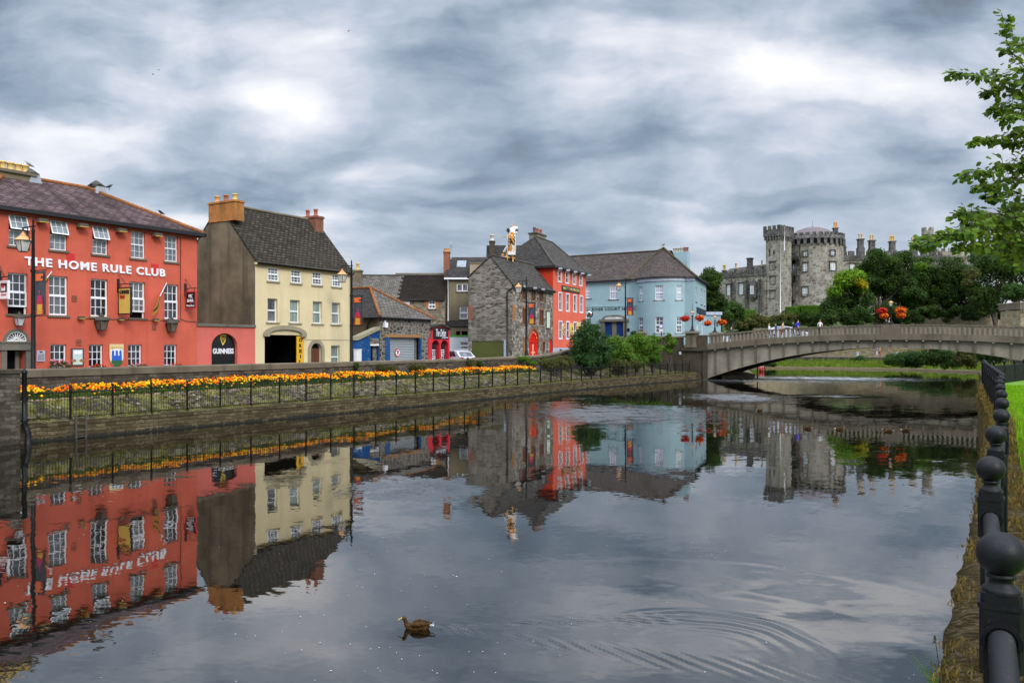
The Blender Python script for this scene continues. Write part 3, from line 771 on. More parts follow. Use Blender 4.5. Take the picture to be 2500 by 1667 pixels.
rf = thing('iron_railing', 'long black iron railing with thin bars along the top of the far quay', 'railing', P(S0, pq(S0) - .33, .74))
rl = rf.location
posts = [Vector(P(S0 + i * SP, pq(S0 + i * SP) - .33, .74)) for i in range(-1, NPOST)]
pm = MB(); pm.lathe([(.045, -.05), (.045, 1.12), (.065, 1.14), (.065, 1.18), (.03, 1.2), (.03, 1.22), (.055, 1.25), (.06, 1.28), (.045, 1.33), (0, 1.35)], n=8)
pm.box(-.06, -.06, -.05, .06, .06, .03)
post0 = pm.build('post', M['iron'], rf)
for i, q in enumerate(posts):
 o = post0 if i == 0 else post0.copy()
 if i: COL.objects.link(o); o.parent = rf
 o.location = q - rl
for a, b in zip(posts, posts[1:]):
 m_ = MB(); a2, b2 = a - rl, b - rl; d = (b2 - a2)
 L = d.length; zed = Vector((0, 0, 1))
 m_.tube([a2 + zed * 1.06, b2 + zed * 1.06], .024, 6); m_.tube([a2 + zed * .09, b2 + zed * .09], .02, 6)
 nb = 15
 for k in range(1, nb):
  c = a2 + d * (k / nb); m_.tube([c + zed * .09, c + zed * 1.06], .0085, 4, cap=False)
 m_.build('bar_panel', M['iron'], rf)
t = NT('water'); o = t.obj(); sp = t.n('SeparateXYZ', {0: o}); wx, wy = sp.outputs[0], sp.outputs[1]
def patchmask(px, py, rx, ry):
 cx_, cy_ = gp(px, py); RX = rx * cy_ / F; RY = ry * cy_ * cy_ / (F * CAMH)
 e = t.math('ADD', t.math('POWER', t.math('ABSOLUTE', t.math('DIVIDE', t.math('SUBTRACT', wx, cx_), RX)), 2),
   t.math('POWER', t.math('ABSOLUTE', t.math('DIVIDE', t.math('SUBTRACT', wy, cy_), RY)), 2))
 return t.math('EXPONENT', t.math('MULTIPLY', e, -1))
mk = None
for (a, b, c, d, s_) in ((1470, 1008, 190, 20, 1.3), (1790, 969, 95, 9, 1.2), (2040, 967, 70, 3.5, .8), (1010, 1192, 150, 24, .55), (1420, 972, 60, 7, .8), (1330, 985, 120, 5, .5)):
 q = t.math('MULTIPLY', patchmask(a, b, c, d), s_); mk = q if mk is None else t.math('ADD', mk, q)
brk = t.noise(t.map(o, (.9, .9, 1)), 1.0, 5, .65)
mk = t.math('MULTIPLY', mk, t.ramp(brk, [(.34, .1), (.56, 1)]))
act = t.n('MapRange', {0: t.noise(o, .12, 3, .6), 1: .35, 2: .65, 3: .4, 4: 1.4}).outputs[0]
def slope(sc_, loc, amp, det, rg=.5):
 nc = t.n('TexNoise', {'Vector': t.map(o, sc_, loc), 'Scale': 1.0, 'Detail': det, 'Roughness': rg}).outputs[1]
 return t.n('VectorMath', {0: t.n('VectorMath', {0: nc, 1: (.5, .5, .5)}, operation='SUBTRACT').outputs[0], 1: t.n('CombineXYZ', {0: amp, 1: amp, 2: 0.0}).outputs[0]}, operation='MULTIPLY').outputs[0]
def vadd(a, b): return t.n('VectorMath', {0: a, 1: b}, operation='ADD').outputs[0]
nv = vadd(slope((.7, .95, 1), (0, 0, 0), t.math('MULTIPLY', act, .016), 1), slope((2.4, 3.4, 1), (5, 1, 0), t.math('MULTIPLY', act, .013), 2))
nv = vadd(nv, slope((6, 13, 1), (1, 7, 0), t.math('MULTIPLY', act, .019), 3))
nv = vadd(nv, slope((6, 7, 1), (3, 3, 0), t.math('MULTIPLY', mk, .75), 3, .7))
nv = vadd(nv, t.n('CombineXYZ', {0: 0.0, 1: t.math('MULTIPLY', mk, -.17), 2: 0.0}).outputs[0])
bm = t.n('VectorMath', {0: vadd(t.n('NewGeometry').outputs['Normal'], nv)}, operation='NORMALIZE').outputs[0]
foam_glint = t.math('MULTIPLY', patchmask(1985, 926, 185, 5.5), t.ramp(t.noise(t.map(o, (1.2, .35, 1)), 1.0, 4, .7), [(.38, 0), (.56, 1)]))
mur = t.mix(t.noise(o, .15, 4), (.0025, .0022, .0014), (.006, .005, .003))
mur = t.mix(foam_glint, mur, (.85, .86, .88))  # white of the foam line and its mirrored sky, put into the base colour
t.bsdf(mur, t.math('ADD', .012, t.math('ADD', t.math('MULTIPLY', mk, .12), foam_glint), clamp=True), bm, IOR=2.9)
DUCK = gp(1010, 1530)
RC = (2.25, 9.7)
def wake(x, y):
 h = 0.0
 dx_, dy_ = x - RC[0], y - RC[1]
 rr = sqrt(dx_ * dx_ + dy_ * dy_); th = atan2(dy_, dx_)
 wob = .10 * mnoise.noise((x * .9, y * .9, 1)) + .03 * mnoise.noise((x * 2.3, y * 2.3, 4))
 if .4 < rr < 5.2 and -.75 < th < 2.75:
  am = exp(-((th - 1.0) / .95) ** 2) * (1 if th > -.2 else max(0, 1 + (th + .2) / .55))
  win = exp(-((rr - 2.2) / 1.15) ** 2)
  wl_ = lerp(rr, [(.5, .20), (1.6, .24), (2.6, .40), (4, .6)])
  h += .0105 * am * win * sin(2 * pi * (rr + wob) / wl_) * (wl_ / .3)
 for ang, ln, a_ in ((.105, 5.2, .010), (-.36, 5.5, .010)):
  ex, ey = cos(ang), sin(ang)
  l = (x - DUCK[0] - .25) * ex + (y - DUCK[1]) * ey; d = -(x - DUCK[0] - .25) * ey + (y - DUCK[1]) * ex
  d += .05 * mnoise.noise((l * 1.2, ang, 3))
  if 0 < l < ln:
   wd = .05 + .09 * l / 2
   env = exp(-(d / wd) ** 2) * min(1, l * 3) * max(0, 1 - l / ln)
   h += a_ * env * sin(2 * pi * (l * 3.1 + d * 5) + 3 * mnoise.noise((l, d, ang))) * (.6 + .6 * mnoise.noise((l * 2, 0, ang)))
 if y < 8.2 and x > -1:
  e = exp(-((x - 1.2) / 1.3) ** 2 - ((y - 9.3 + .5 * x) / .8) ** 2)
  h += .003 * e * sin(24 * (y + .35 * x) + 2 * mnoise.noise((x, y, 9)))
 return h
mb = MB()
gx0, gx1, gy0, gy1, st = -5.0, 7.0, 5.0, 17.0, .045
nx_, ny_ = int((gx1 - gx0) / st), int((gy1 - gy0) / st)
for j in range(ny_ + 1):
 for i in range(nx_ + 1):
  x = gx0 + (gx1 - gx0) * i / nx_; y = gy0 + (gy1 - gy0) * j / ny_
  ed = min(1, min(i, nx_ - i, j, ny_ - j) / 15)
  mb.v.append((x, y, wake(x, y) * ed))
for j in range(ny_):
 for i in range(nx_):
  a = j * (nx_ + 1) + i; mb.fi([a, a + 1, a + nx_ + 2, a + nx_ + 1], 0, None, True)
X0, X1, Y0, Y1 = -70, 190, -30, 260
for (a, b, c, d) in ((X0, Y0, X1, gy0), (X0, gy1, X1, Y1), (X0, gy0, gx0, gy1), (gx1, gy0, X1, gy1)):
 mb.face([(a, b, 0), (c, b, 0), (c, d, 0), (a, d, 0)])
struct(mb.build('river_water', M['water'], uv=False))
def zc(ox, oy, s):
 return lambda a, b, c, d: (ox + a / s, oy + b / s, ox + c / s, oy + d / s)
Z1 = zc(0, 380, 2.904); Z2 = zc(450, 460, 3.409); Z3 = zc(840, 600, 5.227); Z4 = zc(1080, 520, 4.125); Z5 = zc(1360, 580, 4.9)
def row(fr, rects, rev=.12, avg=True):
 out = []
 for (xl, yt, xr, yb) in rects:
  xm = (xl + xr) / 2
  out.append([fr.x(xl, 0), fr.x(xr, rev), fr.z(xm, yb, rev * .5), fr.z(xm, yt, rev * .5)])
 if avg:
  c = sum(o[2] for o in out) / len(out); d = sum(o[3] for o in out) / len(out)
  for o in out: o[2], o[3] = c, d
 return [tuple(o) for o in out]
def half_ring(mb, cx, cz, r0, r1, d0, d1, m=0, n=18, T=None, sy=1.0):
 if T is None: T = lambda a, d, z: (a, d, z)
 for k in range(n):
  t0, t1 = pi * k / n, pi * (k + 1) / n
  q = [(cx + r * cos(t), cz + r * sy * sin(t)) for r, t in ((r0, t0), (r1, t0), (r1, t1), (r0, t1))]
  mb.face([T(a, d0, z) for a, z in q], m)
  mb.face([T(q[1][0], d0, q[1][1]), T(q[1][0], d1, q[1][1]), T(q[2][0], d1, q[2][1]), T(q[2][0], d0, q[2][1])], m)
  mb.face([T(q[0][0], d0, q[0][1]), T(q[0][0], d1, q[0][1]), T(q[3][0], d1, q[3][1]), T(q[3][0], d0, q[3][1])], m)
 for t in (0, pi):
  a0, a1 = cx + r0 * cos(t), cx + r1 * cos(t)
  mb.face([T(a0, d0, cz), T(a1, d0, cz), T(a1, d1, cz), T(a0, d1, cz)], m)
def arch_fill(mb, a, b, zs, ztop, depth, m=0, mr=None, T=None, n=16, y=0.0):
 if T is None: T = lambda p, d, z: (p, d, z)
 if mr is None: mr = m
 cx, rx, rz = (a + b) / 2, (b - a) / 2, ztop - zs
 pts = [(cx - rx * cos(pi * k / n), zs + rz * sin(pi * k / n)) for k in range(n + 1)]
 for (p, z), (q, w_) in zip(pts, pts[1:]):
  mb.face([T(p, y, z), T(q, y, w_), T(q, y, ztop), T(p, y, ztop)], m)
  mb.face([T(p, y, z), T(p, y + depth, z), T(q, y + depth, w_), T(q, y, w_)], mr)
def disc(mb, cx, cz, rx, rz, d0, d1, m=0, n=20, T=None, a0=0, a1=2 * pi):
 pts = [(cx + rx * cos(a0 + (a1 - a0) * k / n), cz + rz * sin(a0 + (a1 - a0) * k / n)) for k in range(n + (0 if abs(a1 - a0 - 2 * pi) < 1e-6 else 1))]
 mb.prism(pts, d0, d1, m, T)
def slab(mb, pts, th, m=0, mu=None):
 mb.face(pts, m)
 low = [(p[0], p[1], p[2] - th) for p in pts]
 mb.face(list(reversed(low)), m if mu is None else mu)
 n = len(pts)
 for k in range(n):
  a, b = pts[k], pts[(k + 1) % n]; c, d = low[k], low[(k + 1) % n]
  mb.face([a, c, d, b], m if mu is None else mu)
def chimney(root, x0, y0, z0, x1, y1, z1, mat, pots, potmats, cap=.06, caph=.14, along='y', potr=.13, poth=.45, capmat=None, parent_name='chimney'):
 mb = MB(); mb.box(x0, y0, z0, x1, y1, z1 - caph); c = mb.build(parent_name, mat, root)
 mb = MB(); mb.box(x0 - cap, y0 - cap, z1 - caph, x1 + cap, y1 + cap, z1 - .03); mb.box(x0 - cap * .3, y0 - cap * .3, z1 - .03, x1 + cap * .3, y1 + cap * .3, z1 + .02)
 mb.build('cap', capmat or mat, c)
 for i in range(pots):
  f = (i + .5) / pots
  px_, py_ = ((x0 + x1) / 2, y0 + (y1 - y0) * f) if along == 'y' else (x0 + (x1 - x0) * f, (y0 + y1) / 2)
  mb = MB(); mb.lathe([(potr, 0), (potr * 1.1, .04), (potr * .9, .1), (potr * .85, poth * .8), (potr * 1.08, poth * .85), (potr * 1.05, poth), (potr * .8, poth), (potr * .8, poth * .6)], (px_, py_, z1 + .02), 12)
  mb.build('chimney_pot', potmats[i % len(potmats)], c)
 return c
def gutter_pipe(root, x0, x1, z, y=-.12, mat='gutter', r=.07):
 mb = MB(); mb.tube([(x0, y, z), (x1, y, z)], r, 8); return mb.build('gutter', M[mat], root)
def downpipe(root, pts, mat='pipe_grey', r=.045):
 mb = MB(); mb.tube(pts, r, 8)
 return mb.build('downpipe', M[mat], root)
def floodlight(fr, px, py, group, label, s=1.0):
 x, z = fr.x(px, -.2), fr.z(px, py, -.2)
 o = thing('floodlight', label, 'floodlight', fr.loc(x, 0, z), fr.ang, group)
 mb = MB(); mb.prism([(-.24 * s, -.02), (.24 * s, -.02), (.19 * s, .12 * s), (-.19 * s, .12 * s)], -.42 * s, -.15 * s); mb.build('housing', M['castle_trim'], o)
 mb = MB(); mb.box(-.21 * s, -.44 * s, -.05, .21 * s, -.16 * s, -.022); mb.build('lens', M['gold'], o)
 mb = MB(); mb.tube([(0, -.2 * s, .03), (0, -.001, .06)], .025, 6); mb.build('bracket', M['gutter'], o)
 return o
def lantern_geo(root, c, s=1.0, mtop='iron', mglass='glass_lamp', hang=False):
 x, y, z = c
 g = MB(); b, t_, h = .13 * s, .24 * s, .5 * s
 v0 = [(x - b, y - b, z), (x + b, y - b, z), (x + b, y + b, z), (x - b, y + b, z)]
 v1 = [(x - t_, y - t_, z + h), (x + t_, y - t_, z + h), (x + t_, y + t_, z + h), (x - t_, y + t_, z + h)]
 for k in range(4): g.face([v0[k], v0[(k + 1) % 4], v1[(k + 1) % 4], v1[k]])
 g.face(v0)
 gl = g.build('lantern_glass', M[mglass], root)
 f = MB()
 for k in range(4):
  f.tube([v0[k], v1[k]], .018 * s, 5); f.tube([v0[k], v0[(k + 1) % 4]], .018 * s, 5); f.tube([v1[k], v1[(k + 1) % 4]], .022 * s, 5)
 f.build('lantern_frame', M['iron'], gl)
 cp = MB(); cp.lathe([(.36 * s, 0), (.35 * s, .03 * s), (.2 * s, .17 * s), (.13 * s, .2 * s), (.12 * s, .27 * s), (.05 * s, .32 * s), (.03 * s, .4 * s), (0, .42 * s)], (x, y, z + h), 8, smooth=False)
 cp.build('lantern_cap', M[mtop], gl)
 return gl
SA = -11.4
FA = Frame(*P(SA, 0)[:2], ANG, 1.5); LA = -SA
pub = thing('red_pub', 'coral red three storey pub with white lettering and a purple slate hipped roof', 'pub', FA.loc(), FA.ang)
hA = 8.3; DA = 7.8
upA = row(FA, [Z1(62, 421, 185, 640), Z1(355, 462, 465, 670), Z1(655, 503, 755, 703), Z1(928, 538, 1018, 730), Z1(1168, 567, 1250, 753)])
miA = row(FA, [Z1(55, 832, 185, 1120), Z1(347, 852, 470, 1132), Z1(643, 877, 755, 1142), Z1(920, 895, 1020, 1150), Z1(1165, 917, 1255, 1160)])
loA = row(FA, [Z1(357, 1337, 460, 1555), Z1(630, 1337, 720, 1545), Z1(908, 1339, 995, 1537), Z1(1163, 1340, 1243, 1530)])
da, db = FA.x(14, 0), FA.x(63, 0)
dzs = FA.z(40, 835, 0)                 # springing of the door arch
dr = (FA.x(69, 0) - FA.x(6, 0)) / 2; dcx = (da + db) / 2
dl = dzs - .36
mb = MB()
holes = upA + miA + loA + [(da, db, 0.0, dl, .5)]
wall_holes(mb, 0, LA, 0, hA, holes, .14, m=0)
mb.face([(0, 0, 0), (0, 0, hA), (0, DA, hA), (0, DA, 0)], 0); mb.face([(LA, 0, 0), (LA, DA, 0), (LA, DA, hA), (LA, 0, hA)], 0); mb.face([(0, DA, 0), (0, DA, hA), (LA, DA, hA), (LA, DA, 0)], 0)
mb.build('wall', M['red_render'], pub)
mb = MB(); mb.box(da, .5, 0, db, .52, dl, 0); mb.box(da + (db - da) * .66, .3, 0.02, db - .12, .36, dl - .05, 1)
door = mb.build('doorway', [M['dark'], M['stone_trim']], pub)
mb = MB(); mb.box(da - .22, -.07, 0, da + .02, .08, dl); mb.box(db - .02, -.07, 0, db + .22, .08, dl); mb.box(da - .34, -.13, dl, db + .34, .06, dzs - .04); mb.box(da - .38, -.17, dzs - .04, db + .38, .06, dzs + .03)
half_ring(mb, dcx, dzs + .03, dr * .80, dr, -.09, .06); mb.build('door_surround', M['stone_trim'], door)
mb = MB(); disc(mb, dcx, dzs + .03, dr * .8, dr * .8, -.02, .01, 0, 18, a0=0, a1=pi); fan = mb.build('fanlight', M['glass_dark'], door)
mb = MB()
for k in range(1, 9):
 a = pi * k / 9; mb.tube([(dcx + dr * .2 * cos(a), -.04, dzs + .05 + dr * .2 * sin(a)), (dcx + dr * .78 * cos(a), -.04, dzs + .05 + dr * .78 * sin(a))], .022, 5)
half_ring(mb, dcx, dzs + .03, dr * .2, dr * .27, -.06, -.02, n=10); half_ring(mb, dcx, dzs + .03, dr * .72, dr * .8, -.06, -.02, n=16); mb.box(dcx - dr * .8, -.06, dzs + .03, dcx + dr * .8, -.02, dzs + .1)
mb.build('fanlight_bars', M['cream_frame'], door)
WA = (M['glass_blue'], M['upvc'], M['sill_grey']); WD = (M['glass_dark'], M['upvc'], M['sill_grey'])
for i, h in enumerate(upA): window(pub, h, WA, 3, 2, tilt=(.36, .36, .36, 0, 0)[i], depth=.13)
for i, h in enumerate(miA): window(pub, h, (M[('glass_dark', 'glass_drape', 'glass_dark', 'glass_drape', 'glass_drape')[i]], M['upvc'], M['sill_grey']), 3, 2, raised=(.32, 0, 0, .3, 0)[i], depth=.13, fw=.07, bw=.03)
for i, h in enumerate(loA): window(pub, h, WD, 3, 4, sash=False, depth=.13, fw=.06, bw=.03)
ov = .25; rz = 12.0 - 1.5; xl, xr = 3.3, LA - 3.9; yr = 3.9; ez = hA
mb = MB()
E = [(-ov, -ov, ez), (LA + ov, -ov, ez), (LA + ov, DA + ov, ez), (-ov, DA + ov, ez)]; R0, R1 = (xl, yr, rz), (xr, yr, rz)
slab(mb, [E[0], E[1], R1, R0], .1); slab(mb, [E[1], E[2], R1], .1); slab(mb, [E[2], E[3], R0, R1], .1); slab(mb, [E[3], E[0], R0], .1)
roof = mb.build('roof', M['slate_purple'], pub)
mb = MB()
for a, b in ((R0, R1), (R1, E[1]), (R0, E[0]), (R1, E[2]), (R0, E[3])):
 a = Vector(a) + Vector((0, 0, .02)); b = Vector(b) + Vector((0, 0, .02)); mb.tube([a, b], .12, 6)
mb.build('ridge_tiles', M['ridge_tile'], roof)
mb = MB(); mb.box(-ov - .08, -ov - .10, ez - .2, LA + ov + .08, -ov - .002, ez - .02); mb.box(LA + ov + .002, -ov - .1, ez - .2, LA + ov + .1, DA, ez - .02); mb.box(-ov - .1, -ov - .1, ez - .2, -ov - .002, DA, ez - .02); mb.build('gutter', M['gutter'], pub)
chimney(pub, FA.x(-22, yr), yr - .45, rz - .8, FA.x(70, yr), yr + .45, FA.z(30, 420, yr), M['tan_render'], 5, [M['pot_yellow']], cap=.12, along='x', potr=.17, poth=.42, capmat=M['sill_grey'])
for px, py in ((74, 436), (235, 462)):
 x = FA.x(px, yr)
 o = MB(); o.prism([(x - .35, rz - .35), (x + .35, rz - .35), (x + .2, rz + .12), (x - .2, rz + .12)], yr - .5, yr + .3, 0); o.box(x - .3, yr - .3, rz + .12, x + .3, yr + .3, rz + .26, 1); o.lathe([(.38, .26), (.3, .34), (.06, .5), (0, .52)], (x, yr, rz), 8, 1)
 o.build('roof_vent', [M['lead'], M['castle_trim']], roof)
mb = MB(); zc2 = hA - .32
mb.tube([(.3, -.03, zc2), (LA - .2, -.03, zc2)], .022, 5); xq = FA.x(440, 0)
for px in (93, 186, 282, 369): q = FA.x(px, 0); mb.tube([(q, -.03, zc2), (q, -.03, zc2 - .3)], .018, 4)
mb.tube([(xq, -.03, zc2), (xq, -.03, FA.z(440, 778, 0)), (xq + .3, -.03, FA.z(440, 783, 0)), (LA, -.03, FA.z(440, 783, 0) - .02)], .02, 5); mb.tube([(FA.x(190, 0), -.03, FA.z(190, 777, 0)), (xq, -.03, FA.z(440, 783, 0))], .018, 5); mb.build('cable', M['red_brick'], pub)
text_obj('lettering', 'THE HOME RULE CLUB', M['letter_white'], pub, FA.x(59, 0), FA.x(402.5, 0), FA.z(60, 648, 0), FA.z(60, 626, 0), bold=.03, spacing=1.16, ext=.05)
mb = MB()
for px, py in ((172, 631), (377.5, 656)):
 x, z = FA.x(px, 0), FA.z(px, py, 0); mb = MB(); mb.box(x - .2, -.03, z - .24, x + .2, -.004, z + .24); mb.build('wall_plate', M['sign_red'], pub)
mb = MB()
for px, py in ((181, 729), (376, 799), (192, 836)):
 x, z = FA.x(px, 0), FA.z(px, py, 0)
 for k in range(5): mb.box(x - .13, -.02, z - .15 + k * .065, x + .13, -.003, z - .15 + k * .065 + .035)
mb.build('air_vent', M['red_brick'], pub)
for i, (a, b) in enumerate(((295, 468), (580, 502), (855, 536), (1112, 568))):
 floodlight(FA, a / 2.904, 380 + b / 2.904, 'floodlights above the lettering of the red pub',
   ['weathered floodlight under the eaves of the red pub, nearest the leftmost top window', 'weathered floodlight under the eaves between the second and third top windows of the red pub',
    'weathered floodlight under the eaves between the third and fourth top windows of the red pub', 'weathered floodlight under the eaves beside the rightmost top window of the red pub'][i])
for i, (a, b) in enumerate(((578, 1150), (860, 1160), (1108, 1165))):
 floodlight(FA, a / 2.904, 380 + b / 2.904, 'small lights above the ground floor of the red pub',
   ['small dark light on the red pub wall left of the middle tall window sill', 'small dark light on the red pub wall below the cream hanging sign', 'small dark light on the red pub wall below the black and amber flag'][i], .62)
for i, (a, b, s_) in enumerate(((720, 1237, .95), (1218, 1248, .9), (137, 1205, .7))):
 px, py = a / 2.904, 380 + b / 2.904; x, z = FA.x(px, -.3), FA.z(px, py, -.3)
 o = thing('wall_lantern', ['tapered bronze wall lantern on the red pub below the middle tall window', 'tapered bronze wall lantern on the red pub below the rightmost tall window', 'small dark lantern above the arched door of the red pub'][i], 'lantern', FA.loc(x, -.3, z), FA.ang, 'wall lanterns on the red pub')
 lantern_geo(o, (0, 0, 0), s_, 'castle_trim', 'olive_glass' if False else ('glass_pale' if i == 2 else 'sill_grey'))
 mb = MB(); mb.tube([(0, 0, .75 * s_), (0, .15, .85 * s_), (0, .3, .75 * s_)], .025, 6); mb.build('bracket', M['gutter'], o)
def proj_sign(px, yt, yb, wd, name, label, face, edge, out0=.12, bracket=True, art=None):
 x = FA.x(px, -(out0 + wd / 2)); zt_, zb = FA.z(px, yt, -(out0 + wd / 2)), FA.z(px, yb, -(out0 + wd / 2))
 o = thing(name, label, 'sign', FA.loc(x, 0, zb), FA.ang); H = zt_ - zb
 mb = MB(); mb.box(-.03, -(out0 + wd), 0, .03, -out0, H, 0); b = mb.build('board', M[face], o)
 mb = MB(); e = .05
 for (y0, z0, y1, z1) in ((-(out0 + wd) - e, -e, -out0 + e, 0.0), (-(out0 + wd) - e, H, -out0 + e, H + e), (-(out0 + wd) - e, 0, -(out0 + wd), H), (-out0, 0, -out0 + e, H)):
  mb.box(-.045, y0, z0, .045, y1, z1)
 mb.build('board_frame', M[edge], o)
 if bracket:
  mb = MB(); mb.tube([(0, -.001, H + .22), (0, -(out0 + wd) - .05, H + .22)], .025, 6); mb.tube([(0, -out0 - .1, H + .22), (0, -out0 - .1, H)], .015, 5); mb.tube([(0, -(out0 + wd) + .1, H + .22), (0, -(out0 + wd) + .1, H)], .015, 5)
  mb.tube([(0, -.001, H + .75), (0, -(out0 + wd) * .6, H + .22)], .015, 5); mb.box(-.06, -.06, H - .2, .06, -.001, H + .5); mb.build('bracket', M['gutter'], o)
 T = lambda a, d, z: (-.03 + d, -(out0 + a), z)
 return o, H, T
o, H, T = proj_sign(305.5, 704, 765, .92, 'hanging_sign', 'yellow framed hanging sign reading GUINNESS TIME on a bracket of the red pub', 'sign_yellow', 'black_gloss')
text_obj('lettering', 'GUINNESS', M['letter_dark'], o, .07, .85, H - .27, H - .08, T=T, bold=.02); text_obj('lettering', 'TIME', M['sign_red'], o, .07, .5, H - .5, H - .33, T=T, bold=.02)
o, H, T = proj_sign(11, 688, 727, .62, 'hanging_sign', 'white hanging sign with a black and red panel at the left edge', 'white_gloss', 'white_gloss')
mb = MB(); mb.box(.06, -.02, .25, .56, -.006, H - .06, 0, T); mb.box(.16, -.03, .3, .46, -.022, H - .2, 1, T); mb.box(.2, -.04, H * .62, .4, -.032, H - .14, 2, T); mb.box(.1, -.02, .12, .52, -.006, .16, 2, T); mb.build('panel', [M['black_gloss'], M['white_gloss'], M['sign_red']], o)
o, H, T = proj_sign(466.5, 714, 751, .74, 'hanging_sign', 'black hanging sign reading BAR at the right end of the red pub', 'black_gloss', 'sign_red')
text_obj('lettering', 'HRC', M['letter_white'], o, .24, .54, H - .3, H - .1, T=T); text_obj('lettering', 'BAR', M['letter_white'], o, .12, .64, H * .36, H * .56, T=T, bold=.03); text_obj('lettering', 'Heineken', M['letter_white'], o, .06, .68, .05, .16, T=T)
mb = MB(); pts = [(.38 + (.08 if k % 2 == 0 else .035) * sin(pi * k / 5), H * .26 + (.09 if k % 2 == 0 else .04) * cos(pi * k / 5)) for k in range(10)]; mb.prism(pts, -.02, -.004, 0, T); mb.build('star', M['sign_red'], o)
x0, x1 = FA.x(266, 0), FA.x(300.5, 0); z1, z0 = FA.z(283, 840, 0), FA.z(283, 894, 0); cxs = (x0 + x1) / 2; hw = (x1 - x0) / 2
o = thing('shield_sign', 'cream shield sign with a blue castle crest on the red pub wall', 'sign', FA.loc(cxs, 0, z0), FA.ang); H = z1 - z0
shp = [(-hw, H), (hw, H), (hw, H * .45)] + [(hw * cos(t_) , H * .45 - H * .45 * sin(t_)) for t_ in [pi * k / 16 for k in range(1, 16)]] + [(-hw, H * .45)]
mb = MB(); mb.prism([(a * 1.04, H / 2 + (z - H / 2) * 1.03) for a, z in shp], -.03, -.002, 0); mb.build('shield_rim', M['wood_brown'], o)
mb = MB(); mb.prism(shp, -.045, -.031); mb.build('shield_face', M['sign_cream'], o)
mb = MB(); cz_ = H * .5
mb.prism([(-.3, cz_ - .38), (0, cz_ - .62), (.3, cz_ - .38), (.33, cz_ + .26), (0, cz_ + .34), (-.33, cz_ + .26)], -.055, -.046, 0)
for a in (-.2, 0, .2): mb.prism([(a - .07, cz_ - .3), (a + .07, cz_ - .3), (a + .06, cz_ + .2), (a, cz_ + .27), (a - .06, cz_ + .2)], -.066, -.056, 1)
mb.box(-.27, -.068, cz_ - .32, .27, -.057, cz_ - .02, 1); mb.prism([(-.3, cz_ - .36), (0, cz_ - .62), (.3, cz_ - .36), (.3, cz_ - .26), (-.3, cz_ - .26)], -.078, -.069, 2)
mb.build('crest', [M['white_gloss'], M['sign_blue'], M['sign_green']], o)
text_obj('lettering', 'HOME RULE CLUB', M['letter_gold'], o, -hw * .8, hw * .8, H - .22, H - .12, y=-.047, ext=.01)
x0, x1 = FA.x(172.5, 0), FA.x(203, 0); z1, z0 = FA.z(188, 850, 0), FA.z(188, 893, 0)
o = thing('menu_board', 'framed pale menu board on the red pub wall between two ground floor windows', 'notice board', FA.loc((x0 + x1) / 2, 0, z0), FA.ang); hw = (x1 - x0) / 2; H = z1 - z0
mb = MB(); mb.box(-hw, -.06, 0, hw, -.002, H); mb.build('frame', M['castle_trim'], o)
mb = MB(); mb.box(-hw + .07, -.07, .06, hw - .07, -.061, H - .07, 0); mb.box(-.18, -.076, H * .66, .2, -.071, H * .85, 1); mb.box(-hw + .1, -.076, .1, hw - .1, -.071, H * .3, 2)
for a in (-.2, .2): disc(mb, a, .25, .13, .07, -.081, -.077, 3)
mb.build('poster', [M['grey_paper'], M['letter_white'], M['sign_pale_green'], M['wood_brown']], o)
x0, x1 = FA.x(89, 0), FA.x(108.5, 0); z1, z0 = FA.z(99, 855.5, 0), FA.z(99, 882, 0)
o = thing('wall_plaque', 'grey metal plaque beside the arched door of the red pub', 'plaque', FA.loc((x0 + x1) / 2, 0, z0), FA.ang); hw = (x1 - x0) / 2; H = z1 - z0
mb = MB(); mb.box(-hw, -.05, 0, hw, -.002, H); mb.build('plate', M['grey_plate'], o)
mb = MB(); mb.box(-.07, -.056, H * .8, .07, -.051, H * .93)
for k in range(6): mb.box(-hw * .8, -.056, H * (.12 + .1 * k), hw * .8, -.051, H * (.12 + .1 * k) + .015)
mb.build('engraving', M['castle_trim'], o)
for i, (px, py, px2, py2) in enumerate(((104, 689, 124, 667), (371, 752, 405, 694))):
 x, z = FA.x(px2, -.0), FA.z(px2, py2, 0)
 o = thing('wall_flag', ['black and amber flag drooping from a pole beside the street banner', 'black and amber flag furled on a slanted pole beside the rightmost tall window'][i], 'flag', FA.loc(x, 0, z), FA.ang, 'flags on the red pub')
 L = (1.0, 1.9)[i]
 tip = Vector((-.62 * L, -.38 * L, -.66 * L)) if i else Vector((-.5 * L, -.3 * L, -.45))
 mb = MB(); mb.tube([(.05, -.001, .08), tuple(tip * .55)], .022, 6); mb.build('flag_pole', M['white_gloss'], o)
 mb = MB(); n = 9
 for k in range(n):
  for j in range(3):
   f0, f1 = k / n, (k + 1) / n
   def q(f, j):
    p = tip * (.12 + .9 * f); wv = .07 * sin(f * 9 + j); hgt = (.06 + .25 * sin(pi * min(1, f * .8))) * (j / 3 * 2)
    return (p.x + wv, p.y + wv * .6 + .12 * j / 3, p.z - hgt)
   mb.face([q(f0, j), q(f1, j), q(f1, j + 1), q(f0, j + 1)], 1 if j == 1 else 0)
 mb.build('cloth', [M['sign_amber'], M['black_gloss']], o)
rb = random.Random(5)
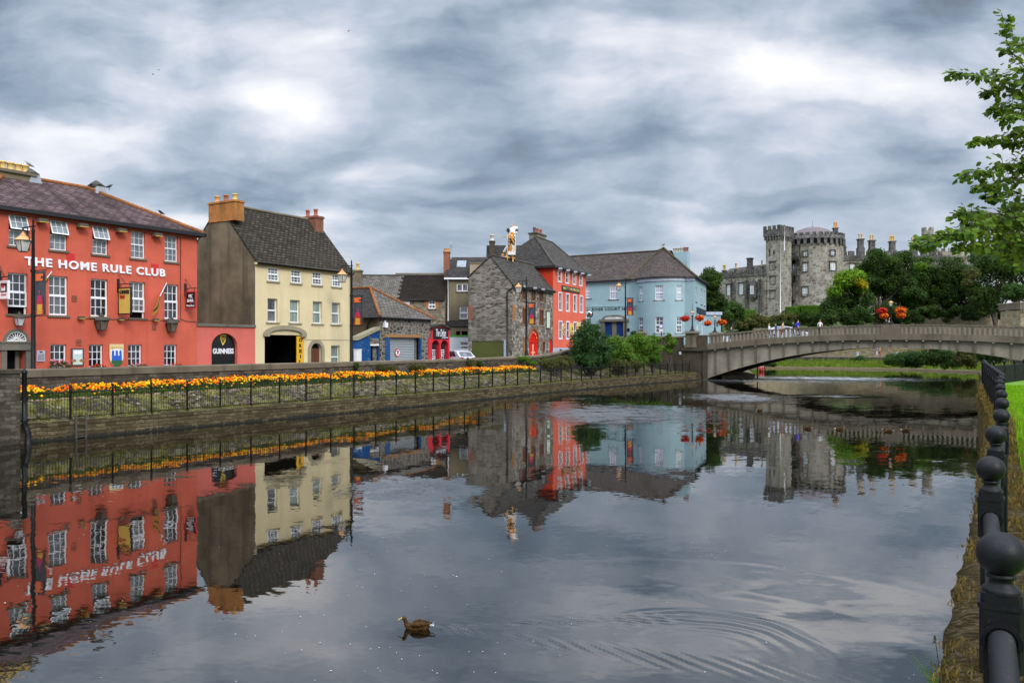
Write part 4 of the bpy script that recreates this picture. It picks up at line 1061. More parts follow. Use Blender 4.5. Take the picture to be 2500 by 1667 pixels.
for i, h in enumerate(loA):
 if i == 3 and False: continue
 xc = (h[0] + h[1]) / 2 + (-.05, 0, .05, .1)[i]; zb = FA.z([142, 233, 327, 415][i], 893, -.2)
 o = thing('flower_box', ['window box heaped with bright pink flowers on the leftmost low window of the red pub', 'window box of small red flowers on the low window between menu board and shield', 'window box with one pink clump on the low window right of the shield sign', 'window box of red flowers on the rightmost low window of the red pub'][i], 'window box', FA.loc(xc, -.22, zb - .25), FA.ang, 'window boxes on the red pub')
 mb = MB(); mb.box(-.5, -.1, 0, .5, .1, .16); mb.build('box', M['wood_dark'], o)
 mb = MB(); l2 = MB()
 for k in range((46, 22, 20, 26)[i]):
  v = Vector((rb.uniform(-.45, .45), rb.uniform(-.12, .08), .2 + rb.random() * (.34, .14, .22, .16)[i]))
  dome(mb, v, rb.uniform(.035, .06), 0, 6)
  for q in range(3): leafquad(l2, v + Vector((rb.uniform(-.1, .1), 0, -.08)), Vector((0, -1, .4)).normalized(), .12, .06, rb)
 mb.build('blooms', M['basket_bloom_red' if i in (1, 3) else 'pink_bloom'], o, uv=False); l2.build('leaves', M['leaf_bed'], o, uv=False)
FB = Frame(OX, OY, ANG, 1.5); LB = FB.x(623, 0)
pw = thing('yard_wall', 'salmon pink yard wall with a black arched panel between the pub and the yellow house', 'wall', FB.loc(), FB.ang)
zb = FB.z(545, 791, 0); na, nb_ = FB.x(516.6, 0), FB.x(574, .2); ntop = FB.z(548, 813.5, .05)
mb = MB(); zsp = ntop - (nb_ - na) * .42
wall_holes(mb, .003, LB - .003, 0, zb - .15, [(na, nb_, 0, ntop)], .22); arch_fill(mb, na, nb_, zsp, ntop, .22)
mb.face([(.003, .4, 0), (.003, .4, zb - .15), (LB, .4, zb - .15), (LB, .4, 0)])
mb.build('wall', M['pink_render'], pw)
mb = MB(); mb.box(-.03, -.08, zb - .15, LB - .003, .45, zb, 0); mb.build('coping', M['stone_trim'], pw)
mb = MB(); mb.box(na, .22, 0, nb_, .25, ntop); pa = mb.build('arch_panel', M['black_gloss'], pw)
text_obj('lettering', 'GUINNESS', M['letter_white'], pa, FB.x(519, .2), FB.x(570, .2), FB.z(542, 863.5, .2), FB.z(542, 850.5, .2), y=.2, bold=.03)
hx, hz = FB.x(545, .2), FB.z(545, 842, .2); hs = .62
mb = MB(); mb.tube([(hx - .05 * hs, .2, hz), (hx - .3 * hs, .2, hz + .55 * hs), (hx - .34 * hs, .2, hz + .95 * hs)], .03, 6); mb.tube([(hx - .34 * hs, .2, hz + .95 * hs), (hx - .1 * hs, .2, hz + .88 * hs), (hx + .1 * hs, .2, hz + .93 * hs), (hx + .3 * hs, .2, hz + .86 * hs)], .035, 6)
mb.tube([(hx + .3 * hs, .2, hz + .86 * hs), (hx + .24 * hs, .2, hz + .4 * hs), (hx - .05 * hs, .2, hz)], .04, 6)
for k in range(5): f = .15 + .17 * k; mb.tube([(hx + (-.3 + .55 * f) * hs, .2, hz + .9 * hs), (hx + (-.3 + .55 * f) * hs + .02, .2, hz + (.55 - .4 * f) * hs)], .01, 4)
mb.build('harp_emblem', M['gold'], pa)
SC = LB
FC = Frame(*P(SC, 0)[:2], ANG, 1.5); LC = FC.x(855.5, 0); DC = 6.5; yC = 3.2
yh = thing('yellow_house', 'pale yellow three storey house with brown gable and rough slate roof', 'house', FC.loc(), FC.ang)
eC = 8.68 - 1.5; rC = 12.2 - 1.5
upC = row(FC, [Z2(693, 655, 778, 770), Z2(887, 680, 965, 789), Z2(1065, 700, 1137, 803), Z2(1230, 718, 1297, 820)], .06)
miC = row(FC, [Z2(693, 914, 757, 1110), Z2(880, 930, 943, 1118), Z2(1070, 942, 1128, 1125), Z2(1228, 952, 1280, 1132)], .2)
loC = row(FC, [Z2(1222, 1307, 1275, 1500)], .2)
ca_, cb2 = FC.x(*[Z2(668, 0, 0, 0)[0], 0]), FC.x(Z2(996, 0, 0, 0)[0], 0); cztop = FC.z(Z2(800, 0, 0, 0)[0], Z2(0, 1219, 0, 0)[1], 0)
dx0, dx1 = FC.x(Z2(1050, 0, 0, 0)[0], 0), FC.x(Z2(1122, 0, 0, 0)[0], .2); dtop = FC.z(Z2(1090, 0, 0, 0)[0], Z2(0, 1286, 0, 0)[1], 0)
mb = MB()
wall_holes(mb, 0, LC, 0, eC, [h + (.06,) for h in upC] + [h + (.2,) for h in miC + loC] + [(ca_, cb2, 0, cztop, 3.0), (dx0, dx1, 0, dtop, .22)], .15)
arch_fill(mb, dx0, dx1, dtop - (dx1 - dx0) / 2, dtop, .22)
mb.face([(LC, 0, 0), (LC, DC, 0), (LC, DC, eC), (LC, yC, rC), (LC, 0, eC)], 0)
mb.face([(0, DC, 0), (0, DC, eC), (LC, DC, eC), (LC, DC, 0)], 0)
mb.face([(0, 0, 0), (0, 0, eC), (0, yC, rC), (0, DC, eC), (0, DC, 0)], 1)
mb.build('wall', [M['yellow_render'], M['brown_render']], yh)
WC = (M['glass_grey'], M['upvc'], M['trim_olive']); WC2 = (M['glass_curtain'], M['upvc'], M['trim_olive'])
for i, h in enumerate(upC): window(yh, h, (M[('glass_blue', 'glass_grey', 'glass_drape', 'glass_blue')[i]], M['upvc'], M['trim_olive']), 3, 2, depth=.05, fw=.07, bw=.03)
for i, h in enumerate(miC): window(yh, h, (M[('glass_grey', 'glass_curtain', 'glass_curtain', 'glass_blind')[i]], M['upvc'], M['trim_olive']), 1, 1, depth=.19, fw=.06, sillx=.14)
for h in loC: window(yh, h, WC2, 1, 1, depth=.19, fw=.06, sillx=.14)
mb = MB(); mb.box(ca_ + .02, 3.0, 0, cb2, 3.02, cztop, 1); mb.face([(ca_ + .003, .1, 0), (ca_ + .003, 1.6, 0), (ca_ + .003, 1.6, cztop - .003), (ca_ + .003, .1, cztop - .003)], 0); mb.face([(ca_ + .004, 1.6, 0), (ca_ + .004, 3, 0), (ca_ + .004, 3, cztop - .003), (ca_ + .004, 1.6, cztop - .003)], 1)  # archway interior: lit front of the wall painted pale, shade behind painted dark
mb.face([(cb2 - .004, .05, 0), (cb2 - .004, 3, 0), (cb2 - .004, 3, cztop - .003), (cb2 - .004, .05, cztop - .003)], 1); mb.face([(ca_, .2, cztop - .005), (cb2, .2, cztop - .005), (cb2, 3, cztop - .005), (ca_, 3, cztop - .005)], 1)
ci = mb.build('carriage_opening', [M['concrete_pale'], M['dark']], yh)
mb = MB(); mb.box(ca_ + .008, .5, .55, ca_ + .02, 1.5, 1.7); mb.build('side_poster', M['sign_amber'], ci)
hw = (cb2 - ca_) / 2 + .12; hc = (ca_ + cb2) / 2; zs_ = cztop + .02; rise = FC.z(Z2(832, 0, 0, 0)[0], Z2(0, 1140, 0, 0)[1], 0) - zs_
mb = MB(); pts0 = [(hc - hw * cos(pi * k / 20), zs_ + rise * sin(pi * k / 20) ** .9) for k in range(21)]; pts1 = [(hc - (hw - .42) * cos(pi * k / 20), zs_ + .02 + (rise - .28) * sin(pi * k / 20) ** .9) for k in range(21)]
for k in range(20):
 q = [pts0[k], pts0[k + 1], pts1[k + 1], pts1[k]]; mb.prism(q, -.14, .01)
mb.box(hc - hw, -.14, zs_ - .12, hc - hw + .42, .01, zs_ + .012); mb.box(hc + hw - .42, -.14, zs_ - .12, hc + hw, .01, zs_ + .012)
mb.build('hood_arch', M['trim_olive'], yh)
sa, sb_ = FC.x(Z2(938, 0, 0, 0)[0], 0), FC.x(Z2(997, 0, 0, 0)[0], 0)
sg = thing('vertical_sign', 'amber vertical sign with black letters beside the dark archway of the yellow house', 'sign', FC.loc((sa + sb_) / 2, 0, .15), FC.ang)
hw = (sb_ - sa) / 2; zt2 = FC.z(735, Z2(0, 1226, 0, 0)[1], 0) - .15
mb = MB(); mb.box(-hw, .02, 0, hw - .01, .07, zt2 - .02); mb.build('board', M['sign_amber'], sg)
lh = zt2 / 8.2
for k, ch in enumerate(["O'", 'R', 'E', 'I', 'L', 'L', 'Y']):
 wq = {'I': .045, "O'": .17}.get(ch, .11)
 zz = zt2 - .12 - lh * (k + 1) * 1.08 + lh * .25
 text_obj('letter', ch, M['letter_dark'], sg, -wq + (.05 if ch == "O'" else 0), wq + (.05 if ch == "O'" else 0), zz, zz + lh * .72, y=.015, bold=.045, ext=.012)
mb = MB(); mb.box(dx0, .2, 0, dx1, .24, dtop - .35, 0); mb.box(dx0, .2, dtop - .35, dx1, .24, dtop, 1)
for k in range(2):
 for j in range(2): mb.box(dx0 + .1 + k * (dx1 - dx0) * .48, .185, .2 + j * .95, dx0 + .1 + k * (dx1 - dx0) * .48 + (dx1 - dx0) * .3, .2, .95 + j * .85, 0)
dd_ = mb.build('door', [M['wood_dark'], M['dark']], yh)
mb = MB(); rr_ = (dx1 - dx0) / 2; cxd = (dx0 + dx1) / 2
half_ring(mb, cxd, dtop - rr_, rr_, rr_ + .24, -.06, .02); mb.box(dx0 - .24, -.06, 0, dx0, .02, dtop - rr_); mb.box(dx1, -.06, 0, dx1 + .24, .02, dtop - rr_); mb.build('door_surround', M['trim_olive'], dd_)
mb = MB(); zq = FC.z(Z2(1200, 0, 0, 0)[0], Z2(0, 1258, 0, 0)[1], 0); mb.box(cb2 + .05, -.02, zq - .03, LC - .003, .003, zq); mb.build('string_course', M['trim_olive'], yh)
mb = MB(); sl_ = (rC - eC) / yC
slab(mb, [(-.02, -.22, eC - .22 * sl_ + .12), (LC + .12, -.22, eC - .22 * sl_ + .12), (LC + .12, yC, rC + .12), (-.02, yC, rC + .12)], .14)
slab(mb, [(LC + .12, DC + .2, eC - .2 * sl_ + .12), (-.02, DC + .2, eC - .2 * sl_ + .12), (-.02, yC, rC + .12), (LC + .12, yC, rC + .12)], .14)
roof = mb.build('roof', M['slate_brown'], yh)
mb = MB(); mb.tube([(.6, yC, rC + .14), (LC - .5, yC, rC + .14)], .11, 6); mb.build('ridge_tiles', M['sill_grey'], roof)
mb = MB(); mb.box(-.06, -.2, eC - .25, LC + .1, -.003, eC - .13); mb.build('fascia', M['yellow_render'], yh)
gutter_pipe(yh, -.02, LC + .1, eC - .1, -.26, 'castle_trim', .05)
downpipe(yh, [(LC - .08, -.26, eC - .12), (LC - .06, -.1, eC - .5), (LC - .06, -.1, 0)], 'pipe_grey', .06)
zt3 = FC.zy(545, 492, 0)
chimney(yh, -.06, FC.y(566, 0) - .35, rC - 1.0, .62, FC.y(511, 0), zt3, M['orange_brick'], 3, [M['pot_yellow'], M['pot_red'], M['pot_orange']], cap=.05, caph=.1, potr=.16, poth=.42)
chimney(yh, LC - .75, yC - .75, rC - .9, LC - .02, yC + .75, FC.z(765, 531, yC), M['red_brick'], 2, [M['pot_red']], cap=.06, potr=.15, poth=.5)
FG = Frame(*P(sk(927, 0), 0)[:2], ANG, gz(16)); LG = FG.x(1052, 0); DG = 9.0
ga = thing('stone_garage', 'low grey stone garage with roller shutter and slate hipped roof edged in orange tiles', 'garage', FG.loc(), FG.ang)
eG = 5.70 - FG.g; aG = 8.05 - FG.g; qG = 3.5
goa, gob = FG.x(840 + 525 / 5.227, 0), FG.x(840 + 988 / 5.227, 0); gzt = FG.z(985, 600 + 1170 / 5.227, 0)
mb = MB(); wall_holes(mb, 0, LG, 0, eG, [(goa, gob, 0, gzt, .35)], .35)
mb.face([(0, 0, 0), (0, 0, eG), (0, DG, eG), (0, DG, 0)], 1); mb.face([(LG, 0, 0), (LG, DG, 0), (LG, DG, eG), (LG, 0, eG)], 0); mb.face([(0, DG, 0), (0, DG, eG), (LG, DG, eG), (LG, DG, 0)], 0)
mb.build('wall', [M['garage_stone'], M['brown_render']], ga)
x1_ = FG.x(840 + 557 / 5.227, .2); x2_ = FG.x(840 + 893 / 5.227, .3); x3_ = FG.x(840 + 962 / 5.227, 0)
mb = MB(); n = 22
for k in range(n):
 za, zb_ = gzt * k / n, gzt * (k + 1) / n; zm = (za + zb_) / 2
 mb.face([(x1_, .28, za), (x2_, .28, za), (x2_, .22, zm), (x1_, .22, zm)]); mb.face([(x1_, .22, zm), (x2_, .22, zm), (x2_, .28, zb_), (x1_, .28, zb_)])
sh = mb.build('roller_shutter', M['shutter_grey'], ga)
mb = MB(); cxp, czp = FG.x(840 + 683 / 5.227, .2), FG.z(840 + 683 / 5.227, 600 + 1363 / 5.227, .2)
disc(mb, cxp, czp, .30, .30, .19, .21, 1); disc(mb, cxp, czp, .235, .235, .175, .189, 0); q = .235 * .7; mb.prism([(cxp - q - .03, czp + q), (cxp - q, czp + q + .03), (cxp + q + .03, czp - q), (cxp + q, czp - q - .03)], .155, .166, 1)
np_ = mb.build('no_parking_sign', [M['white_gloss'], M['sign_red']], sh); text_obj('letter', 'P', M['letter_dark'], sh, cxp - .09, cxp + .11, czp - .16, czp + .17, y=.174, bold=.03, ext=.006)
mb = MB(); mb.box(x2_ + .02, .30, 0, x3_, .34, gzt); mb.box(x2_, .2, 0, x2_ + .02, .33, gzt, 1); mb.build('side_recess', [M['concrete_pale'], M['dark']], ga)
mb = MB(); mb.box(goa, -.02, 0, x1_, .1, gzt, 0); mb.build('door_post', M['blue_paint'], ga)
mb = MB(); mb.box(x3_, -.02, 0, gob, .1, gzt, 0); mb.build('door_post', M['blue_paint'], ga)
mb = MB(); mb.box(goa - .02, -.04, gzt + .002, gob - .1, .12, gzt + .24); mb.build('lintel', M['wood_brown'], ga)
mb = MB(); xa, za = FG.x(840 + 497 / 5.227, 0), FG.z(940, 600 + 1042 / 5.227, 0); mb.box(xa, -.18, za, xa + .36, -.003, za + .36); mb.box(xa + .1, -.1, za + .36, xa + .2, -.003, za + .5); mb.build('alarm_box', M['white_gloss'], ga)
ov = .22
E = [(-ov, -ov, eG), (LG + ov, -ov, eG), (LG + ov, DG, eG), (-ov, DG, eG)]; R0 = (LG / 2, qG, aG); R1 = (LG / 2, DG, aG)
mb = MB(); slab(mb, [E[0], E[1], R0], .1, 0); roof = mb.build('roof', M['slate_pale'], ga)
mb = MB(); slab(mb, [E[3], E[0], R0, R1], .1); mb.build('roof_side', M['slate_dark'], ga)
mb = MB(); slab(mb, [E[1], E[2], R1, R0], .1); mb.build('roof_side', M['slate_grey'], ga)
mb = MB()
for a, b in ((R0, R1), (R0, E[0]), (R0, E[1])): mb.tube([Vector(a) + Vector((0, 0, .03)), Vector(b) + Vector((0, 0, .03))], .11, 6)
mb.build('ridge_tiles', M['ridge_tile'], roof)
mb = MB(); mb.tube([(-ov, -ov - .05, eG - .07), (LG + ov, -ov - .05, eG - .07)], .065, 8); mb.tube([(-ov - .05, -ov, eG - .07), (-ov - .05, DG, eG - .07)], .06, 8); mb.build('gutter', M['gutter'], ga)
downpipe(ga, [(-.3, .5, eG - .1), (-.12, 1.0, eG - .5), (-.12, 1.1, 0)], 'gutter', .05)
FY = Frame(*P(SC + LC + .05, 0)[:2], ANG, gz(14)); LY = FY.x(925.5, 0)
by = thing('yard_wall', 'peeling blue yard wall with a sloping stone coping beside the garage', 'wall', FY.loc(), FY.ang)
zl = FY.z(868, 600 + 1200 / 5.227, 0); xk = FY.x(871, 0); zr_ = FY.z(924, 600 + 1070 / 5.227, 0)
d0, d1 = FY.x(840 + 343 / 5.227, 0), FY.x(840 + 440 / 5.227, 0); dz_ = FY.z(915, 600 + 1272 / 5.227, 0)
d1 = min(d1, LY - .05)
mb = MB(); wall_holes(mb, 0, LY, 0, zl, [(d0, d1, 0, min(dz_, zl - .05), .6)], .6)
mb.prism([(xk, zl + .002), (LY, zl + .002), (LY, zr_)], 0, .35); mb.face([(0, .6, 0), (0, .6, zl), (LY, .6, zl), (LY, .6, 0)])
mb.build('wall', M['blue_paint'], by)
mb = MB(); mb.prism([(-.02, zl - .03), (xk, zl - .03), (LY, zr_), (LY, zr_ + .22), (xk, zl + .22), (-.02, zl + .19)], -.12, .45); mb.build('coping', M['trim_olive'], by)
mb = MB(); mb.box(d0, .55, 0, d1, .58, dz_, 0); mb.box(d0 + (d1 - d0) * .55, .2, 0, d1, .3, dz_ * .98, 1); mb.build('doorway', [M['dark'], M['mill_stone']], by)
mb = MB(); mb.box(d0 - .15, -.03, dz_ - .02, d1 + .0, .02, dz_ + .5, 0); mb.box(d0 - .1, -.045, dz_ - .02, d1, -.031, dz_ + .1, 1); mb.build('lintel', [M['mill_stone'], M['cream_frame']], by)
x0, x1 = FY.x(867.5, -.3), FY.x(878.5, -.3); z1, z0 = FY.z(873, 854, -.3), 0
ut = thing('utility_cabinet', 'white utility cabinet standing in front of the peeling blue wall', 'cabinet', FY.loc((x0 + x1) / 2, -.3, 0), FY.ang); hw = (x1 - x0) / 2
mb = MB(); mb.box(-hw, -.15, .12, hw, .15, z1); mb.box(-hw - .03, -.18, z1, hw + .03, .18, z1 + .05); mb.build('body', M['white_gloss'], ut)
mb = MB(); mb.box(-hw + .03, -.165, .18, -.01, -.152, z1 - .06); mb.box(.01, -.165, .18, hw - .03, -.152, z1 - .06); mb.build('doors', M['cream_frame'], ut)
mb = MB(); mb.box(-hw - .02, -.17, 0, hw + .02, .17, .12); mb.build('plinth', M['concrete'], ut)
F2 = Frame(-16.6, 78.0, 0.0, 1.8); L2 = F2.x(1085.5, 0)
h2 = thing('stone_house', 'long stone house with half pale and half mossy black slate roof behind the garage', 'house', F2.loc(), 0)
e2 = F2.z(1000, 730, 0); r2 = F2.z(1000, 672.5, 4.0); wn_ = F2.rect(*Z3(1077, 703, 1168, 803));
mb = MB(); wall_holes(mb, 0, L2, 0, e2, [wn_], .12)
mb.face([(0, 0, 0), (0, 0, e2), (0, 4, r2), (0, 8, e2), (0, 8, 0)]); mb.face([(L2, 0, 0), (L2, 8, 0), (L2, 8, e2), (L2, 4, r2), (L2, 0, e2)]); mb.face([(0, 8, 0), (0, 8, e2), (L2, 8, e2), (L2, 8, 0)])
mb.build('wall', M['back_stone'], h2)
window(h2, wn_, (M['glass_grey'], M['upvc'], M['sill_grey']), 2, 1, depth=.08, fw=.09, bw=.06)
mb = MB()
for s_ in (0, 1):
 for k in range(8):
  wq = .22 + .1 * (k % 2); x = wn_[0] - wq if s_ == 0 else wn_[1]; zk = wn_[2] + (wn_[3] - wn_[2]) * k / 8; mb.box(x, -.015, zk, x + wq, -.002, zk + (wn_[3] - wn_[2]) / 8)
mb.build('brick_quoins', M['orange_brick'], h2)
xs = F2.x(840 + 735 / 5.227, 2); mb = MB()
slab(mb, [(-.1, -.2, e2 - .05), (xs, -.2, e2 - .05), (xs, 4, r2), (-.1, 4, r2)], .1); roof = mb.build('roof', M['slate_pale'], h2)
mb = MB(); n = 12
slab(mb, [(xs, -.2, e2 - .05), (L2 + .05, -.2, e2 - .05), (L2 + .05, 4, r2), (xs, 4, r2)], .1)
sl_ = (r2 - e2 + .05) / 4.2
for k in range(n):      # the mossy slates end in a toothed edge
 if k % 2 == 0: f0, f1 = k / n, (k + 1) / n; mb.face([(xs - .22, -.2 + 4.2 * f0, e2 - .05 + (r2 - e2 + .05) * f0 + .006), (xs + .01, -.2 + 4.2 * f0, e2 - .05 + (r2 - e2 + .05) * f0 + .006), (xs + .01, -.2 + 4.2 * f1, e2 - .05 + (r2 - e2 + .05) * f1 + .006), (xs - .22, -.2 + 4.2 * f1, e2 - .05 + (r2 - e2 + .05) * f1 + .006)])
mb.build('mossy_roof', M['slate_moss'], h2)
mb = MB(); slab(mb, [(L2 + .05, 8.2, e2 - .05), (-.1, 8.2, e2 - .05), (-.1, 4, r2), (L2 + .05, 4, r2)], .1); mb.build('rear_roof', M['slate_grey'], h2)
mb = MB(); mb.tube([(0, 4, r2 + .02), (L2, 4, r2 + .02)], .1, 6); mb.build('ridge_tiles', M['castle_trim'], roof)
mb = MB(); mb.box(F2.x(966, 4.6), 4.4, r2 - 1.2, L2 + .1, 5.4, F2.z(1030, 667, 4.6)); mb.build('parapet', M['tan_render'], h2)
gutter_pipe(h2, 0, L2, e2 - .1, -.25, 'gutter', .05)
mb = MB(); xw = F2.x(977, 0); mb.box(xw, -.02, e2 - .75, xw + .9, -.003, e2 - .2); mb.build('white_patch', M['white_paint'], h2)
c = chimney(h2, F2.x(863, 3.2), 2.9, r2 - 1.7, F2.x(883, 3.2), 3.7, F2.z(872, 660, 3.2), M['brown_render'], 1, [M['pot_yellow']], cap=.08, along='x', potr=.17, poth=.7)
F3 = Frame(F2.ox + L2 + .06, 80.0, 0.0, 1.9); L3 = F3.x(1192, 0)
h3 = thing('rendered_house', 'tall tan rendered house with slate roof and skylight above a white ground floor', 'house', F3.loc(), 0)
e3 = F3.z(1115, 677, 0); r3 = F3.z(1150, 628, 4.5); g3 = F3.z(1120, 821, 0)
w3a = F3.rect(*Z3(1438, 485, 1568 + 12, 582)); w3b = F3.rect(*Z3(1475, 778, 1568 + 12, 935))
mb = MB(); wall_holes(mb, 0, L3, g3, e3, [w3a, w3b], .1); mb.face([(0, 0, g3), (0, 0, e3), (0, 4.5, r3), (0, 9, e3), (0, 9, g3)]); mb.face([(L3, 0, 0), (L3, 9, 0), (L3, 9, e3), (L3, 4.5, r3), (L3, 0, e3)])
mb.build('wall', M['tan_render'], h3)
window(h3, w3a, (M['glass_grey'], M['upvc'], M['sill_grey']), 2, 1, sash=False, depth=.08, fw=.07, bw=.1); window(h3, w3b, (M['glass_blind'], M['upvc'], M['sill_grey']), 1, 1, depth=.08, fw=.08)
mb = MB(); slab(mb, [(-.2, -.2, e3 - .05), (L3 + .1, -.2, e3 - .05), (L3 + .1, 4.5, r3), (-.2, 4.5, r3)], .12); slab(mb, [(L3 + .1, 9.2, e3 - .05), (-.2, 9.2, e3 - .05), (-.2, 4.5, r3), (L3 + .1, 4.5, r3)], .12); roof = mb.build('roof', M['slate_dark'], h3)
sl_ = (r3 - e3 + .05) / 4.7
def onroof(px, f):
 return F3.x(px, f * 4.7 - .2), f * 4.7 - .2, e3 - .05 + sl_ * f * 4.7
(xa, ya, za), (xb_, yb, zb_) = onroof(1114.5, .48), onroof(1139, .8)
mb = MB(); mb.face([(xa, ya, za + .06), (xb_, ya, za + .06), (xb_, yb, zb_ + .06), (xa, yb, zb_ + .06)]); mb.build('skylight', M['glass_blue'], roof)
mb = MB(); pts = [(F3.x(1088, -1.0), e3 + .0), (F3.x(1148, -1.0), e3 + .0), (F3.x(1130, -1.0), e3 + 1.0)]
slab(mb, [(F3.x(1086, -.3), -.3, e3 - .02), (F3.x(1150, -.3), -.3, e3 - .02), (F3.x(1131, 1.6), 1.55, e3 + .98)], .06); mb.build('porch_roof', M['slate_dark'], h3)
mb = MB(); mb.box(-.25, -.34, e3 - .22, L3, -.22, e3 - .06); mb.build('fascia', M['white_gloss'], h3)
downpipe(h3, [(.12, -.1, e3 - .1), (.12, -.1, g3)], 'white_gloss', .07)
zl0, zl1 = F3.z(1115, 600 + 1022 / 5.227, -.9), F3.z(1115, 600 + 952 / 5.227, 0)
mb = MB(); slab(mb, [(0, -1.1, zl0), (L3, -1.1, zl0), (L3, -.01, zl1), (0, -.01, zl1)], .1); mb.build('lean_to_roof', M['slate_dark'], h3)
gr_ = F3.rect(*Z3(1428, 1090, 1568 + 60, 1140), -1.0); gw = F3.rect(*Z3(1485, 1228, 1568 + 20, 1322), -1.0)
g4 = F3.z(1120, 600 + 1163 / 5.227, -1.0); g5 = F3.z(1120, 600 + 1140 / 5.227, -1.0)
mb = MB(); wall_holes(mb, 0, L3, g4, zl0, [(gr_[0], gr_[1], max(gr_[2], g5), gr_[3])], .15, y=-1.0, m=0); wall_holes(mb, 0, L3, 0, g4, [gw], .12, y=-1.0, m=1); mb.face([(0, -1, 0), (0, -1, zl0), (0, 0, zl0), (0, 0, 0)], 0)
mb.build('shop_wall', [M['tan_render'], M['white_paint']], h3)
mb = MB(); mb.box(-.02, -1.03, g4, L3, -1.003, g5); mb.build('painted_band', M['green_band'], h3)
mb = MB(); mb.box(gr_[0], -.87, g5, gr_[1], -.84, gr_[3], 0); mb.box(gr_[0] + .4, -.9, g5, gr_[0] + .55, -.88, gr_[3], 1); mb.box(gr_[0] + 1.1, -.9, g5, gr_[0] + 1.25, -.88, gr_[3], 1); mb.build('fanlight_window', [M['dark'], M['wood_brown']], h3)
T3 = lambda a, d, z: (a, d - 1.0, z)
window(h3, gw, (M['glass_blind'], M['upvc'], M['white_gloss']), 1, 1, depth=.1, fw=.07, T=T3)
chimney(h3, F3.x(1083.5, 2), 1.6, r3 - 2.6, F3.x(1098, 2), 2.6, F3.z(1090, 615, 2), M['red_brick'], 1, [M['pot_orange']], cap=.05, along='x', potr=.3, poth=.3)
mb = MB(); ax_ = F3.x(1101, 4); mb.tube([(ax_, 4, r3 - .3), (ax_, 4, r3 + 1.3)], .04, 6); mb.box(ax_ - .12, 3.95, r3 + 1.2, ax_ + .12, 4.05, r3 + 1.6)
mb.build('aerial', M['lead'], h3)
FS = Frame(*P(sk(1050.5, 0), 0)[:2], ANG, gz(23)); LS = FS.x(1098, 0)
rs = thing('red_bar_front', 'small red bar entrance with arched black sign and two arches', 'bar entrance', FS.loc(), FS.ang)
zE = FS.z(1074, 805, 0); zA = FS.z(1074, 796, 0); za0 = FS.z(1074, 600 + 1205 / 5.227, 0)
n = 12; arch = [(LS * k / n, zE + (zA - zE) * sin(pi * k / n)) for k in range(n + 1)]
p0, p1, p2, p3 = .2, LS * .47, LS * .53, LS - .18
zsp = za0 - .45
mb = MB(); wall_holes(mb, 0, LS, 0, za0 + .12, [(p0, p1, 0, za0, .5), (p2, p3, 0, za0, .5)], .5); arch_fill(mb, p0, p1, zsp, za0, .5); arch_fill(mb, p2, p3, zsp, za0, .5)
mb.face([(0, 0, za0 + .12), (LS, 0, za0 + .12)] + [(a, 0, z) for a, z in reversed(arch)])
mb.face([(0, 0, 0), (0, 0, zE), (0, 4, zE), (0, 4, 0)]); mb.face([(LS, 0, 0), (LS, 4, 0), (LS, 4, zE), (LS, 0, zE)])
mb.build('wall', M['shop_red'], rs)
mb = MB(); mb.box(-.28, -.05, 0, -.004, .5, FS.z(1047, 600 + 1178 / 5.227, 0)); mb.build('pillar', M['shop_red'], rs)
mb = MB(); mb.box(p0, .5, 0, p3, .52, za0); mb.build('doorway', M['dark'], rs)
mb = MB()
for (a, b) in ((p0, p1), (p2, p3)):
 wq = (b - a)
 mb.box(a + .02, .03, 0, a + wq * .34, .06, za0 - .3, 0); mb.box(a + wq * .345, .16, 0, a + wq * .74, .19, za0 - .35, 0)
 rb = random.Random(int(a * 100))
 for (c0, c1, dd) in ((a + .06, a + wq * .29, .028), (a + wq * .50, a + wq * .68, .158)):
  z = .25
  while z < za0 - .75:
   hq = .10; mb.box(c0 + rb.uniform(0, .03), dd - .004, z, c1 - rb.uniform(0, .06), dd, z + hq * rb.uniform(.55, .95), 1); z += hq * 1.45
mb.build('letter_board', [M['black_gloss'], M['letter_white']], rs)
q0, q1 = LS * .14, LS * .9; zb0, zb1 = FS.z(1074, 600 + 1190 / 5.227, 0), FS.z(1074, 600 + 1075 / 5.227, 0); zb2 = FS.z(1074, 600 + 1043 / 5.227, 0)
pts = [(q0, zb0), (q1, zb0)] + [(q1 - (q1 - q0) * k / 10, zb1 + (zb2 - zb1) * sin(pi * k / 10)) for k in range(11)]
mb = MB(); mb.prism(pts, -.05, -.003); sb_ = mb.build('sign_board', M['black_gloss'], rs)
zc_ = (zb0 + zb1) / 2; qx = q0 + (q1 - q0)
Ts = lambda a, d, z: (a + .12 * (z - zc_), d, z)
text_obj('lettering', 'The Dylan', M['letter_white'], sb_, q0 + .25, q1 - .35, zc_ - .34, zc_ + .42, y=-.052, bold=0, ext=.01, T=Ts)
text_obj('lettering', 'WHISKEY BAR', M['letter_white'], sb_, q0 + (q1 - q0) * .62, q1 - .08, zb0 + .07, zb0 + .16, y=-.052, ext=.01)
mb = MB()
for (a, z), (b, w_) in zip(arch, arch[1:]):
 mb.prism([(a, z + .004), (b, w_ + .004), (b, w_ + .16), (a, z + .16)], -.18, 3.9)
mb.build('roof', M['slate_dark'], rs)
FM = Frame(0.0, 73.8, atan2(.904, .428), 2.1); LM = FM.x(1350, 0)
ml = thing('stone_mill', 'three storey rubble stone mill building with brown shutters and slate roof', 'building', FM.loc(), FM.ang)
eM = 9.21 - FM.g; yLm = FM.y(1143.5, 0); yAm = FM.y(1197.6, 0); aM = FM.zy(1197.6, 627, 0); eM2 = FM.zy(1145, 678, 0)
tpM = row(FM, [Z4(805, 752, 840, 868), Z4(898, 781, 925, 885), Z4(978, 797, 1003, 898)], .15)
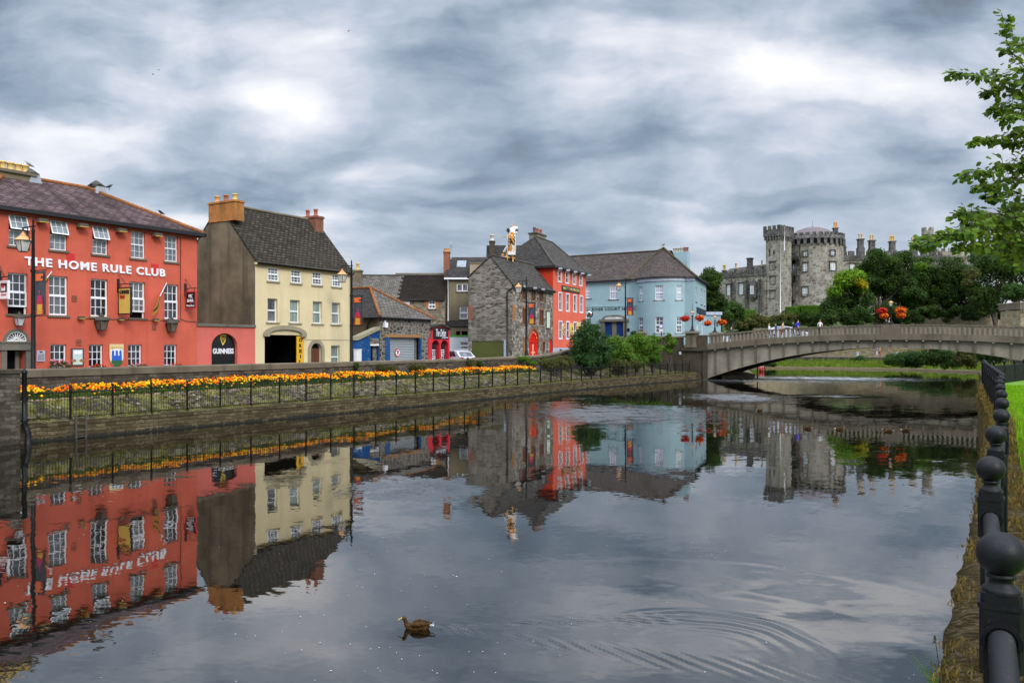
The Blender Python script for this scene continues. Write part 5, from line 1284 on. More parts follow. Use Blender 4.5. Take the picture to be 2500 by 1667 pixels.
mdM = row(FM, [Z4(810, 962, 843, 1118), Z4(895, 972, 925, 1125), Z4(980, 985, 1008, 1132)], .15)
gM = FM.rect(*Z4(1010, 1302, 1035, 1402)); dM = FM.rect(*Z4(818, 1272, 846, 1470)); dR = FM.rect(*Z4(872, 1175, 968, 1470)); dE = FM.rect(*Z4(1078, 1268, 1118, 1470))
dM = (dM[0], dM[1], 0, dM[3]); dR = (dR[0], dR[1], 0, dR[3]); dE = (dE[0], min(dE[1], LM - .02), 0, dE[3])
mb = MB(); wall_holes(mb, 0, LM, 0, eM, tpM + mdM + [gM, dM, dR, dE], .16, m=0)
cxr = (dR[0] + dR[1]) / 2; rr_ = (dR[1] - dR[0]) / 2; arch_fill(mb, dR[0], dR[1], dR[3] - rr_ * 1.0, dR[3], .16)
gy0, gy1 = FM.y(1080 + 612 / 4.125, 0), FM.y(1080 + 297 / 4.125, 0); gzz = FM.zy(1190, 520 + 1287 / 4.125, 0)
def TGm(a, d, z): return (d, yLm - a, z)      # gable: a measured from the left edge as seen
wall_holes(mb, 0, yLm, 0, eM, [(yLm - gy1, yLm - gy0, 0, gzz)], .14, m=1, T=TGm)
mb.face([(0, 0, eM), (0, yAm, aM), (0, yLm, eM2), (0, yLm, eM)], 1)
mb.face([(0, yLm, 0), (0, yLm, eM2), (LM, yLm, eM2), (LM, yLm, 0)], 1)
mb.face([(LM, 0, eM), (LM, yLm, eM2), (LM, yAm, aM)], 1)
mb.build('wall', [M['mill_stone_front'], M['mill_stone']], ml)
def shutter(root, h, mat, sill=True, name='window'):
 mb = MB(); mb.box(h[0] + .01, .10, h[2] + .01, h[1] - .01, .14, h[3] - .01); w_ = mb.build(name, M[mat], root)
 mb = MB(); c = (h[0] + h[1]) / 2
 for (a, b) in ((h[0] + .01, c - .015), (c + .015, h[1] - .01)):
  mb.box(a, .08, h[2] + .01, a + .07, .099, h[3] - .01); mb.box(b - .07, .08, h[2] + .01, b, .099, h[3] - .01)
  for k in range(4): z = h[2] + .01 + (h[3] - h[2] - .1) * k / 3; mb.box(a + .07, .085, z, b - .07, .099, z + .08)
 mb.build('frame', M[mat], w_)
 if sill: mb = MB(); mb.box(h[0] - .06, -.08, h[2] - .13, h[1] + .06, .1, h[2] - .003); mb.build('sill', M['concrete_pale'], w_)
 mb = MB(); mb.box(h[0] - .12, -.012, h[3] + .002, h[1] + .12, .002, h[3] + .2); mb.box(h[0] - .14, -.014, h[2], h[0] - .002, .002, h[3]); mb.build('brick_surround', M['red_brick'], w_)
for h in tpM + mdM: shutter(ml, h, 'wood_dark')
shutter(ml, gM, 'wood_dark'); shutter(ml, dM, 'wood_brown', False, 'door')
mb = MB(); mb.box(dR[0], .1, 0, dR[1], .15, dR[3]); rd = mb.build('red_door', M['gate_red'], ml)
mb = MB(); half_ring(mb, cxr, dR[3] - rr_, rr_ * .62, rr_ * .98, .06, .098); mb.box(dR[0], .06, dR[3] - rr_ - .14, dR[1], .098, dR[3] - rr_, 0); mb.box(cxr - .012, .085, .05, cxr + .012, .099, 1.9, 1); mb.build('door_head', [M['gate_red'], M['dark']], rd)
mb = MB(); half_ring(mb, cxr, dR[3] - rr_, rr_ * 1.0, rr_ * 1.22, -.03, .01); mb.build('brick_arch', M['red_brick'], rd)
mb = MB(); zt_ = dR[3] - rr_ - .25; mb.box(cxr - .11, .08, zt_ - 1.25, cxr + .11, .099, zt_, 0); mb.box(cxr - .45, .08, zt_ - .86, cxr - .2, .099, zt_ - .74, 0); mb.box(cxr + .2, .08, zt_ - .86, cxr + .45, .099, zt_ - .74, 0); mb.build('door_emblem', M['sign_cream'], rd)
text_obj('lettering', 'IRISH ALE', M['letter_white'], rd, cxr - .52, cxr + .52, zt_ - 2.05, zt_ - 1.65, y=.098, ext=.015, bold=.03)
word = "SMITHWICK'S"
for k, ch in enumerate(word):
 a = pi * (.86 - .72 * k / (len(word) - 1)); rq = rr_ * .80; cc_ = (cxr + rq * cos(a), dR[3] - rr_ + rq * sin(a)); ph = a - pi / 2
 TT = lambda p, d, z, cc_=cc_, ph=ph: (cc_[0] + p * cos(ph) - z * sin(ph), d, cc_[1] + p * sin(ph) + z * cos(ph))
 text_obj('letter', ch, M['sign_cream'], rd, -.06 if ch not in "I'" else -.02, .06 if ch not in "I'" else .02, -.09 if ch != "'" else .03, .09, y=.055, ext=.012, bold=.03, T=TT)
mb = MB(); mb.box(dE[0], .1, 0, dE[1], .14, dE[3] - .02); mb.build('side_door', M['gate_red'], ml)
mb = MB(); mb.box(dE[0] - .05, -.02, dE[3] - .02, dE[1], .02, dE[3] + .25); mb.build('lintel', M['sill_grey'], ml)
h = FM.rect(*Z4(1042, 985, 1080, 1168)); mb = MB(); mb.box(h[0], -.06, h[2], h[1], -.002, h[3], 0); mb.box(h[0] + .1, -.07, h[2] + .12, h[1] - .08, -.061, h[3] - .12, 1); mb.build('wall_panel', [M['castle_trim'], M['sign_pale_green']], ml)
mb = MB()
h = FM.rect(*Z4(693, 925, 735, 1075));
for k in range(7):
 zk = h[2] + (h[3] - h[2]) * k / 7; mb.box(.06 + .1 * (k % 2), -.014, zk, .62 + .08 * (k % 2), -.002, zk + (h[3] - h[2]) / 7)
mb.build('brick_patch', M['orange_brick'], ml)
mb = MB()
for k in range(7): zk = h[2] + (h[3] - h[2]) * k / 7; mb.box(-.014, yLm - .42 - .1 * (k % 2), zk, -.002, yLm - .02, zk + (h[3] - h[2]) / 7)
mb.build('brick_patch', M['red_brick'], ml)
mb = MB(); mb.box(.06, gy0, 0, .1, gy1, gzz - .02); n = 22
for k in range(n): y = gy0 + (gy1 - gy0) * (k + .5) / n; mb.box(.045, y - .035, .05, .0595, y + .035, gzz - .06)
mb.build('garage_door', M['olive_door'], ml)
mb = MB(); mb.box(-.03, gy0 - .3, 0, -.002, gy0 - .1, gzz + .1); mb.build('door_post', M['grey_paint'], ml)
mb = MB(); yv = FM.y(1080 + 543 / 4.125, 0); zv = FM.zy(1212, 520 + 1255 / 4.125, 0); mb.box(-.05, yv - .13, zv - .14, -.002, yv + .13, zv + .14); mb.build('vent_grille', M['concrete_pale'], ml)
slF = (aM - eM) / yAm; slB = (aM - eM2) / (yLm - yAm)
mb = MB(); slab(mb, [(-.08, -.3, eM - .3 * slF + .15), (LM, -.3, eM - .3 * slF + .15), (LM, yAm, aM + .15), (-.08, yAm, aM + .15)], .12)
slab(mb, [(LM, yLm + .1, eM2 - .1 * slB + .15), (-.08, yLm + .1, eM2 - .1 * slB + .15), (-.08, yAm, aM + .15), (LM, yAm, aM + .15)], .12); roof = mb.build('roof', M['slate_grey'], ml)
mb = MB(); mb.tube([(0, yAm, aM + .18), (LM, yAm, aM + .18)], .1, 6); mb.build('ridge_tiles', M['castle_trim'], roof)
gutter_pipe(ml, -.05, LM, eM - .12, -.36, 'gutter', .06); yp = FM.y(1080 + 680 / 4.125, -.1)
downpipe(ml, [(.25, -.36, eM - .1), (-.1, -.1, eM - .35), (-.1, .25, eM - .55), (-.1, .45, eM - .7), (-.1, .45, 0)], 'gutter', .06)
for i, px in enumerate((1276, 1300, 1320)):
 x = FM.x(px, -.3)
 o = thing('floodlight', ['small white floodlight under the eaves of the stone mill above its leftmost top shutter', 'small white floodlight under the eaves of the stone mill above its middle top shutter', 'small white floodlight under the eaves of the stone mill above its rightmost top shutter'][i], 'floodlight', FM.loc(x, -.5, eM - .12), FM.ang, 'floodlights on the stone mill')
 mb = MB(); mb.prism([(-.16, -.1), (.16, -.1), (.12, .06), (-.12, .06)], -.2, .05); mb.build('housing', M['lead'], o); mb = MB(); mb.tube([(0, 0, 0), (0, .5, -.08)], .02, 5); mb.build('bracket', M['gutter'], o)
mb = MB(); Fb = Frame(0, 79.6, 0.0, 0); xa, xb_ = Fb.x(1147, 0), Fb.x(1186, 0)
o = thing('rendered_stack', 'pinkish rendered block standing behind the stone mill gable', 'building', (xa, 79.6, 1.9), 0); L = xb_ - xa; ht = Fb.z(1160, 641, 0) - 1.9
mb = MB(); mb.box(0, 0, 0, L, 2.2, ht - .12); mb.build('wall', M['pale_tan'], o); mb = MB(); mb.box(-.06, -.06, ht - .12, L + .06, 2.26, ht); mb.build('coping', M['tan_render'], o)
FP = FM.sub(LM + .03, 0, 2.6); LP = FP.x(1430, 0); DP = 7.2
cp = thing('coral_pub', 'tall coral red corner pub with dark gold lettered sign and steep slate roof', 'pub', FP.loc(), FP.ang)
eP = 11.7 - FP.g
tP = row(FP, [Z4(1166, 580, 1193, 684), Z4(1241, 603, 1266, 702), Z4(1315, 617, 1337, 714), Z4(1381, 636, 1401, 732)], .04)
mP = row(FP, [Z4(1173, 806, 1197, 974), Z4(1247, 818, 1272, 981), Z4(1322, 833, 1344, 990), Z4(1386, 847, 1408, 1000)], .04)
bP = row(FP, [Z4(1175, 1098, 1200, 1265), Z4(1249, 1100, 1274, 1264), Z4(1322, 1106, 1347, 1264), Z4(1388, 1108, 1408, 1262)], .04)
zpl = FP.z(1360, 849, 0)
mb = MB(); wall_holes(mb, 0, LP, zpl, eP, tP + mP + bP, .1, m=0)
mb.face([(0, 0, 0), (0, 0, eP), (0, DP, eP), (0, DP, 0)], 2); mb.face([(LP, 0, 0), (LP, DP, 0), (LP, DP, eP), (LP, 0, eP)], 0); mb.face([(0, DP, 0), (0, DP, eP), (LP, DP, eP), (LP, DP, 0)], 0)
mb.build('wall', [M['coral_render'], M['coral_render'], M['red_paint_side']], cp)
pw1, pw2 = FP.x(1366, 0), FP.x(1372.5, 0)
mb = MB(); wall_holes(mb, 0, LP, 0, zpl, [(pw1, pw2, .1, zpl - .15)], .1); pl = mb.build('plinth', M['grey_paint'], cp)
mb = MB(); mb.box(pw1, .09, .1, pw2, .1, zpl - .15); mb.build('cellar_window', M['dark'], pl)
WPm = (M['glass_grey'], M['cream_frame'], M['grey_paint'])
for h in tP + mP + bP: window(cp, h, WPm, 1, 1, depth=.09, fw=.05, sill=False, surround=(.13, M['white_paint']))
h = FP.rect(*Z4(1200, 745, 1378, 795)); mb = MB(); mb.box(h[0], -.1, h[2], h[1], -.002, h[3]); sgn = mb.build('fascia_sign', M['letter_dark'], cp)
text_obj('lettering', 'MATT THE MILLERS', M['letter_gold'], sgn, h[0] + .2, h[1] - .2, h[2] + .12, h[3] - .12, y=-.1, bold=.015, ext=.03)
for i, (px, py, f) in enumerate(((1376.3, 805, 'sign_cream'), (1394.5, 803, 'sign_yellow'), (1411.5, 800, 'sign_yellow'))):
 x, z = FP.x(px, 0), FP.z(px, py, 0)
 o = thing('round_sign', ['round red and cream sign between the lower windows of the coral pub', 'round yellow sign partly behind the shrub on the coral pub', 'round yellow sign nearest the street corner of the coral pub'][i], 'sign', FP.loc(x, 0, z), FP.ang, 'round signs on the coral pub')
 mb = MB(); disc(mb, 0, 0, .52, .62, -.08, -.002, 0); disc(mb, 0, 0, .42, .5, -.1, -.081, 1); disc(mb, 0, 0, .28, .36, -.12, -.101, 0); mb.build('disc', [M[f], M['sign_red' if i == 0 else 'gold']], o)
 mb = MB(); disc(mb, 0, 0, .14, .2, -.135, -.121, 0); mb.build('emblem', M['letter_dark'], o)
for i in range(5):
 x = .5 + i * (LP - 1.0) / 4
 o = thing('floodlight', ['floodlight under the eaves of the coral pub, %s' % q for q in ('next to the stone mill', 'between its first and second top windows', 'over the middle of its sign', 'between its third and fourth top windows', 'at the street corner')][i], 'floodlight', FP.loc(x, -.55, eP - .25), FP.ang, 'floodlights on the coral pub')
 mb = MB(); mb.prism([(-.2, -.1), (.2, -.1), (.15, .08), (-.15, .08)], -.2, .08); mb.build('housing', M['lead'], o); mb = MB(); mb.tube([(0, 0, 0), (0, .54, .05)], .025, 5); mb.build('bracket', M['gutter'], o)
ov = .3; rP = 15.3 - FP.g
E = [(-ov, -ov, eP), (LP + ov, -ov, eP), (LP + ov, DP + ov, eP), (-ov, DP + ov, eP)]; R0 = (3.6, 3.6, rP); R1 = (LP - 1.1, 3.6, rP - .1)
mb = MB(); slab(mb, [E[0], E[1], R1, R0], .12); slab(mb, [E[1], E[2], R1], .12); slab(mb, [E[2], E[3], R0, R1], .12); roof = mb.build('roof', M['slate_grey'], cp)
mb = MB(); slab(mb, [E[3], E[0], R0], .12); mb.build('roof_hip', M['slate_dark'], cp)
mb = MB()
for a, b in ((R0, R1), (R0, E[0]), (R1, E[1])): mb.tube([Vector(a) + Vector((0, 0, .03)), Vector(b) + Vector((0, 0, .03))], .09, 6)
mb.build('ridge_tiles', M['castle_trim'], roof)
mb = MB(); mb.box(-ov - .08, -ov - .1, eP - .22, LP + ov + .08, -ov - .003, eP - .08); mb.box(-ov - .1, -ov - .1, eP - .22, -ov - .003, DP, eP - .08); mb.build('gutter', M['gutter'], cp)
chx0, chx1 = FP.x(1080 + 985 / 4.125, 4.3), FP.x(1080 + 1125 / 4.125, 4.3)
chimney(cp, 5.0, 4.0, rP - 1.2, 7.6, 4.9, FP.z(1335, 520 + 237 / 4.125, 4.3), M['concrete_pale'], 3, [M['pot_dark'], M['pot_red'], M['pot_red']], cap=.1, along='x', potr=.17, poth=.6, capmat=M['castle_trim'])
Fk = Frame(-2.9, 93.0, 0.0, 2.6); L = Fk.x(1300, 0); rk_ = Fk.z(1240, 600, 4); ek = rk_ - 4.0
bk = thing('slate_roofed_house', 'plain house with dark slate roof rising behind the stone mill', 'house', Fk.loc(), 0)
mb = MB(); mb.box(0, 0, 0, L, 8, ek); mb.face([(0, 0, ek), (0, 4, rk_), (0, 8, ek)]); mb.face([(L, 0, ek), (L, 8, ek), (L, 4, rk_)]); mb.build('wall', M['tan_render'], bk)
mb = MB(); slab(mb, [(-.1, -.2, ek - .05), (L + .1, -.2, ek - .05), (L + .1, 4, rk_ + .05), (-.1, 4, rk_ + .05)], .1); slab(mb, [(L + .1, 8.2, ek - .05), (-.1, 8.2, ek - .05), (-.1, 4, rk_ + .05), (L + .1, 4, rk_ + .05)], .1); mb.build('roof', M['slate_dark'], bk)
chimney(bk, Fk.x(1195, 3), 2.6, rk_ - 2.2, Fk.x(1208, 3), 3.6, Fk.z(1200, 589, 3), M['concrete_dark'], 1, [M['pot_cream']], cap=.06, along='x', potr=.26, poth=.75)
FH = Frame(26.3 - .8575 * 22, 97 + .5145 * 22, atan2(-.5145, .8575), 3.75)
xb0, xb1, xc1 = FH.x(1556), FH.x(1672), FH.x(1695)
ht = thing('blue_hotel', 'pale blue two storey hotel with bowed corner, dark lettering and a lichen stained slate roof', 'hotel', FH.loc(), FH.ang)
eH = 12.05 - FH.g
Wd, Bu = xb1 - xb0, 1.7
Rb = (Wd * Wd / 4 + Bu * Bu) / (2 * Bu); cyb = Rb - Bu; half = math.asin(Wd / 2 / Rb)
xm_ = (xb0 + xb1) / 2
def TBow(a, d, z):
 t_ = a / Rb; r_ = Rb - d
 return (xm_ + r_ * sin(t_), cyb - r_ * cos(t_), z)
def bow_a(px):
 lo, hi = -half * Rb, half * Rb
 for _ in range(40):
  m_ = (lo + hi) / 2; p = TBow(m_, 0, 0); g = FH.loc(p[0], p[1])
  if g[0] / g[1] * F + CX < px: lo = m_
  else: hi = m_
 return lo
def bow_z(px, py):
 p = TBow(bow_a(px), 0, 0); g = FH.loc(p[0], p[1]); return CAMH + (HY - py) * g[1] / F - FH.g
def bowrect(a, b, c, d):
 xl, yt, xr, yb = Z5(a, b, c, d); xm2 = (xl + xr) / 2
 return (bow_a(xl), bow_a(xr), bow_z(xm2, yb), bow_z(xm2, yt))
lwT = [FH.rect(*Z5(335, 565, 398, 728)), FH.rect(*Z5(628, 556, 722, 738))]
lwG = [FH.rect(*Z5(345, 862, 398, 1060))]
dH = FH.rect(*Z5(572, 1005, 795, 1215)); dH = (dH[0], dH[1], 0, dH[3])
bwT = [bowrect(980, 585, 1020, 757), bowrect(1172, 572, 1270, 745), bowrect(1430, 574, 1492, 747)]
bwG = [bowrect(980, 957, 1025, 1130), bowrect(1175, 950, 1273, 1148), bowrect(1430, 948, 1495, 1147)]
for L_ in (bwT, bwG):
 c = sum(q[2] for q in L_) / 3; d = sum(q[3] for q in L_) / 3
 for i in range(3): L_[i] = (L_[i][0], L_[i][1], c, d)
mb = MB()
wall_holes(mb, -2, xb0, 0, eH, lwT + lwG + [dH], .15, m=0)
wall_holes(mb, xb1, xc1, 0, eH, [], .1)
n = 24; xs_ = [-half * Rb + 2 * half * Rb * k / n for k in range(n + 1)]
hs_ = bwT + bwG
mbw = MB()
cols = sorted({*xs_, *[v for h in hs_ for v in h[:2]]})
def bow_cols():
 for a, b in zip(cols, cols[1:]):
  inn = [h for h in hs_ if h[0] - 1e-6 <= a and b <= h[1] + 1e-6]
  z = 0
  for h in sorted(inn, key=lambda q: q[2]):
   yield a, b, z, h[2]; z = h[3]
  yield a, b, z, eH
for a, b, z0_, z1_ in bow_cols(): mb.face([TBow(a, 0, z0_), TBow(b, 0, z0_), TBow(b, 0, z1_), TBow(a, 0, z1_)], 0)
for h in hs_:
 a, b, c, d = h
 for (p, q) in (((a, c), (a, d)), ((b, c), (b, d)), ((a, d), (b, d)), ((a, c), (b, c))):
  mb.face([TBow(p[0], 0, p[1]), TBow(q[0], 0, q[1]), TBow(q[0], .15, q[1]), TBow(p[0], .15, p[1])], 0)
mb.build('wall', M['hotel_blue'], ht)
WN = (M['glass_net'], M['upvc'], M['sill_grey']); WB = (M['glass_grey'], M['upvc'], M['sill_grey'])
for h in lwT: window(ht, h, WN, 3, 2, depth=.12, fw=.08, bw=.04, sillx=.2)
for h in lwG: window(ht, h, WB, 3, 2, depth=.12, fw=.08, bw=.04)
for h in bwT: window(ht, h, WN, 3 if h[1] - h[0] > 1.5 else 2, 2, depth=.12, fw=.08, bw=.04, T=TBow, sillx=.2)
for h in bwG: window(ht, h, WB, 3 if h[1] - h[0] > 1.5 else 2, 2, depth=.12, fw=.09, bw=.045, T=TBow, sillx=.2)
cxd = (dH[0] + dH[1]) / 2; hwd = (dH[1] - dH[0]) / 2; ft = FH.z(1500, Z5(0, 925, 0, 0)[1])
mb = MB()
for s_ in (-1, 1):
 x0, x1 = sorted((cxd + s_ * .3, cxd + s_ * (hwd - .02))); mb.box(x0, .1, 0, x1, .15, dH[3])
 for k in range(3): mb.box(x0 + .2, .08, .3 + k * 1.1, x1 - .2, .099, 1.15 + k * 1.1)
dd_ = mb.build('door', M['deep_blue'], ht)
mb = MB(); mb.box(cxd - .3, .02, 0, cxd + .3, .16, dH[3]); mb.box(dH[0] - .5, -.15, 0, dH[0], .1, dH[3]); mb.box(dH[1], -.15, 0, dH[1] + .5, .1, dH[3]); mb.box(dH[0] - .75, -.25, dH[3], dH[1] + .75, .12, dH[3] + .32)
half_ring(mb, cxd, dH[3] + .34, hwd + .05, hwd + .42, -.12, .05, 0, 22, sy=(ft - dH[3] - .34) / (hwd + .42)); mb.build('door_surround', M['stone_trim'], dd_)
sy_ = (ft - dH[3] - .34) / (hwd + .42)
mb = MB(); disc(mb, cxd, dH[3] + .34, hwd + .05, (hwd + .05) * sy_, -.02, .02, 0, 22, a0=0, a1=pi); mb.build('fanlight', M['glass_grey'], dd_)
mb = MB()
for k in range(1, 14): a = pi * k / 14; mb.tube([(cxd + .5 * cos(a), -.04, dH[3] + .36 + .5 * sy_ * sin(a)), (cxd + hwd * cos(a), -.04, dH[3] + .36 + hwd * sy_ * sin(a))], .035, 4)
half_ring(mb, cxd, dH[3] + .34, .45, .58, -.07, -.02, n=12, sy=sy_); half_ring(mb, cxd, dH[3] + .34, hwd - .12, hwd + .05, -.07, -.02, n=20, sy=sy_); mb.box(cxd - hwd, -.07, dH[3] + .33, cxd + hwd, -.02, dH[3] + .43); mb.build('fanlight_bars', M['cream_frame'], dd_)
text_obj('lettering', 'RIVER COURT HOTEL', M['letter_navy'], ht, FH.x(Z5(420, 0, 0, 0)[0]), FH.x(Z5(948, 0, 0, 0)[0]), FH.z(1500, Z5(0, 870, 0, 0)[1]), FH.z(1500, Z5(0, 838, 0, 0)[1]), bold=.012, spacing=1.12, ext=.03)
mb = MB(); zq = FH.z(1490, Z5(0, 826, 0, 0)[1]); mb.box(-2, -.06, zq, xb0 - .003, .003, zq + .1)
mb.build('string_course', M['hotel_blue'], ht)
mb = MB(); mb.box(-2, -.1, eH - .28, xb0 - .1, .003, eH);
for a, b in zip(xs_, xs_[1:]): mb.face([TBow(a, -.12, eH - .5), TBow(b, -.12, eH - .5), TBow(b, -.12, eH), TBow(a, -.12, eH)]); mb.face([TBow(a, -.12, eH - .5), TBow(b, -.12, eH - .5), TBow(b, .01, eH - .5), TBow(a, .01, eH - .5)])
mb.box(xb1 + .1, -.1, eH - .5, xc1 + .05, .003, eH); mb.build('cornice', M['grey_paint'], ht)
cxw = FH.loc(xc1, 0)
FHs = Frame(cxw[0], cxw[1], atan2(12.5, 4.4), FH.g); LHs = FHs.x(1724)
loc_rot = FHs.ang - FH.ang
def TS(a, d, z): return (xc1 + a * cos(loc_rot) - d * sin(loc_rot), a * sin(loc_rot) + d * cos(loc_rot), z)
sw = [FHs.rect(*Z5(1657, 592, 1674, 768)), FHs.rect(*Z5(1720, 618, 1737, 800)), FHs.rect(*Z5(1755, 637, 1769, 815))]
sw2 = [FHs.rect(*Z5(1672, 1020, 1690, 1150)), FHs.rect(*Z5(1730, 1030, 1748, 1160))]
mb = MB(); wall_holes(mb, 0, LHs, 0, eH, sw + sw2, .15, T=TS); p = [TS(LHs, 0, 0), TS(LHs, 0, eH), TS(LHs, 8, eH), TS(LHs, 8, 0)]; mb.face(p); mb.build('side_wall', M['hotel_blue'], ht)
for h in sw: window(ht, h, WB, 1, 2, depth=.12, fw=.08, T=TS)
for h in sw2: window(ht, h, WN, 1, 2, depth=.12, fw=.2, T=TS, sill=False)
h = FHs.rect(*Z5(1667, 860, 1778, 905)); mb = MB()
for k in range(3): w3 = (h[1] - h[0]) / 3; mb.box(h[0] + w3 * k, -.1, h[2] - .1, h[0] + w3 * (k + .88), -.003, h[3] + .1, 0, TS)
mb.build('dark_sign', M['letter_navy'], ht)
ov = .3; rH = FH.z(1500, 620, 4.6); yR = 4.6
ax = FH.x(1620, 5.2); az = FH.z(1620, 606, 5.2); xrr = FH.x(1605, yR); xe = FH.x(1529, -ov)
mb = MB(); slab(mb, [(-2.4, -ov, eH), (xe + .8, -ov, eH), (xrr + .6, yR, rH), (-2.4, yR, rH)], .12); slab(mb, [(xrr + 2, 9.5, eH), (-2.4, 9.5, eH), (-2.4, yR, rH), (xrr + 2, yR, rH)], .12)
roof = mb.build('roof', M['slate_hotel'], ht)
mb = MB(); mb.tube([(-2.4, yR, rH + .05), (xrr, yR, rH + .05)], .12, 6); mb.build('ridge_tiles', M['slate_lichen'], roof)
e1 = TS(LHs + .3, -ov, eH); ec = (xc1 + ov, -ov, eH); A_ = (ax, 5.2, az)
mb = MB(); slab(mb, [(xe, -ov, eH + .02), ec, A_], .12, 0); slab(mb, [(xe, -ov, eH + .02), A_, (xe + .3, 9, eH)], .12, 0); mb.build('hip_roof', M['slate_hotel'], ht)
mb = MB(); slab(mb, [ec, e1, A_], .12); bk_ = TS(LHs, 6, eH); slab(mb, [e1, bk_, A_], .12); mb.build('side_roof', M['slate_lichen'], ht)
B_ = (FH.x(1613, 3.2), 3.2, FH.z(1613, 619, 3.2))
mb = MB()
for a, b in zip(xs_, xs_[1:]): mb.face([TBow(a, -ov, eH + .04), TBow(b, -ov, eH + .04), B_])
for a, b in zip(xs_, xs_[1:]): mb.face([TBow(a, -ov, eH + .04), TBow(a, -ov, eH - .1), TBow(b, -ov, eH - .1), TBow(b, -ov, eH + .04)], 1)
mb.build('bow_roof', [M['slate_hotel'], M['gutter']], ht)
mb = MB()
for a, b in ((A_, ec), (A_, (xe, -ov, eH)), (A_, (xrr, yR, rH))): mb.tube([Vector(a) + Vector((0, 0, .05)), Vector(b) + Vector((0, 0, .05))], .13, 6)
mb.build('hip_tiles', M['slate_lichen'], roof)
mb = MB(); mb.tube([(-2.4, -ov - .06, eH - .06), (xe + .6, -ov - .06, eH - .06)], .09, 8); mb.tube([TS(0, -ov - .06, eH - .06), TS(LHs + .3, -ov - .06, eH - .06)], .09, 8); mb.build('gutter', M['gutter'], ht)
mb = MB(); cx0, cx1 = FH.x(1643, 8), FH.x(1681, 8); zt_ = FH.z(1660, 616, 8); mb.box(cx0, 7.5, eH, cx1, 8.6, zt_); ch = mb.build('chimney', M['hotel_blue'], ht)
for k in range(6):
 mb = MB(); mb.lathe([(.16, 0), (.16, .5), (.22, .52), (.22, .6), (.12, .6)], (cx0 + (cx1 - cx0) * (k + .5) / 6, 8.0, zt_), 8); mb.build('chimney_pot', M['pot_cream' if k < 4 else 'pot_red'], ch)
x = FH.x(1439, -1.4); z = FH.z(1439, 767, -1.4)
o = thing('street_mirror', 'round convex mirror with dark rim between the coral pub and the blue hotel', 'mirror', FH.loc(x, -1.4, 0), FH.ang)
mb = MB(); mb.sphere((0, -.1, z), .42, 16, 10, 0, (1, .35, 1)); plain('mirror_face', (.6, .62, .62), .08, 1.0, .05); mb.build('mirror_face', M['mirror_face'], o)
mb = MB(); mb.tube([(0, .2, 0), (0, .2, z + .3)], .06, 6); mb.build('post', M['iron'], o); mb = MB(); mb.lathe([(.40, -.1), (.46, -.06), (.46, .1), (.34, .16)], (0, 0, 0), 20); rmo = mb.build('rim', M['iron'], o); rmo.rotation_euler = (pi / 2, 0, 0); rmo.location = (0, .08, z)
h = FH.rect(*Z5(833, 1085, 868, 1120)); mb = MB(); mb.box(h[0], -.1, h[2], h[1], -.003, h[3]); tag(mb.build('wall_box', M['black_gloss'], None, FH.loc()[:3], FH.ang), 'small black box on the hotel wall right of the blue doors', 'box')
rb = random.Random(21)
for i, (px, r_) in enumerate(((1548, .5), (1563.5, .55))):
 yy_ = -.5 if i == 0 else -2.0
 x = FH.x(px, yy_); z = FH.z(px, 814, yy_) - .3
 o = thing('shrub_planter', ['clipped bush in a planter right of the blue hotel doors', 'round bush with pink flowers below the narrow bow window of the hotel'][i], 'planter', FH.loc(x, yy_, 0), FH.ang, 'planters by the hotel')
 mb = MB(); mb.lathe([(.25, 0), (.35, z - .2), (.38, z - .15), (.3, z - .15)], n=10); mb.build('pot', M['castle_trim'], o)
 mb = MB()
 for k in range(240):
  d = Vector((rb.gauss(0, 1), rb.gauss(0, 1), rb.gauss(0, 1))).normalized(); leafquad(mb, Vector((0, 0, z + .2)) + d * r_ * rb.uniform(.7, 1.05), (d + Vector((rb.uniform(-.5, .5), rb.uniform(-.5, .5), .3))).normalized(), .22, .14, rb)
 mb.build('leaves', M['leaf_shrub' if i == 0 else 'leaf_olive'], o, uv=False)
x = FH.x(1614.5, -4); o = thing('parking_sign', 'slim dark signpost with small round signs in front of the hotel bow window', 'sign', FH.loc(x, -4, 0), FH.ang)
zt_ = FH.z(1614, 791, -4); mb = MB(); mb.tube([(0, 0, 0), (0, 0, zt_)], .06, 6); mb.build('post', M['iron'], o)
mb = MB(); disc(mb, 0, zt_ - .25, .27, .27, -.1, -.07, 0); disc(mb, 0, zt_ - .25, .2, .2, -.12, -.101, 1); mb.box(-.2, -.1, zt_ - .9, .2, -.07, zt_ - .6, 1); mb.build('plate', [M['sign_blue'], M['white_gloss']], o)
Fx = Frame(Fb.x(1722) * 0 + (1722 - CX) / F * 119, 119, 0.0, 3.7); L = Fx.x(1760)
o = thing('blue_annex', 'low pale blue annex with flat roof behind the bridge lamps', 'building', Fx.loc(), 0); zt_ = Fx.z(1740, 763)
mb = MB(); wq = Fx.rect(1749, 784, 1752.5, 798); wall_holes(mb, 0, L, 0, zt_, [wq], .15); mb.face([(L, 0, 0), (L, 8, 0), (L, 8, zt_), (L, 0, zt_)]); mb.face([(0, 0, zt_), (L, 0, zt_), (L, 8, zt_), (0, 8, zt_)]); mb.build('wall', M['hotel_blue'], o)
mb = MB(); mb.box(wq[0], .1, wq[2], wq[1], .14, wq[3]); mb.build('window', M['glass_dark'], o); mb = MB(); mb.box(-.1, -.2, zt_ - .35, L + .15, -.003, zt_ + .1); mb.build('fascia', M['grey_paint'], o)
FR = Frame(20.9, 88.0, atan2(-.5145, .8575), 0.0); SPAN = 36.0; BW = 9.6
hump = lambda t_: 1 - ((t_ - 18) / 18) ** 2
ztop = lambda t_: 4.79 + .89 * hump(t_); zbt = lambda t_: 3.75 + .95 * hump(t_); zbb = lambda t_: 3.19 + 1.02 * hump(t_)
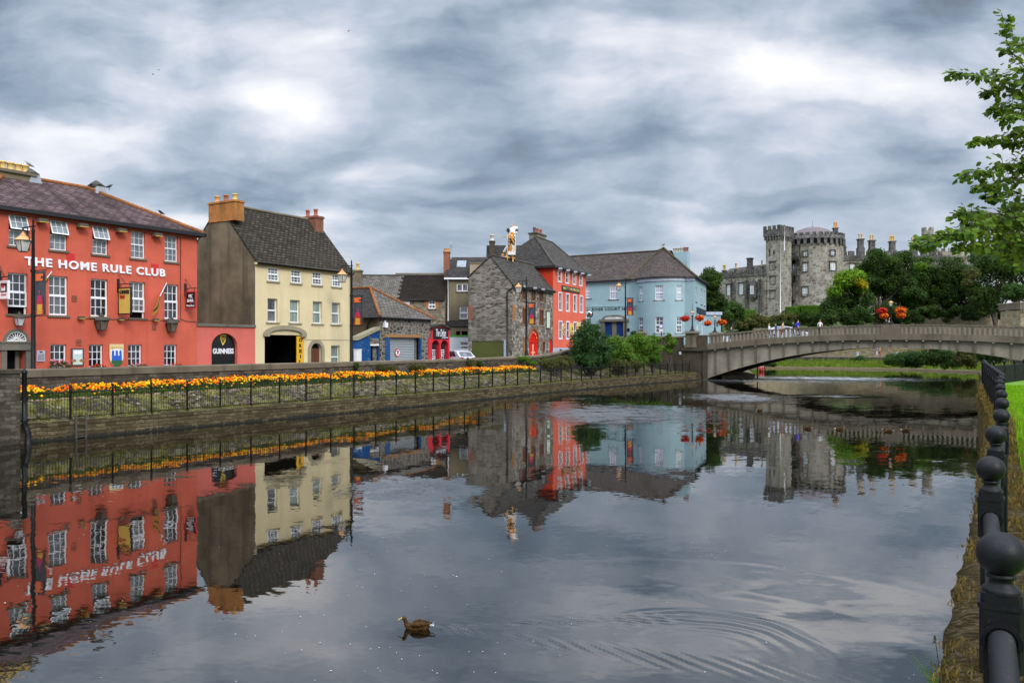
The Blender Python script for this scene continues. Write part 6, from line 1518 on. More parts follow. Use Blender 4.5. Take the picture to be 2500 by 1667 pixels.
zsf = lambda t_: .15 + 3.33 * max(0, hump(t_))
br = thing('stone_bridge', 'low arched grey concrete bridge with baluster parapets crossing the river', 'bridge', FR.loc(), FR.ang)
TT = [SPAN * k / 60 for k in range(61)]
def strip(mb, f0, f1, y0, y1, m=0, top=True, bot=True, back=True, ts=TT):
 for a, b in zip(ts, ts[1:]):
  mb.face([(a, y0, f0(a)), (b, y0, f0(b)), (b, y0, f1(b)), (a, y0, f1(a))], m, [(a, f0(a)), (b, f0(b)), (b, f1(b)), (a, f1(a))])
  if back: mb.face([(a, y1, f0(a)), (a, y1, f1(a)), (b, y1, f1(b)), (b, y1, f0(b))], m)
  if top: mb.face([(a, y0, f1(a)), (b, y0, f1(b)), (b, y1, f1(b)), (a, y1, f1(a))], m)
  if bot: mb.face([(a, y0, f0(a)), (a, y1, f0(a)), (b, y1, f0(b)), (b, y0, f0(b))], m)
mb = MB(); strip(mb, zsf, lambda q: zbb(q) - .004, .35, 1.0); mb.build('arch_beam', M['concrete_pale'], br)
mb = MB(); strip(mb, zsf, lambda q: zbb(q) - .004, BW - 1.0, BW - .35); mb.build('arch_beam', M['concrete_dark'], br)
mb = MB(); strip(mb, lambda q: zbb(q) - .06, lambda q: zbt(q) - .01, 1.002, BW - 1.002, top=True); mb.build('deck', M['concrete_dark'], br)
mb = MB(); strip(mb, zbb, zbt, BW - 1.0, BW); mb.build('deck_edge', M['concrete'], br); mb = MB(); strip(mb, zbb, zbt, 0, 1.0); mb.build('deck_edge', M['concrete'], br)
mb = MB(); strip(mb, lambda q: ztop(q) - .14, ztop, .05, .42); mb.build('parapet_rail', M['concrete'], br)
mb = MB(); strip(mb, lambda q: zbt(q) + .002, lambda q: zbt(q) + .1, .09, .4); mb.build('parapet_base', M['concrete'], br)
mb = MB(); strip(mb, lambda q: zbt(q) + .002, ztop, BW - .4, BW - .1); mb.build('rear_parapet', M['concrete'], br)
mb = MB(); mb.prism([(-.11, 0), (.11, 0), (.11, .08), (.085, .12), (.085, .74), (.11, .78), (.11, .82), (-.11, .82), (-.11, .78), (-.085, .74), (-.085, .12), (-.11, .08)], .13, .34); mb.box(-.115, .12, .62, .115, .35, .82)
bal0 = None; nb = 88
for k in range(nb):
 t_ = .35 + (SPAN - .7) * k / (nb - 1)
 if bal0 is None: bal0 = o = mb.build('baluster', M['concrete_pale'], br)
 else: o = bal0.copy(); COL.objects.link(o); o.parent = br
 o.location = (t_, 0, zbt(t_) + .1); o.scale = (1, 1, (ztop(t_) - .14 - zbt(t_) - .1) / .82)
cb0 = None
for k in range(25):
 t_ = .9 + (SPAN - 1.8) * k / 24
 if cb0 is None:
  mb = MB(); mb.box(-.09, .03, -.15, .09, .36, -.004); cb0 = o = mb.build('corbel', M['concrete_pale'], br)
 else: o = cb0.copy(); COL.objects.link(o); o.parent = br
 o.location = (t_, 0, zbb(t_))
 mb = MB(); zl_ = zsf(t_) + .02
 if zbb(t_) - .15 - zl_ > .25:
  mb.box(t_ - .09, .27, zl_ + .1, t_ + .09, .349, zbb(t_) - .155); mb.build('rib', M['concrete'], br)
mb = MB(); mb.box(-2.7, .12, -.8, .0, BW - .1, 3.1); mb.box(-.42, -.02, -.8, -.05, .119, 3.1); mb.box(-2.75, -.12, 3.1, .12, BW + .1, 3.45); mb.box(-2.45, -.05, 3.45, -1.0, BW, 3.75); mb.box(-1.0, .05, 3.45, 0, .4, 4.79); mb.build('abutment', M['concrete_dark'], br)
mb = MB(); mb.box(SPAN, .12, -.8, SPAN + 5, BW - .1, 3.7); mb.build('abutment', M['concrete_dark'], br)
for i, yq in enumerate((-.12, BW - 1.0)):
 mb = MB(); mb.box(-2.3, yq, 3.455, -1.15, yq + 1.1, 5.0); mb.box(-2.38, yq - .08, 3.455, -1.07, yq + 1.18, 3.7); p = mb.build('pillar', M['concrete'], br)
 mb = MB(); mb.box(-2.48, yq - .18, 5.002, -.97, yq + 1.28, 5.12); mb.box(-2.35, yq - .06, 5.12, -1.1, yq + 1.16, 5.24); mb.build('cap', M['concrete_pale'], p)
mb = MB(); mb.box(17.2, .0, zbt(18) + .002, 18.9, .5, ztop(18) + .03); mb.build('lamp_pedestal', M['concrete'], br)
aw = thing('approach_wall', 'dark stained concrete retaining wall beside the left end of the bridge', 'wall', FR.loc(-6, 0, 0), FR.ang)
mb = MB(); mb.box(-1.2, .2, -.5, 3.29, .6, 3.6); mb.box(-1.2, .24, 3.6, 3.29, .5, 4.55); mb.build('wall_face', M['concrete_dark'], aw); mb = MB(); mb.box(-1.25, .14, 4.55, 3.6, .6, 4.74); mb.build('coping', M['concrete_pale'], aw)
pl = thing('gate_pillar', 'small square concrete pillar with a cap at the end of the approach wall', 'pillar', FR.loc(-7.6, .2, 0), FR.ang)
mb = MB(); mb.box(-.45, 0, .5, .45, .7, 5.05); mb.build('shaft', M['concrete'], pl); mb = MB(); mb.box(-.55, -.1, 5.05, .55, .8, 5.2); mb.box(-.35, .1, 5.2, .35, .6, 5.3); mb.build('cap', M['concrete_pale'], pl)
bp = thing('balustrade', 'short run of concrete balusters between the ivy and the small pillar', 'balustrade', FR.loc(-9.6, .3, 0), FR.ang)
mb = MB(); mb.box(-.6, 0, .5, 1.5, .4, 3.75); mb.build('base', M['concrete'], bp); mb = MB(); mb.box(-.6, -.04, 4.55, 1.5, .44, 4.7); mb.build('rail', M['concrete_pale'], bp)
for k in range(7): mb = MB(); mb.box(-.55 + k * .3, .06, 3.75, -.39 + k * .3, .34, 4.55); mb.build('baluster', M['concrete_pale'], bp)
mb = MB(); x, y, z = FR.loc(-3.05, .05, 0);
o = thing('wall_notice', 'small white notice fixed beside the left bridge pillar', 'notice', FR.loc(-3.0, .15, 2.85), FR.ang)
mb = MB(); mb.box(-.14, 0, -.16, .14, .03, .16); mb.build('plate', M['white_gloss'], o)
mb = MB(); mb.box(-.03, .03, -.25, .03, .06, .6); mb.build('post', M['castle_trim'], o)
sw_ = thing('stone_slipway', 'sloping cobbled stone apron on the left bank beyond the bridge arch', 'slipway', (26.5, 97, 0), 0)
W0 = Vector((26.5, 97, 0)); g1, g2 = gp(1762, 917.5, .35), gp(1843, 914.5, .35)
A_ = Vector((g1[0], g1[1], .35)) - W0; B_ = Vector((g2[0], g2[1], .35)) - W0; T1 = pt(1786, 901, 98) - W0; T2 = pt(1821, 897.5, 99.5) - W0; C_ = B_ + Vector((.6, 7, 0)); T3 = T2 + Vector((.6, 3, .1)); T4 = T1 + Vector((-4, 3, .1))
mb = MB(); mb.face([A_, B_, T2, T1]); mb.face([B_, C_, T3, T2]); mb.face([T1, T2, T3, T4]); mb.face([A_, T1, T4, A_ + Vector((-4, 3, 0))]); mb.build('slope', M['park_wall_stone'], sw_)
mb = MB(); dn = Vector((0, 0, -.9))
mb.face([A_ + dn, B_ + dn, B_, A_]); mb.face([B_ + dn, C_ + dn, C_, B_]); mb.build('kerb', M['concrete'], sw_)
d_ = 90.5; x = (1849 - CX) / F * d_
o = thing('mooring_post', 'thin dark post standing in the water under the bridge', 'post', (x, d_, -.5), 0); mb = MB(); mb.tube([(0, 0, 0), (0, 0, 2.1)], .06, 6); mb.build('post', M['iron'], o); mb = MB(); mb.lathe([(.09, 0), (.09, .06)], (0, 0, 1.9), 8); mb.build('collar', M['iron'], o)
d_ = 116; x = (1859 - CX) / F * d_
o = thing('red_buoy', 'red buoy with black straps beside the thin post under the bridge arch', 'buoy', (x, d_, 0), .4)
mb = MB(); mb.lathe([(.2, -.1), (.36, .08), (.40, .35), (.33, .6), (.15, .72), (0, .74)], n=12); mb.build('float', M['fan_red'], o); mb = MB(); mb.tube([(.34, -.15, .1), (.52, -.2, .35), (.36, -.15, .62)], .09, 6); mb.tube([(-.1, -.39, .05), (-.1, -.40, .35), (-.1, -.30, .62)], .05, 6); mb.build('strap', M['black_gloss'], o)
def basket(name, label, loc, r_, seed, mat='basket_bloom', group='flower baskets on the bridge lamps'):
 rb = random.Random(seed); o = thing(name, label, 'hanging basket', loc, 0, group)
 mb = MB(); mb.lathe([(.02, -r_ * .62), (r_ * .35, -r_ * .5), (r_ * .55, -r_ * .2), (r_ * .6, 0), (r_ * .5, .02)], n=12); mb.build('bowl', M['iron'], o)
 fb_ = MB(); lb = MB()
 for k in range(230):
  d = Vector((rb.gauss(0, 1), rb.gauss(0, 1), rb.gauss(.25, .8))).normalized(); q = Vector((d.x * r_, d.y * r_, d.z * r_ * .72)) * rb.uniform(.8, 1.1)
  dome(fb_, q, rb.uniform(.05, .09), 0, 5)
  if k % 2 == 0: leafquad(lb, q * .92, d, .16, .09, rb)
 fb_.build('blooms', M[mat], o, uv=False); lb.build('leaves', M['leaf_bed'], o, uv=False)
 mb = MB()
 for k in range(3): a = 2 * pi * k / 3; mb.tube([(r_ * .55 * cos(a), r_ * .55 * sin(a), 0), (0, 0, r_ * 1.3)], .012, 4)
 mb.build('chains', M['iron'], o)
 return o
def bridge_lamp(label, loc, H, double=False):
 o = thing('bridge_lamp', label, 'lamp', loc, FR.ang, 'ornate lamps on the bridge')
 mb = MB(); mb.lathe([(.3, 0), (.28, .12), (.14, .2), (.1, .45), (.13, .5), (.07, .56), (.06, H * .52), (.1, H * .53), (.1, H * .56), (.05, H * .58)], n=10); mb.build('post', M['iron'], o)
 lantern_geo(o, (0, 0, H * .585), .62, 'copper_cap')
 mb = MB(); mb.tube([(0, 0, H * .585 + .5), (0, 0, H)], [.03, .012], 6); mb.lathe([(0.001, 0), (.05, .06), (.001, .12)], (0, 0, H - .06), 6); mb.build('finial', M['iron'], o)
 for s_ in (-1, 1):
  mb = MB(); mb.tube([(0, 0, H * .42), (s_ * .3, 0, H * .50), (s_ * .55, 0, H * .66), (s_ * .8, 0, H * .68), (s_ * .86, 0, H * .6)], .022, 6); mb.tube([(0, 0, H * .36), (s_ * .25, 0, H * .38), (s_ * .4, 0, H * .47)], .015, 5)
  mb.build('arm', M['iron'], o)
 return o
def at_lamp(t_, y, z): return FR.loc(t_, y, z)
L1 = bridge_lamp('black lamp with two flower baskets on the near left bridge pillar', at_lamp(-1.72, .43, 5.24), 2.9)
L2 = bridge_lamp('copper capped lamp with two flower baskets on the far left bridge pillar', at_lamp(-1.9, BW - .45, 5.24), 2.5)
L3 = bridge_lamp('tall black lamp with a ring of flower baskets at the crown of the bridge', at_lamp(18.05, .25, ztop(18) + .03), 3.0)
for i, (nm, t_, y, z, r_) in enumerate((('left red and orange basket on the near left bridge pillar lamp', -1.72 - .82, .43, 6.60, .44), ('right red and orange basket on the near left bridge pillar lamp', -1.72 + .82, .43, 6.62, .44),
        ('left yellow and red basket on the far left bridge pillar lamp', -1.9 - .86, BW - .45, 6.3, .42), ('right yellow and red basket on the far left bridge pillar lamp', -1.9 + .86, BW - .45, 6.38, .5),
        ('upper left dark red basket on the lamp at the crown of the bridge', 17.25, .25, 6.98, .45), ('upper right red and yellow basket on the lamp at the crown of the bridge', 18.9, .25, 6.98, .47),
        ('lower left orange basket on the lamp at the crown of the bridge', 17.45, .1, 6.5, .36), ('lower right orange basket on the lamp at the crown of the bridge', 18.95, .1, 6.52, .38))):
 basket('flower_basket', nm, at_lamp(t_, y, z), r_, 40 + i, 'basket_bloom_red' if i in (4, 0) else 'basket_bloom')
def street_lamp(px, s, label, H=7.55):
 o = thing('street_lamp', label, 'street lamp', P(s, 2.75, gz(s)), ANG - pi / 2, 'street lamps along the quay')
 mb = MB(); mb.lathe([(.17, 0), (.17, .9), (.12, 1.0), (.14, 1.1), (.095, 1.2), (.085, 4.0), (.06, 6.9), (.075, 6.95), (.05, 7.1), (.035, H - .25), (.05, H - .2), (.012, H)], n=10); mb.build('post', M['iron'], o)
 za = H - .38
 mb = MB(); mb.tube([(.14, 0, za), (-.82, 0, za)], .03, 6); mb.tube([(-.03, 0, za - .75), (-.22, 0, za - .62), (-.38, 0, za - .32), (-.42, 0, za - .02)], .024, 6); mb.tube([(-.78, 0, za), (-.78, 0, za - .12)], .04, 6); mb.build('arm', M['iron'], o)
 lantern_geo(o, (-.78, 0, za - 1.02), .95, 'copper_cap')
 for zb_ in (5.28, 3.38):
  mb = MB(); mb.tube([(0, 0, zb_), (1.0, 0, zb_)], .022, 6); mb.lathe([(.11, -.06), (.11, .06)], (0, 0, zb_), 8); mb.build('banner_arm', M['iron'], o)
 return o
def banner(s, label, seed):
 o = thing('street_banner', label, 'banner', P(s, 2.75, gz(s)), ANG - pi / 2, 'banners on the quay street lamps')
 x0, x1, z0, z1 = .16, .93, 3.42, 5.24
 mb = MB(); n = 8
 for k in range(n):
  a, b = x0 + (x1 - x0) * k / n, x0 + (x1 - x0) * (k + 1) / n; ya, yb = .02 * sin(k * 1.1 + seed), .02 * sin((k + 1) * 1.1 + seed)
  mb.box(a, min(ya, yb) - .004, z0, b, min(ya, yb) + .004, z1) if False else mb.face([(a, ya, z0), (b, yb, z0), (b, yb, z1), (a, ya, z1)], 0, None, True)
 mb.build('cloth', M['banner_grey'], o)
 for sgn in (-1, 1):
  mb = MB(); y = sgn * .028
  W = x1 - x0
  def cell(a, b, c, d, m): mb.box(x0 + W * a, y - .003, z0 + c, x0 + W * b, y + .003, z0 + d, m)
  cell(.12, .82, 1.42, 1.72, 0); mb.box(x0 + W * .62, y - .005, z0 + 1.5, x0 + W * .84, y + .005, z0 + 1.62, 4); mb.build('emblem_block', [M['banner_orange']] * 4 + [M['banner_grey']], o); mb = MB()
  cell(.42, .54, .93, 1.02, 1); cell(.44, .52, .82, .92, 1)
  rows_ = [(.28, .72, .70, .80), (.26, .74, .60, .69)]
  for a, b, c, d in rows_: cell(a, b, c, d, 1)
  nr, nc = 7, 9
  for j in range(nr):
   for k in range(nc):
    a = .12 + .76 * k / nc
    if j > 1 and (k == 0 or k == nc - 1): continue
    cq = abs(k - (nc - 1) / 2) / (nc / 2)
    m = 3 if (cq < .45 and j < 5) else (0 if cq < .75 and j < 6 else 2)
    if j >= 5: m = 2 if cq < .6 else 1
    cell(a, a + .76 / nc - .016, .03 + j * .083, .03 + j * .083 + .068, m)
  mb.build('castle_motif', [M['banner_orange'], M['banner_pink'], M['banner_red'], M['banner_yellow'], M['banner_grey']], o)
 return o
LAMPS = [(81, 'tall black street lamp in front of the red pub'), (858, 'tall black street lamp at the right corner of the yellow house'), (1285, 'tall black street lamp in front of the stone mill'), (1527, 'tall black street lamp in front of the blue hotel')]
for i, (px, lb) in enumerate(LAMPS):
 s = sk(px, 2.75); street_lamp(px, s, lb)
 banner(s, ['grey and fiery orange banner on the lamp before the red pub', 'grey and fiery orange banner on the lamp by the yellow house', 'grey and fiery orange banner on the lamp before the stone mill', 'grey and fiery orange banner on the lamp before the blue hotel'][i], i)
ZK = zc(1720, 520, 5.2275)
GC = 9.8
cs = thing('grey_castle', 'grey stone castle with round tower and battlements on the hill above the trees', 'castle', (64.6, 176, GC), 0)
def CT(fr):
 def T(a, d, z):
  g = fr.loc(a, d, 0); return (g[0] - 64.6, g[1] - 176, z)
 return T
def merlons(mb, T, L, z0, h, w=.75, gap=.55, th=.5, d0=0.0, m=0):
 x = 0
 while x < L - .2:
  mb.box(x, d0, z0, min(L, x + w), d0 + th, z0 + h, m, T); x += w + gap
def cwindow(h, T, glass='glass_pale', cols=2, rows=2, frame='cream_frame', hood=True, mull=.09):
 mb = MB(); mb.box(h[0], .14, h[2], h[1], .18, h[3], 0, T); w_ = mb.build('window', M[glass], cs)
 mb = MB(); e = .12
 mb.box(h[0] - e, -.06, h[2] - e, h[0], .1, h[3] + e, 0, T); mb.box(h[1], -.06, h[2] - e, h[1] + e, .1, h[3] + e, 0, T); mb.box(h[0], -.06, h[2] - e, h[1], .1, h[2], 0, T); mb.box(h[0], -.06, h[3], h[1], .1, h[3] + e, 0, T)
 if hood: mb.box(h[0] - .3, -.16, h[3] + e, h[1] + .3, .02, h[3] + e + .16, 0, T)
 mb.build('surround', M['castle_trim'], w_)
 mb = MB()
 for k in range(1, cols): x = h[0] + (h[1] - h[0]) * k / cols; mb.box(x - mull / 2, .08, h[2], x + mull / 2, .16, h[3], 0, T)
 for k in range(1, rows): z = h[2] + (h[3] - h[2]) * k / rows; mb.box(h[0], .09, z - mull / 2, h[1], .15, z + mull / 2, 0, T)
 mb.build('frame', M[frame], w_)
 return w_
FW = Frame(45.2, 178.0, atan2(-7.6, 7.0), GC); T = CT(FW); LW = FW.x(1870)
zq1 = FW.z(1815, 520 + 745 / 5.2275); zq0 = FW.z(1815, 520 + 815 / 5.2275)
wins = [FW.rect(*ZK(280, 915, 330, 1055)), FW.rect(*ZK(437, 897, 495, 1042))]
mb = MB(); wall_holes(mb, -1, LW, -4, zq0, wins, .3, T=T, m=0); mb.build('wing_wall', M['castle_stone'], cs)
mb = MB(); mb.box(-1, -.15, zq0, LW, .5, zq1 - .6, 0, T); merlons(mb, T, LW, zq1 - .6, .75, .7, .5, .6, -.12); mb.build('battlement', M['castle_dark'], cs)
for h in wins: cwindow(h, T, 'glass_pale', 1, 1, 'sign_cream')
mb = MB()
for h in (ZK(358, 880, 397, 1130), ZK(527, 862, 563, 1260), ZK(695, 845, 727, 1260)): q = FW.rect(*h); mb.box(q[0], -.5, q[2] - 3, q[1], .02, q[3], 0, T)
mb.build('buttress', M['castle_dark'], cs)
q = FW.rect(*ZK(578, 900, 682, 1072)); mb = MB(); xc_ = (q[0] + q[1]) / 2; hw = (q[1] - q[0]) / 2
for (a0, a1, d0, d1) in ((-hw, -hw * .5, 0, -.7), (-hw * .5, hw * .5, -.7, -.7), (hw * .5, hw, -.7, 0)):
 mb.face([T(xc_ + a0, d0, q[2]), T(xc_ + a1, d1, q[2]), T(xc_ + a1, d1, q[3]), T(xc_ + a0, d0, q[3])])
 mb.face([T(xc_ + a0, d0, q[3]), T(xc_ + a1, d1, q[3]), T(xc_, .05, q[3] + 1.2)], 1)
 mb.face([T(xc_ + a0, d0, q[2]), T(xc_ + a1, d1, q[2]), T(xc_, .05, q[2] - 1.2)])
for a0, a1 in ((-.42, -.05), (.05, .42)): mb.box(xc_ + hw * a0, -.76, q[2] + .55, xc_ + hw * a1, -.702, q[3] - .5, 2, T)
mb.build('bay_window', [M['castle_dark'], M['castle_trim'], M['glass_pale']], cs)
mb = MB(); zr_ = FW.z(1815, 520 + 685 / 5.2275, 4); mb.face([T(0, .6, zq1 - .5), T(LW + 2, .6, zq1 - .5), T(LW + 2, 4, zr_ + .3), T(0, 4, zr_ - .2)]); mb.build('wing_roof', M['slate_pale'], cs)
def cchim(fr, rect, depth, mat='castle_dark', pots=0, pm='pot_yellow'):
 T = CT(fr); xl, yt, xr, yb = rect; a, b = fr.x(xl, depth), fr.x(xr, depth); z0_, z1_ = fr.z((xl + xr) / 2, yb, depth), fr.z((xl + xr) / 2, yt, depth)
 w_ = b - a; mb = MB(); mb.box(a, depth, z0_ - 1.5, b, depth + w_, z0_ + (z1_ - z0_) * .35, 0, T); mb.box(a + w_ * .12, depth + w_ * .1, z0_ + (z1_ - z0_) * .35, b - w_ * .12, depth + w_ * .9, z1_ - .25, 0, T); mb.box(a, depth, z1_ - .25, b, depth + w_, z1_, 0, T); c = mb.build('chimney', M[mat], cs)
 for k in range(pots):
  f = (k + .5) / pots; gx = T(a + w_ * (.1 + .8 * f), depth + w_ / 2, z1_); mb = MB(); mb.lathe([(.2, 0), (.16, 1.0), (.2, 1.05), (.2, 1.25), (.1, 1.25)], gx, 8); mb.build('chimney_pot', M[pm], c)
cchim(FW, ZK(528, 572, 592, 745), .8); cchim(FW, ZK(378, 712, 405, 745), .8, pots=1); cchim(FW, ZK(706, 675, 738, 715), .8, pots=1); cchim(FW, ZK(215, 730, 262, 770), .5, pots=2)
mb = MB()
for px in (1720 + 365 / 5.2275, 1720 + 562 / 5.2275, 1720 + 730 / 5.2275): a = FW.x(px); mb.tube([T(a, -.6, -3), T(a, -.6, zq0 - .3)], .09, 5)
mb.build('drain_pipe', M['castle_trim'], cs)
FT = Frame(52.74, 170.24, atan2(-7.6, 7.0), GC); T = CT(FT); L0 = 3.05; D0 = 4.95
zt1 = FT.z(1885, 552) ; zt0 = FT.z(1885, 577)
mb = MB()
for (p0, p1) in (((0, 0), (L0, 0)), ((L0, 0), (L0, D0)), ((0, D0), (0, 0)), ((L0, D0), (0, D0))): mb.face([T(p0[0], p0[1], -4), T(p1[0], p1[1], -4), T(p1[0], p1[1], zt0), T(p0[0], p0[1], zt0)])
mb.build('stair_tower', M['castle_stone'], cs)
mb = MB(); e = .38; mb.box(-e, -e, zt0, L0 + e, D0 + e, zt1 - .75, 0, T)
TR = lambda a, d, z: T(L0 - d, a, z)
merlons(mb, lambda a, d, z: T(a - e, d - e, z), L0 + 2 * e, zt1 - .75, .8, .62, .42, .4); merlons(mb, lambda a, d, z: TR(a - e, d - e, z), D0 + 2 * e, zt1 - .75, .8, .62, .42, .4)
for k in range(6): a = -.2 + k * (L0 + .4) / 5.5; mb.box(a, -e, zt0 - .75, a + .28, 0, zt0, 0, T)
for k in range(8): a = -.1 + k * (D0 + .2) / 7.6; mb.box(a, -e, zt0 - .75, a + .28, 0, zt0, 0, TR)
mb.build('tower_battlement', M['castle_dark'], cs)
for h in (ZK(838, 632, 897, 722), ZK(842, 815, 900, 905), ZK(840, 995, 898, 1092)): cwindow(FT.rect(*h), T, 'glass_dark', 3, 1, 'concrete_pale', mull=.2)
mb = MB()
for h in (ZK(827, 478, 840, 540), ZK(880, 475, 894, 532)): q = FT.rect(*h); mb.box(q[0], -.03, q[2], q[1], .02, q[3], 0, T)
mb.build('arrow_slit', M['dark'], cs)
mb = MB(); a = 1.2; mb.tube([TR(a, -.5, zt0 - 3), TR(a, -.5, zt1 + .2)], .09, 5); mb.tube([TR(.2, -.12, -3), TR(.2, -.12, zt0 - .8)], .1, 5); mb.build('drain_pipe', M['cream_frame'], cs)
RT = 6.15; zc0 = CAMH + (HY - 597) * .0865 - GC; zc1 = CAMH + (HY - 583) * .0865 - GC; zc2 = CAMH + (HY - 571.5) * .0865 - GC
mb = MB(); mb.lathe([(RT + .5, -4), (RT + .35, 2), (RT, 5), (RT, zc0)], (0, 0, 0), 48); mb.build('round_tower', M['castle_stone'], cs)
mb = MB(); mb.lathe([(RT + .02, zc0), (RT + .28, zc0 + .15), (RT + .28, zc2 - .45), (RT - .2, zc2 - .45)], (0, 0, 0), 48)
def TC(a, d, z): t_ = -pi / 2 + a / RT; r_ = RT - d; return (r_ * cos(t_), r_ * sin(t_), z)
n = 30
for k in range(n):
 a = 2 * pi * RT * k / n
 mb.box(a, -.42, zc0 - .25, a + .55, -.02, zc1 - .1, 0, TC)
 if True: mb.box(a + .35, -.30, zc2 - .45, a + 1.06, .25, zc2 + .05, 0, TC)
mb.build('tower_battlement', M['castle_dark'], cs)
mb = MB()
for k in range(n): a = 2 * pi * RT * k / n; mb.box(a + .62, -.30, zc0 + .1, a + 1.2, -.285, zc1 - .2, 0, TC)
mb.build('machicolation', M['dark'], cs)
mb = MB(); mb.lathe([(5.2, zc2 - .6), (4.6, zc2 + .2), (3.2, zc2 + 1.15), (1.6, zc2 + 1.7), (.5, zc2 + 1.9), (0, zc2 + 1.95)], (0, 0, 0), 20, smooth=False); mb.tube([(0, 0, zc2 + 1.9), (0, 0, zc2 + 3.3)], [.06, .02], 5); plain('tower_roof', (.12, .088, .092), .6, var=.2); mb.build('tower_roof', M['tower_roof'], cs)
def cyl_a(px):
 lo, hi = -pi / 2 * RT * .98, pi / 2 * RT * .98
 for _ in range(40):
  m_ = (lo + hi) / 2; p = TC(m_, 0, 0)
  if (p[0] + 64.6) / (p[1] + 176) * F + CX < px: lo = m_
  else: hi = m_
 return lo
def cyl_rect(a, b, c, d):
 xl, yt, xr, yb = ZK(a, b, c, d); al, ar = cyl_a(xl), cyl_a(xr); p = TC((al + ar) / 2, 0, 0); dep = p[1] + 176
 return (al, ar, CAMH + (HY - yb) * dep / F - GC, CAMH + (HY - yt) * dep / F - GC)
TCw = lambda a, d, z: TC(a, d - .18, z)
for h in ((1257, 485, 1318, 552), (1603, 475, 1660, 543)): cwindow(cyl_rect(*h), TCw, 'glass_blue', 3, 2, 'cream_frame', False)
for h in ((1255, 640, 1317, 744), (1598, 628, 1670, 732), (1247, 948, 1321, 1060)): cwindow(cyl_rect(*h), TCw, 'glass_pale', 3, 3, 'white_gloss', True, .05)
q = cyl_rect(1105, 655, 1180, 772); w_ = cwindow(q, TCw, 'glass_blue', 2, 3, 'cream_frame', False)
mb = MB(); ca2, hw = (q[0] + q[1]) / 2, (q[1] - q[0]) / 2
half_ring(mb, ca2, q[3], hw, hw + .5, -.05, .1, 0, 12, TCw); disc(mb, ca2, q[3] + .12, hw, hw * .9, -.02, .05, 1, 12, TCw, 0, pi); mb.build('arch_head', [M['castle_trim'], M['dark']], w_)
mb = MB(); mb.box(q[0] - .7, -1.1, q[2] - .5, q[1] + .7, .1, q[2] - .2, 0, TCw)
for k in range(8): a = q[0] - .65 + k * (q[1] - q[0] + 1.2) / 7; mb.box(a, -1.05, q[2] - .2, a + .16, -.9, q[2] + .55, 0, TCw)
mb.box(q[0] - .7, -1.1, q[2] + .55, q[1] + .7, -.85, q[2] + .7, 0, TCw)
for k in range(4): a = q[0] - .4 + k * (q[1] - q[0] + .6) / 3; mb.prism([(a, q[2] - .5), (a + .3, q[2] - .5), (a + .15, q[2] - 1.5)], -.9, .1, 0, TCw)
mb.build('balcony', M['castle_dark'], cs)
q = cyl_rect(1112, 530, 1165, 560); mb = MB(); disc(mb, (q[0] + q[1]) / 2, q[2], (q[1] - q[0]) / 2, 1.0, -.05, .1, 1, 10, TCw, 0, pi); half_ring(mb, (q[0] + q[1]) / 2, q[2], (q[1] - q[0]) / 2, (q[1] - q[0]) / 2 + .3, -.1, .1, 0, 10, TCw)
for k in range(9): mb.box(q[0] - .8 + k * .35, -.5, q[2] - .75, q[0] - .65 + k * .35, .1, q[2] - .2, 0, TCw)
mb.box(q[0] - .8, -.5, q[2] - .2, q[1] + .9, .1, q[2] - .05, 0, TCw); mb.build('arch_window', [M['castle_trim'], M['glass_blue']], cs)
q = cyl_rect(1068, 930, 1168, 1110); mb = MB(); mb.box(q[0], -.9, q[2], q[1], .2, q[3], 0, TCw); mb.box(q[0] - .1, -1.0, q[3], q[1] + .1, .2, q[3] + .3, 0, TCw); mb.box(q[0] - .1, -1.0, q[2] - .2, q[1] + .1, .2, q[2], 0, TCw)
for a0, a1 in ((.12, .46), (.72, .9)): mb.box(q[0] + (q[1] - q[0]) * a0, -.94, q[2] + .6, q[0] + (q[1] - q[0]) * a1, -.91, q[3] - .5, 1, TCw)
mb.prism([(q[0] + .3, q[2] - .2), (q[1] - .3, q[2] - .2), ((q[0] + q[1]) / 2, q[2] - 1.2)], -.7, .2, 0, TCw); mb.build('bay_window', [M['castle_trim'], M['glass_pale']], cs)
mb = MB(); a = cyl_a(1720 + 1218 / 5.2275); mb.tube([TC(a, -.15, -3), TC(a, -.15, zc0 - .3)], .1, 5); mb.build('drain_pipe', M['red_brick'], cs)
Fq = Frame(0, 175.0, 0.0, GC); cchim(Fq, ZK(1650, 185, 1716, 275), 0, pots=2, pm='pot_orange')
F9 = Frame(Fq.x(2050) * 0 + (2050 - CX) / F * 181, 181, 0.0, GC); T = CT(F9); L9 = F9.x(2300)
zq1 = F9.z(2090, 618); zq0 = F9.z(2090, 636); wq = F9.rect(*ZK(1855, 648, 1925, 728))
mb = MB(); wall_holes(mb, 0, L9, -4, zq0, [wq], .3, T=T); mb.build('wing_wall', M['castle_stone'], cs)
mb = MB(); mb.box(0, -.2, zq0, L9, .5, zq1 - .5, 0, T); merlons(mb, T, L9, zq1 - .5, .95, 1.2, .8, .6, -.15); mb.build('battlement', M['castle_dark'], cs)
cwindow(wq, T, 'glass_pale', 2, 2, 'white_gloss')
Z9 = zc(2000, 540, 4.704)
for i, (a, b, c, d) in enumerate(((453, 200, 525, 360), (583, 215, 657, 370), (818, 225, 890, 380), (1060, 240, 1132, 380))): cchim(F9, Z9(a, b, c, d), 1.5, pots=(2, 2, 3, 2)[i])
cchim(F9, Z9(262, 290, 320, 380), .6, pots=3)
mb = MB(); cx_ = (2313 - CX) / F * 192 - 64.6; zt_ = CAMH + (HY - 603) * .093 - GC
mb.lathe([(4.2, -4), (4.1, zt_ - 2.6), (4.4, zt_ - 2.3), (4.4, zt_ - .7), (3.8, zt_ - .7)], (cx_, 16, 0), 28)
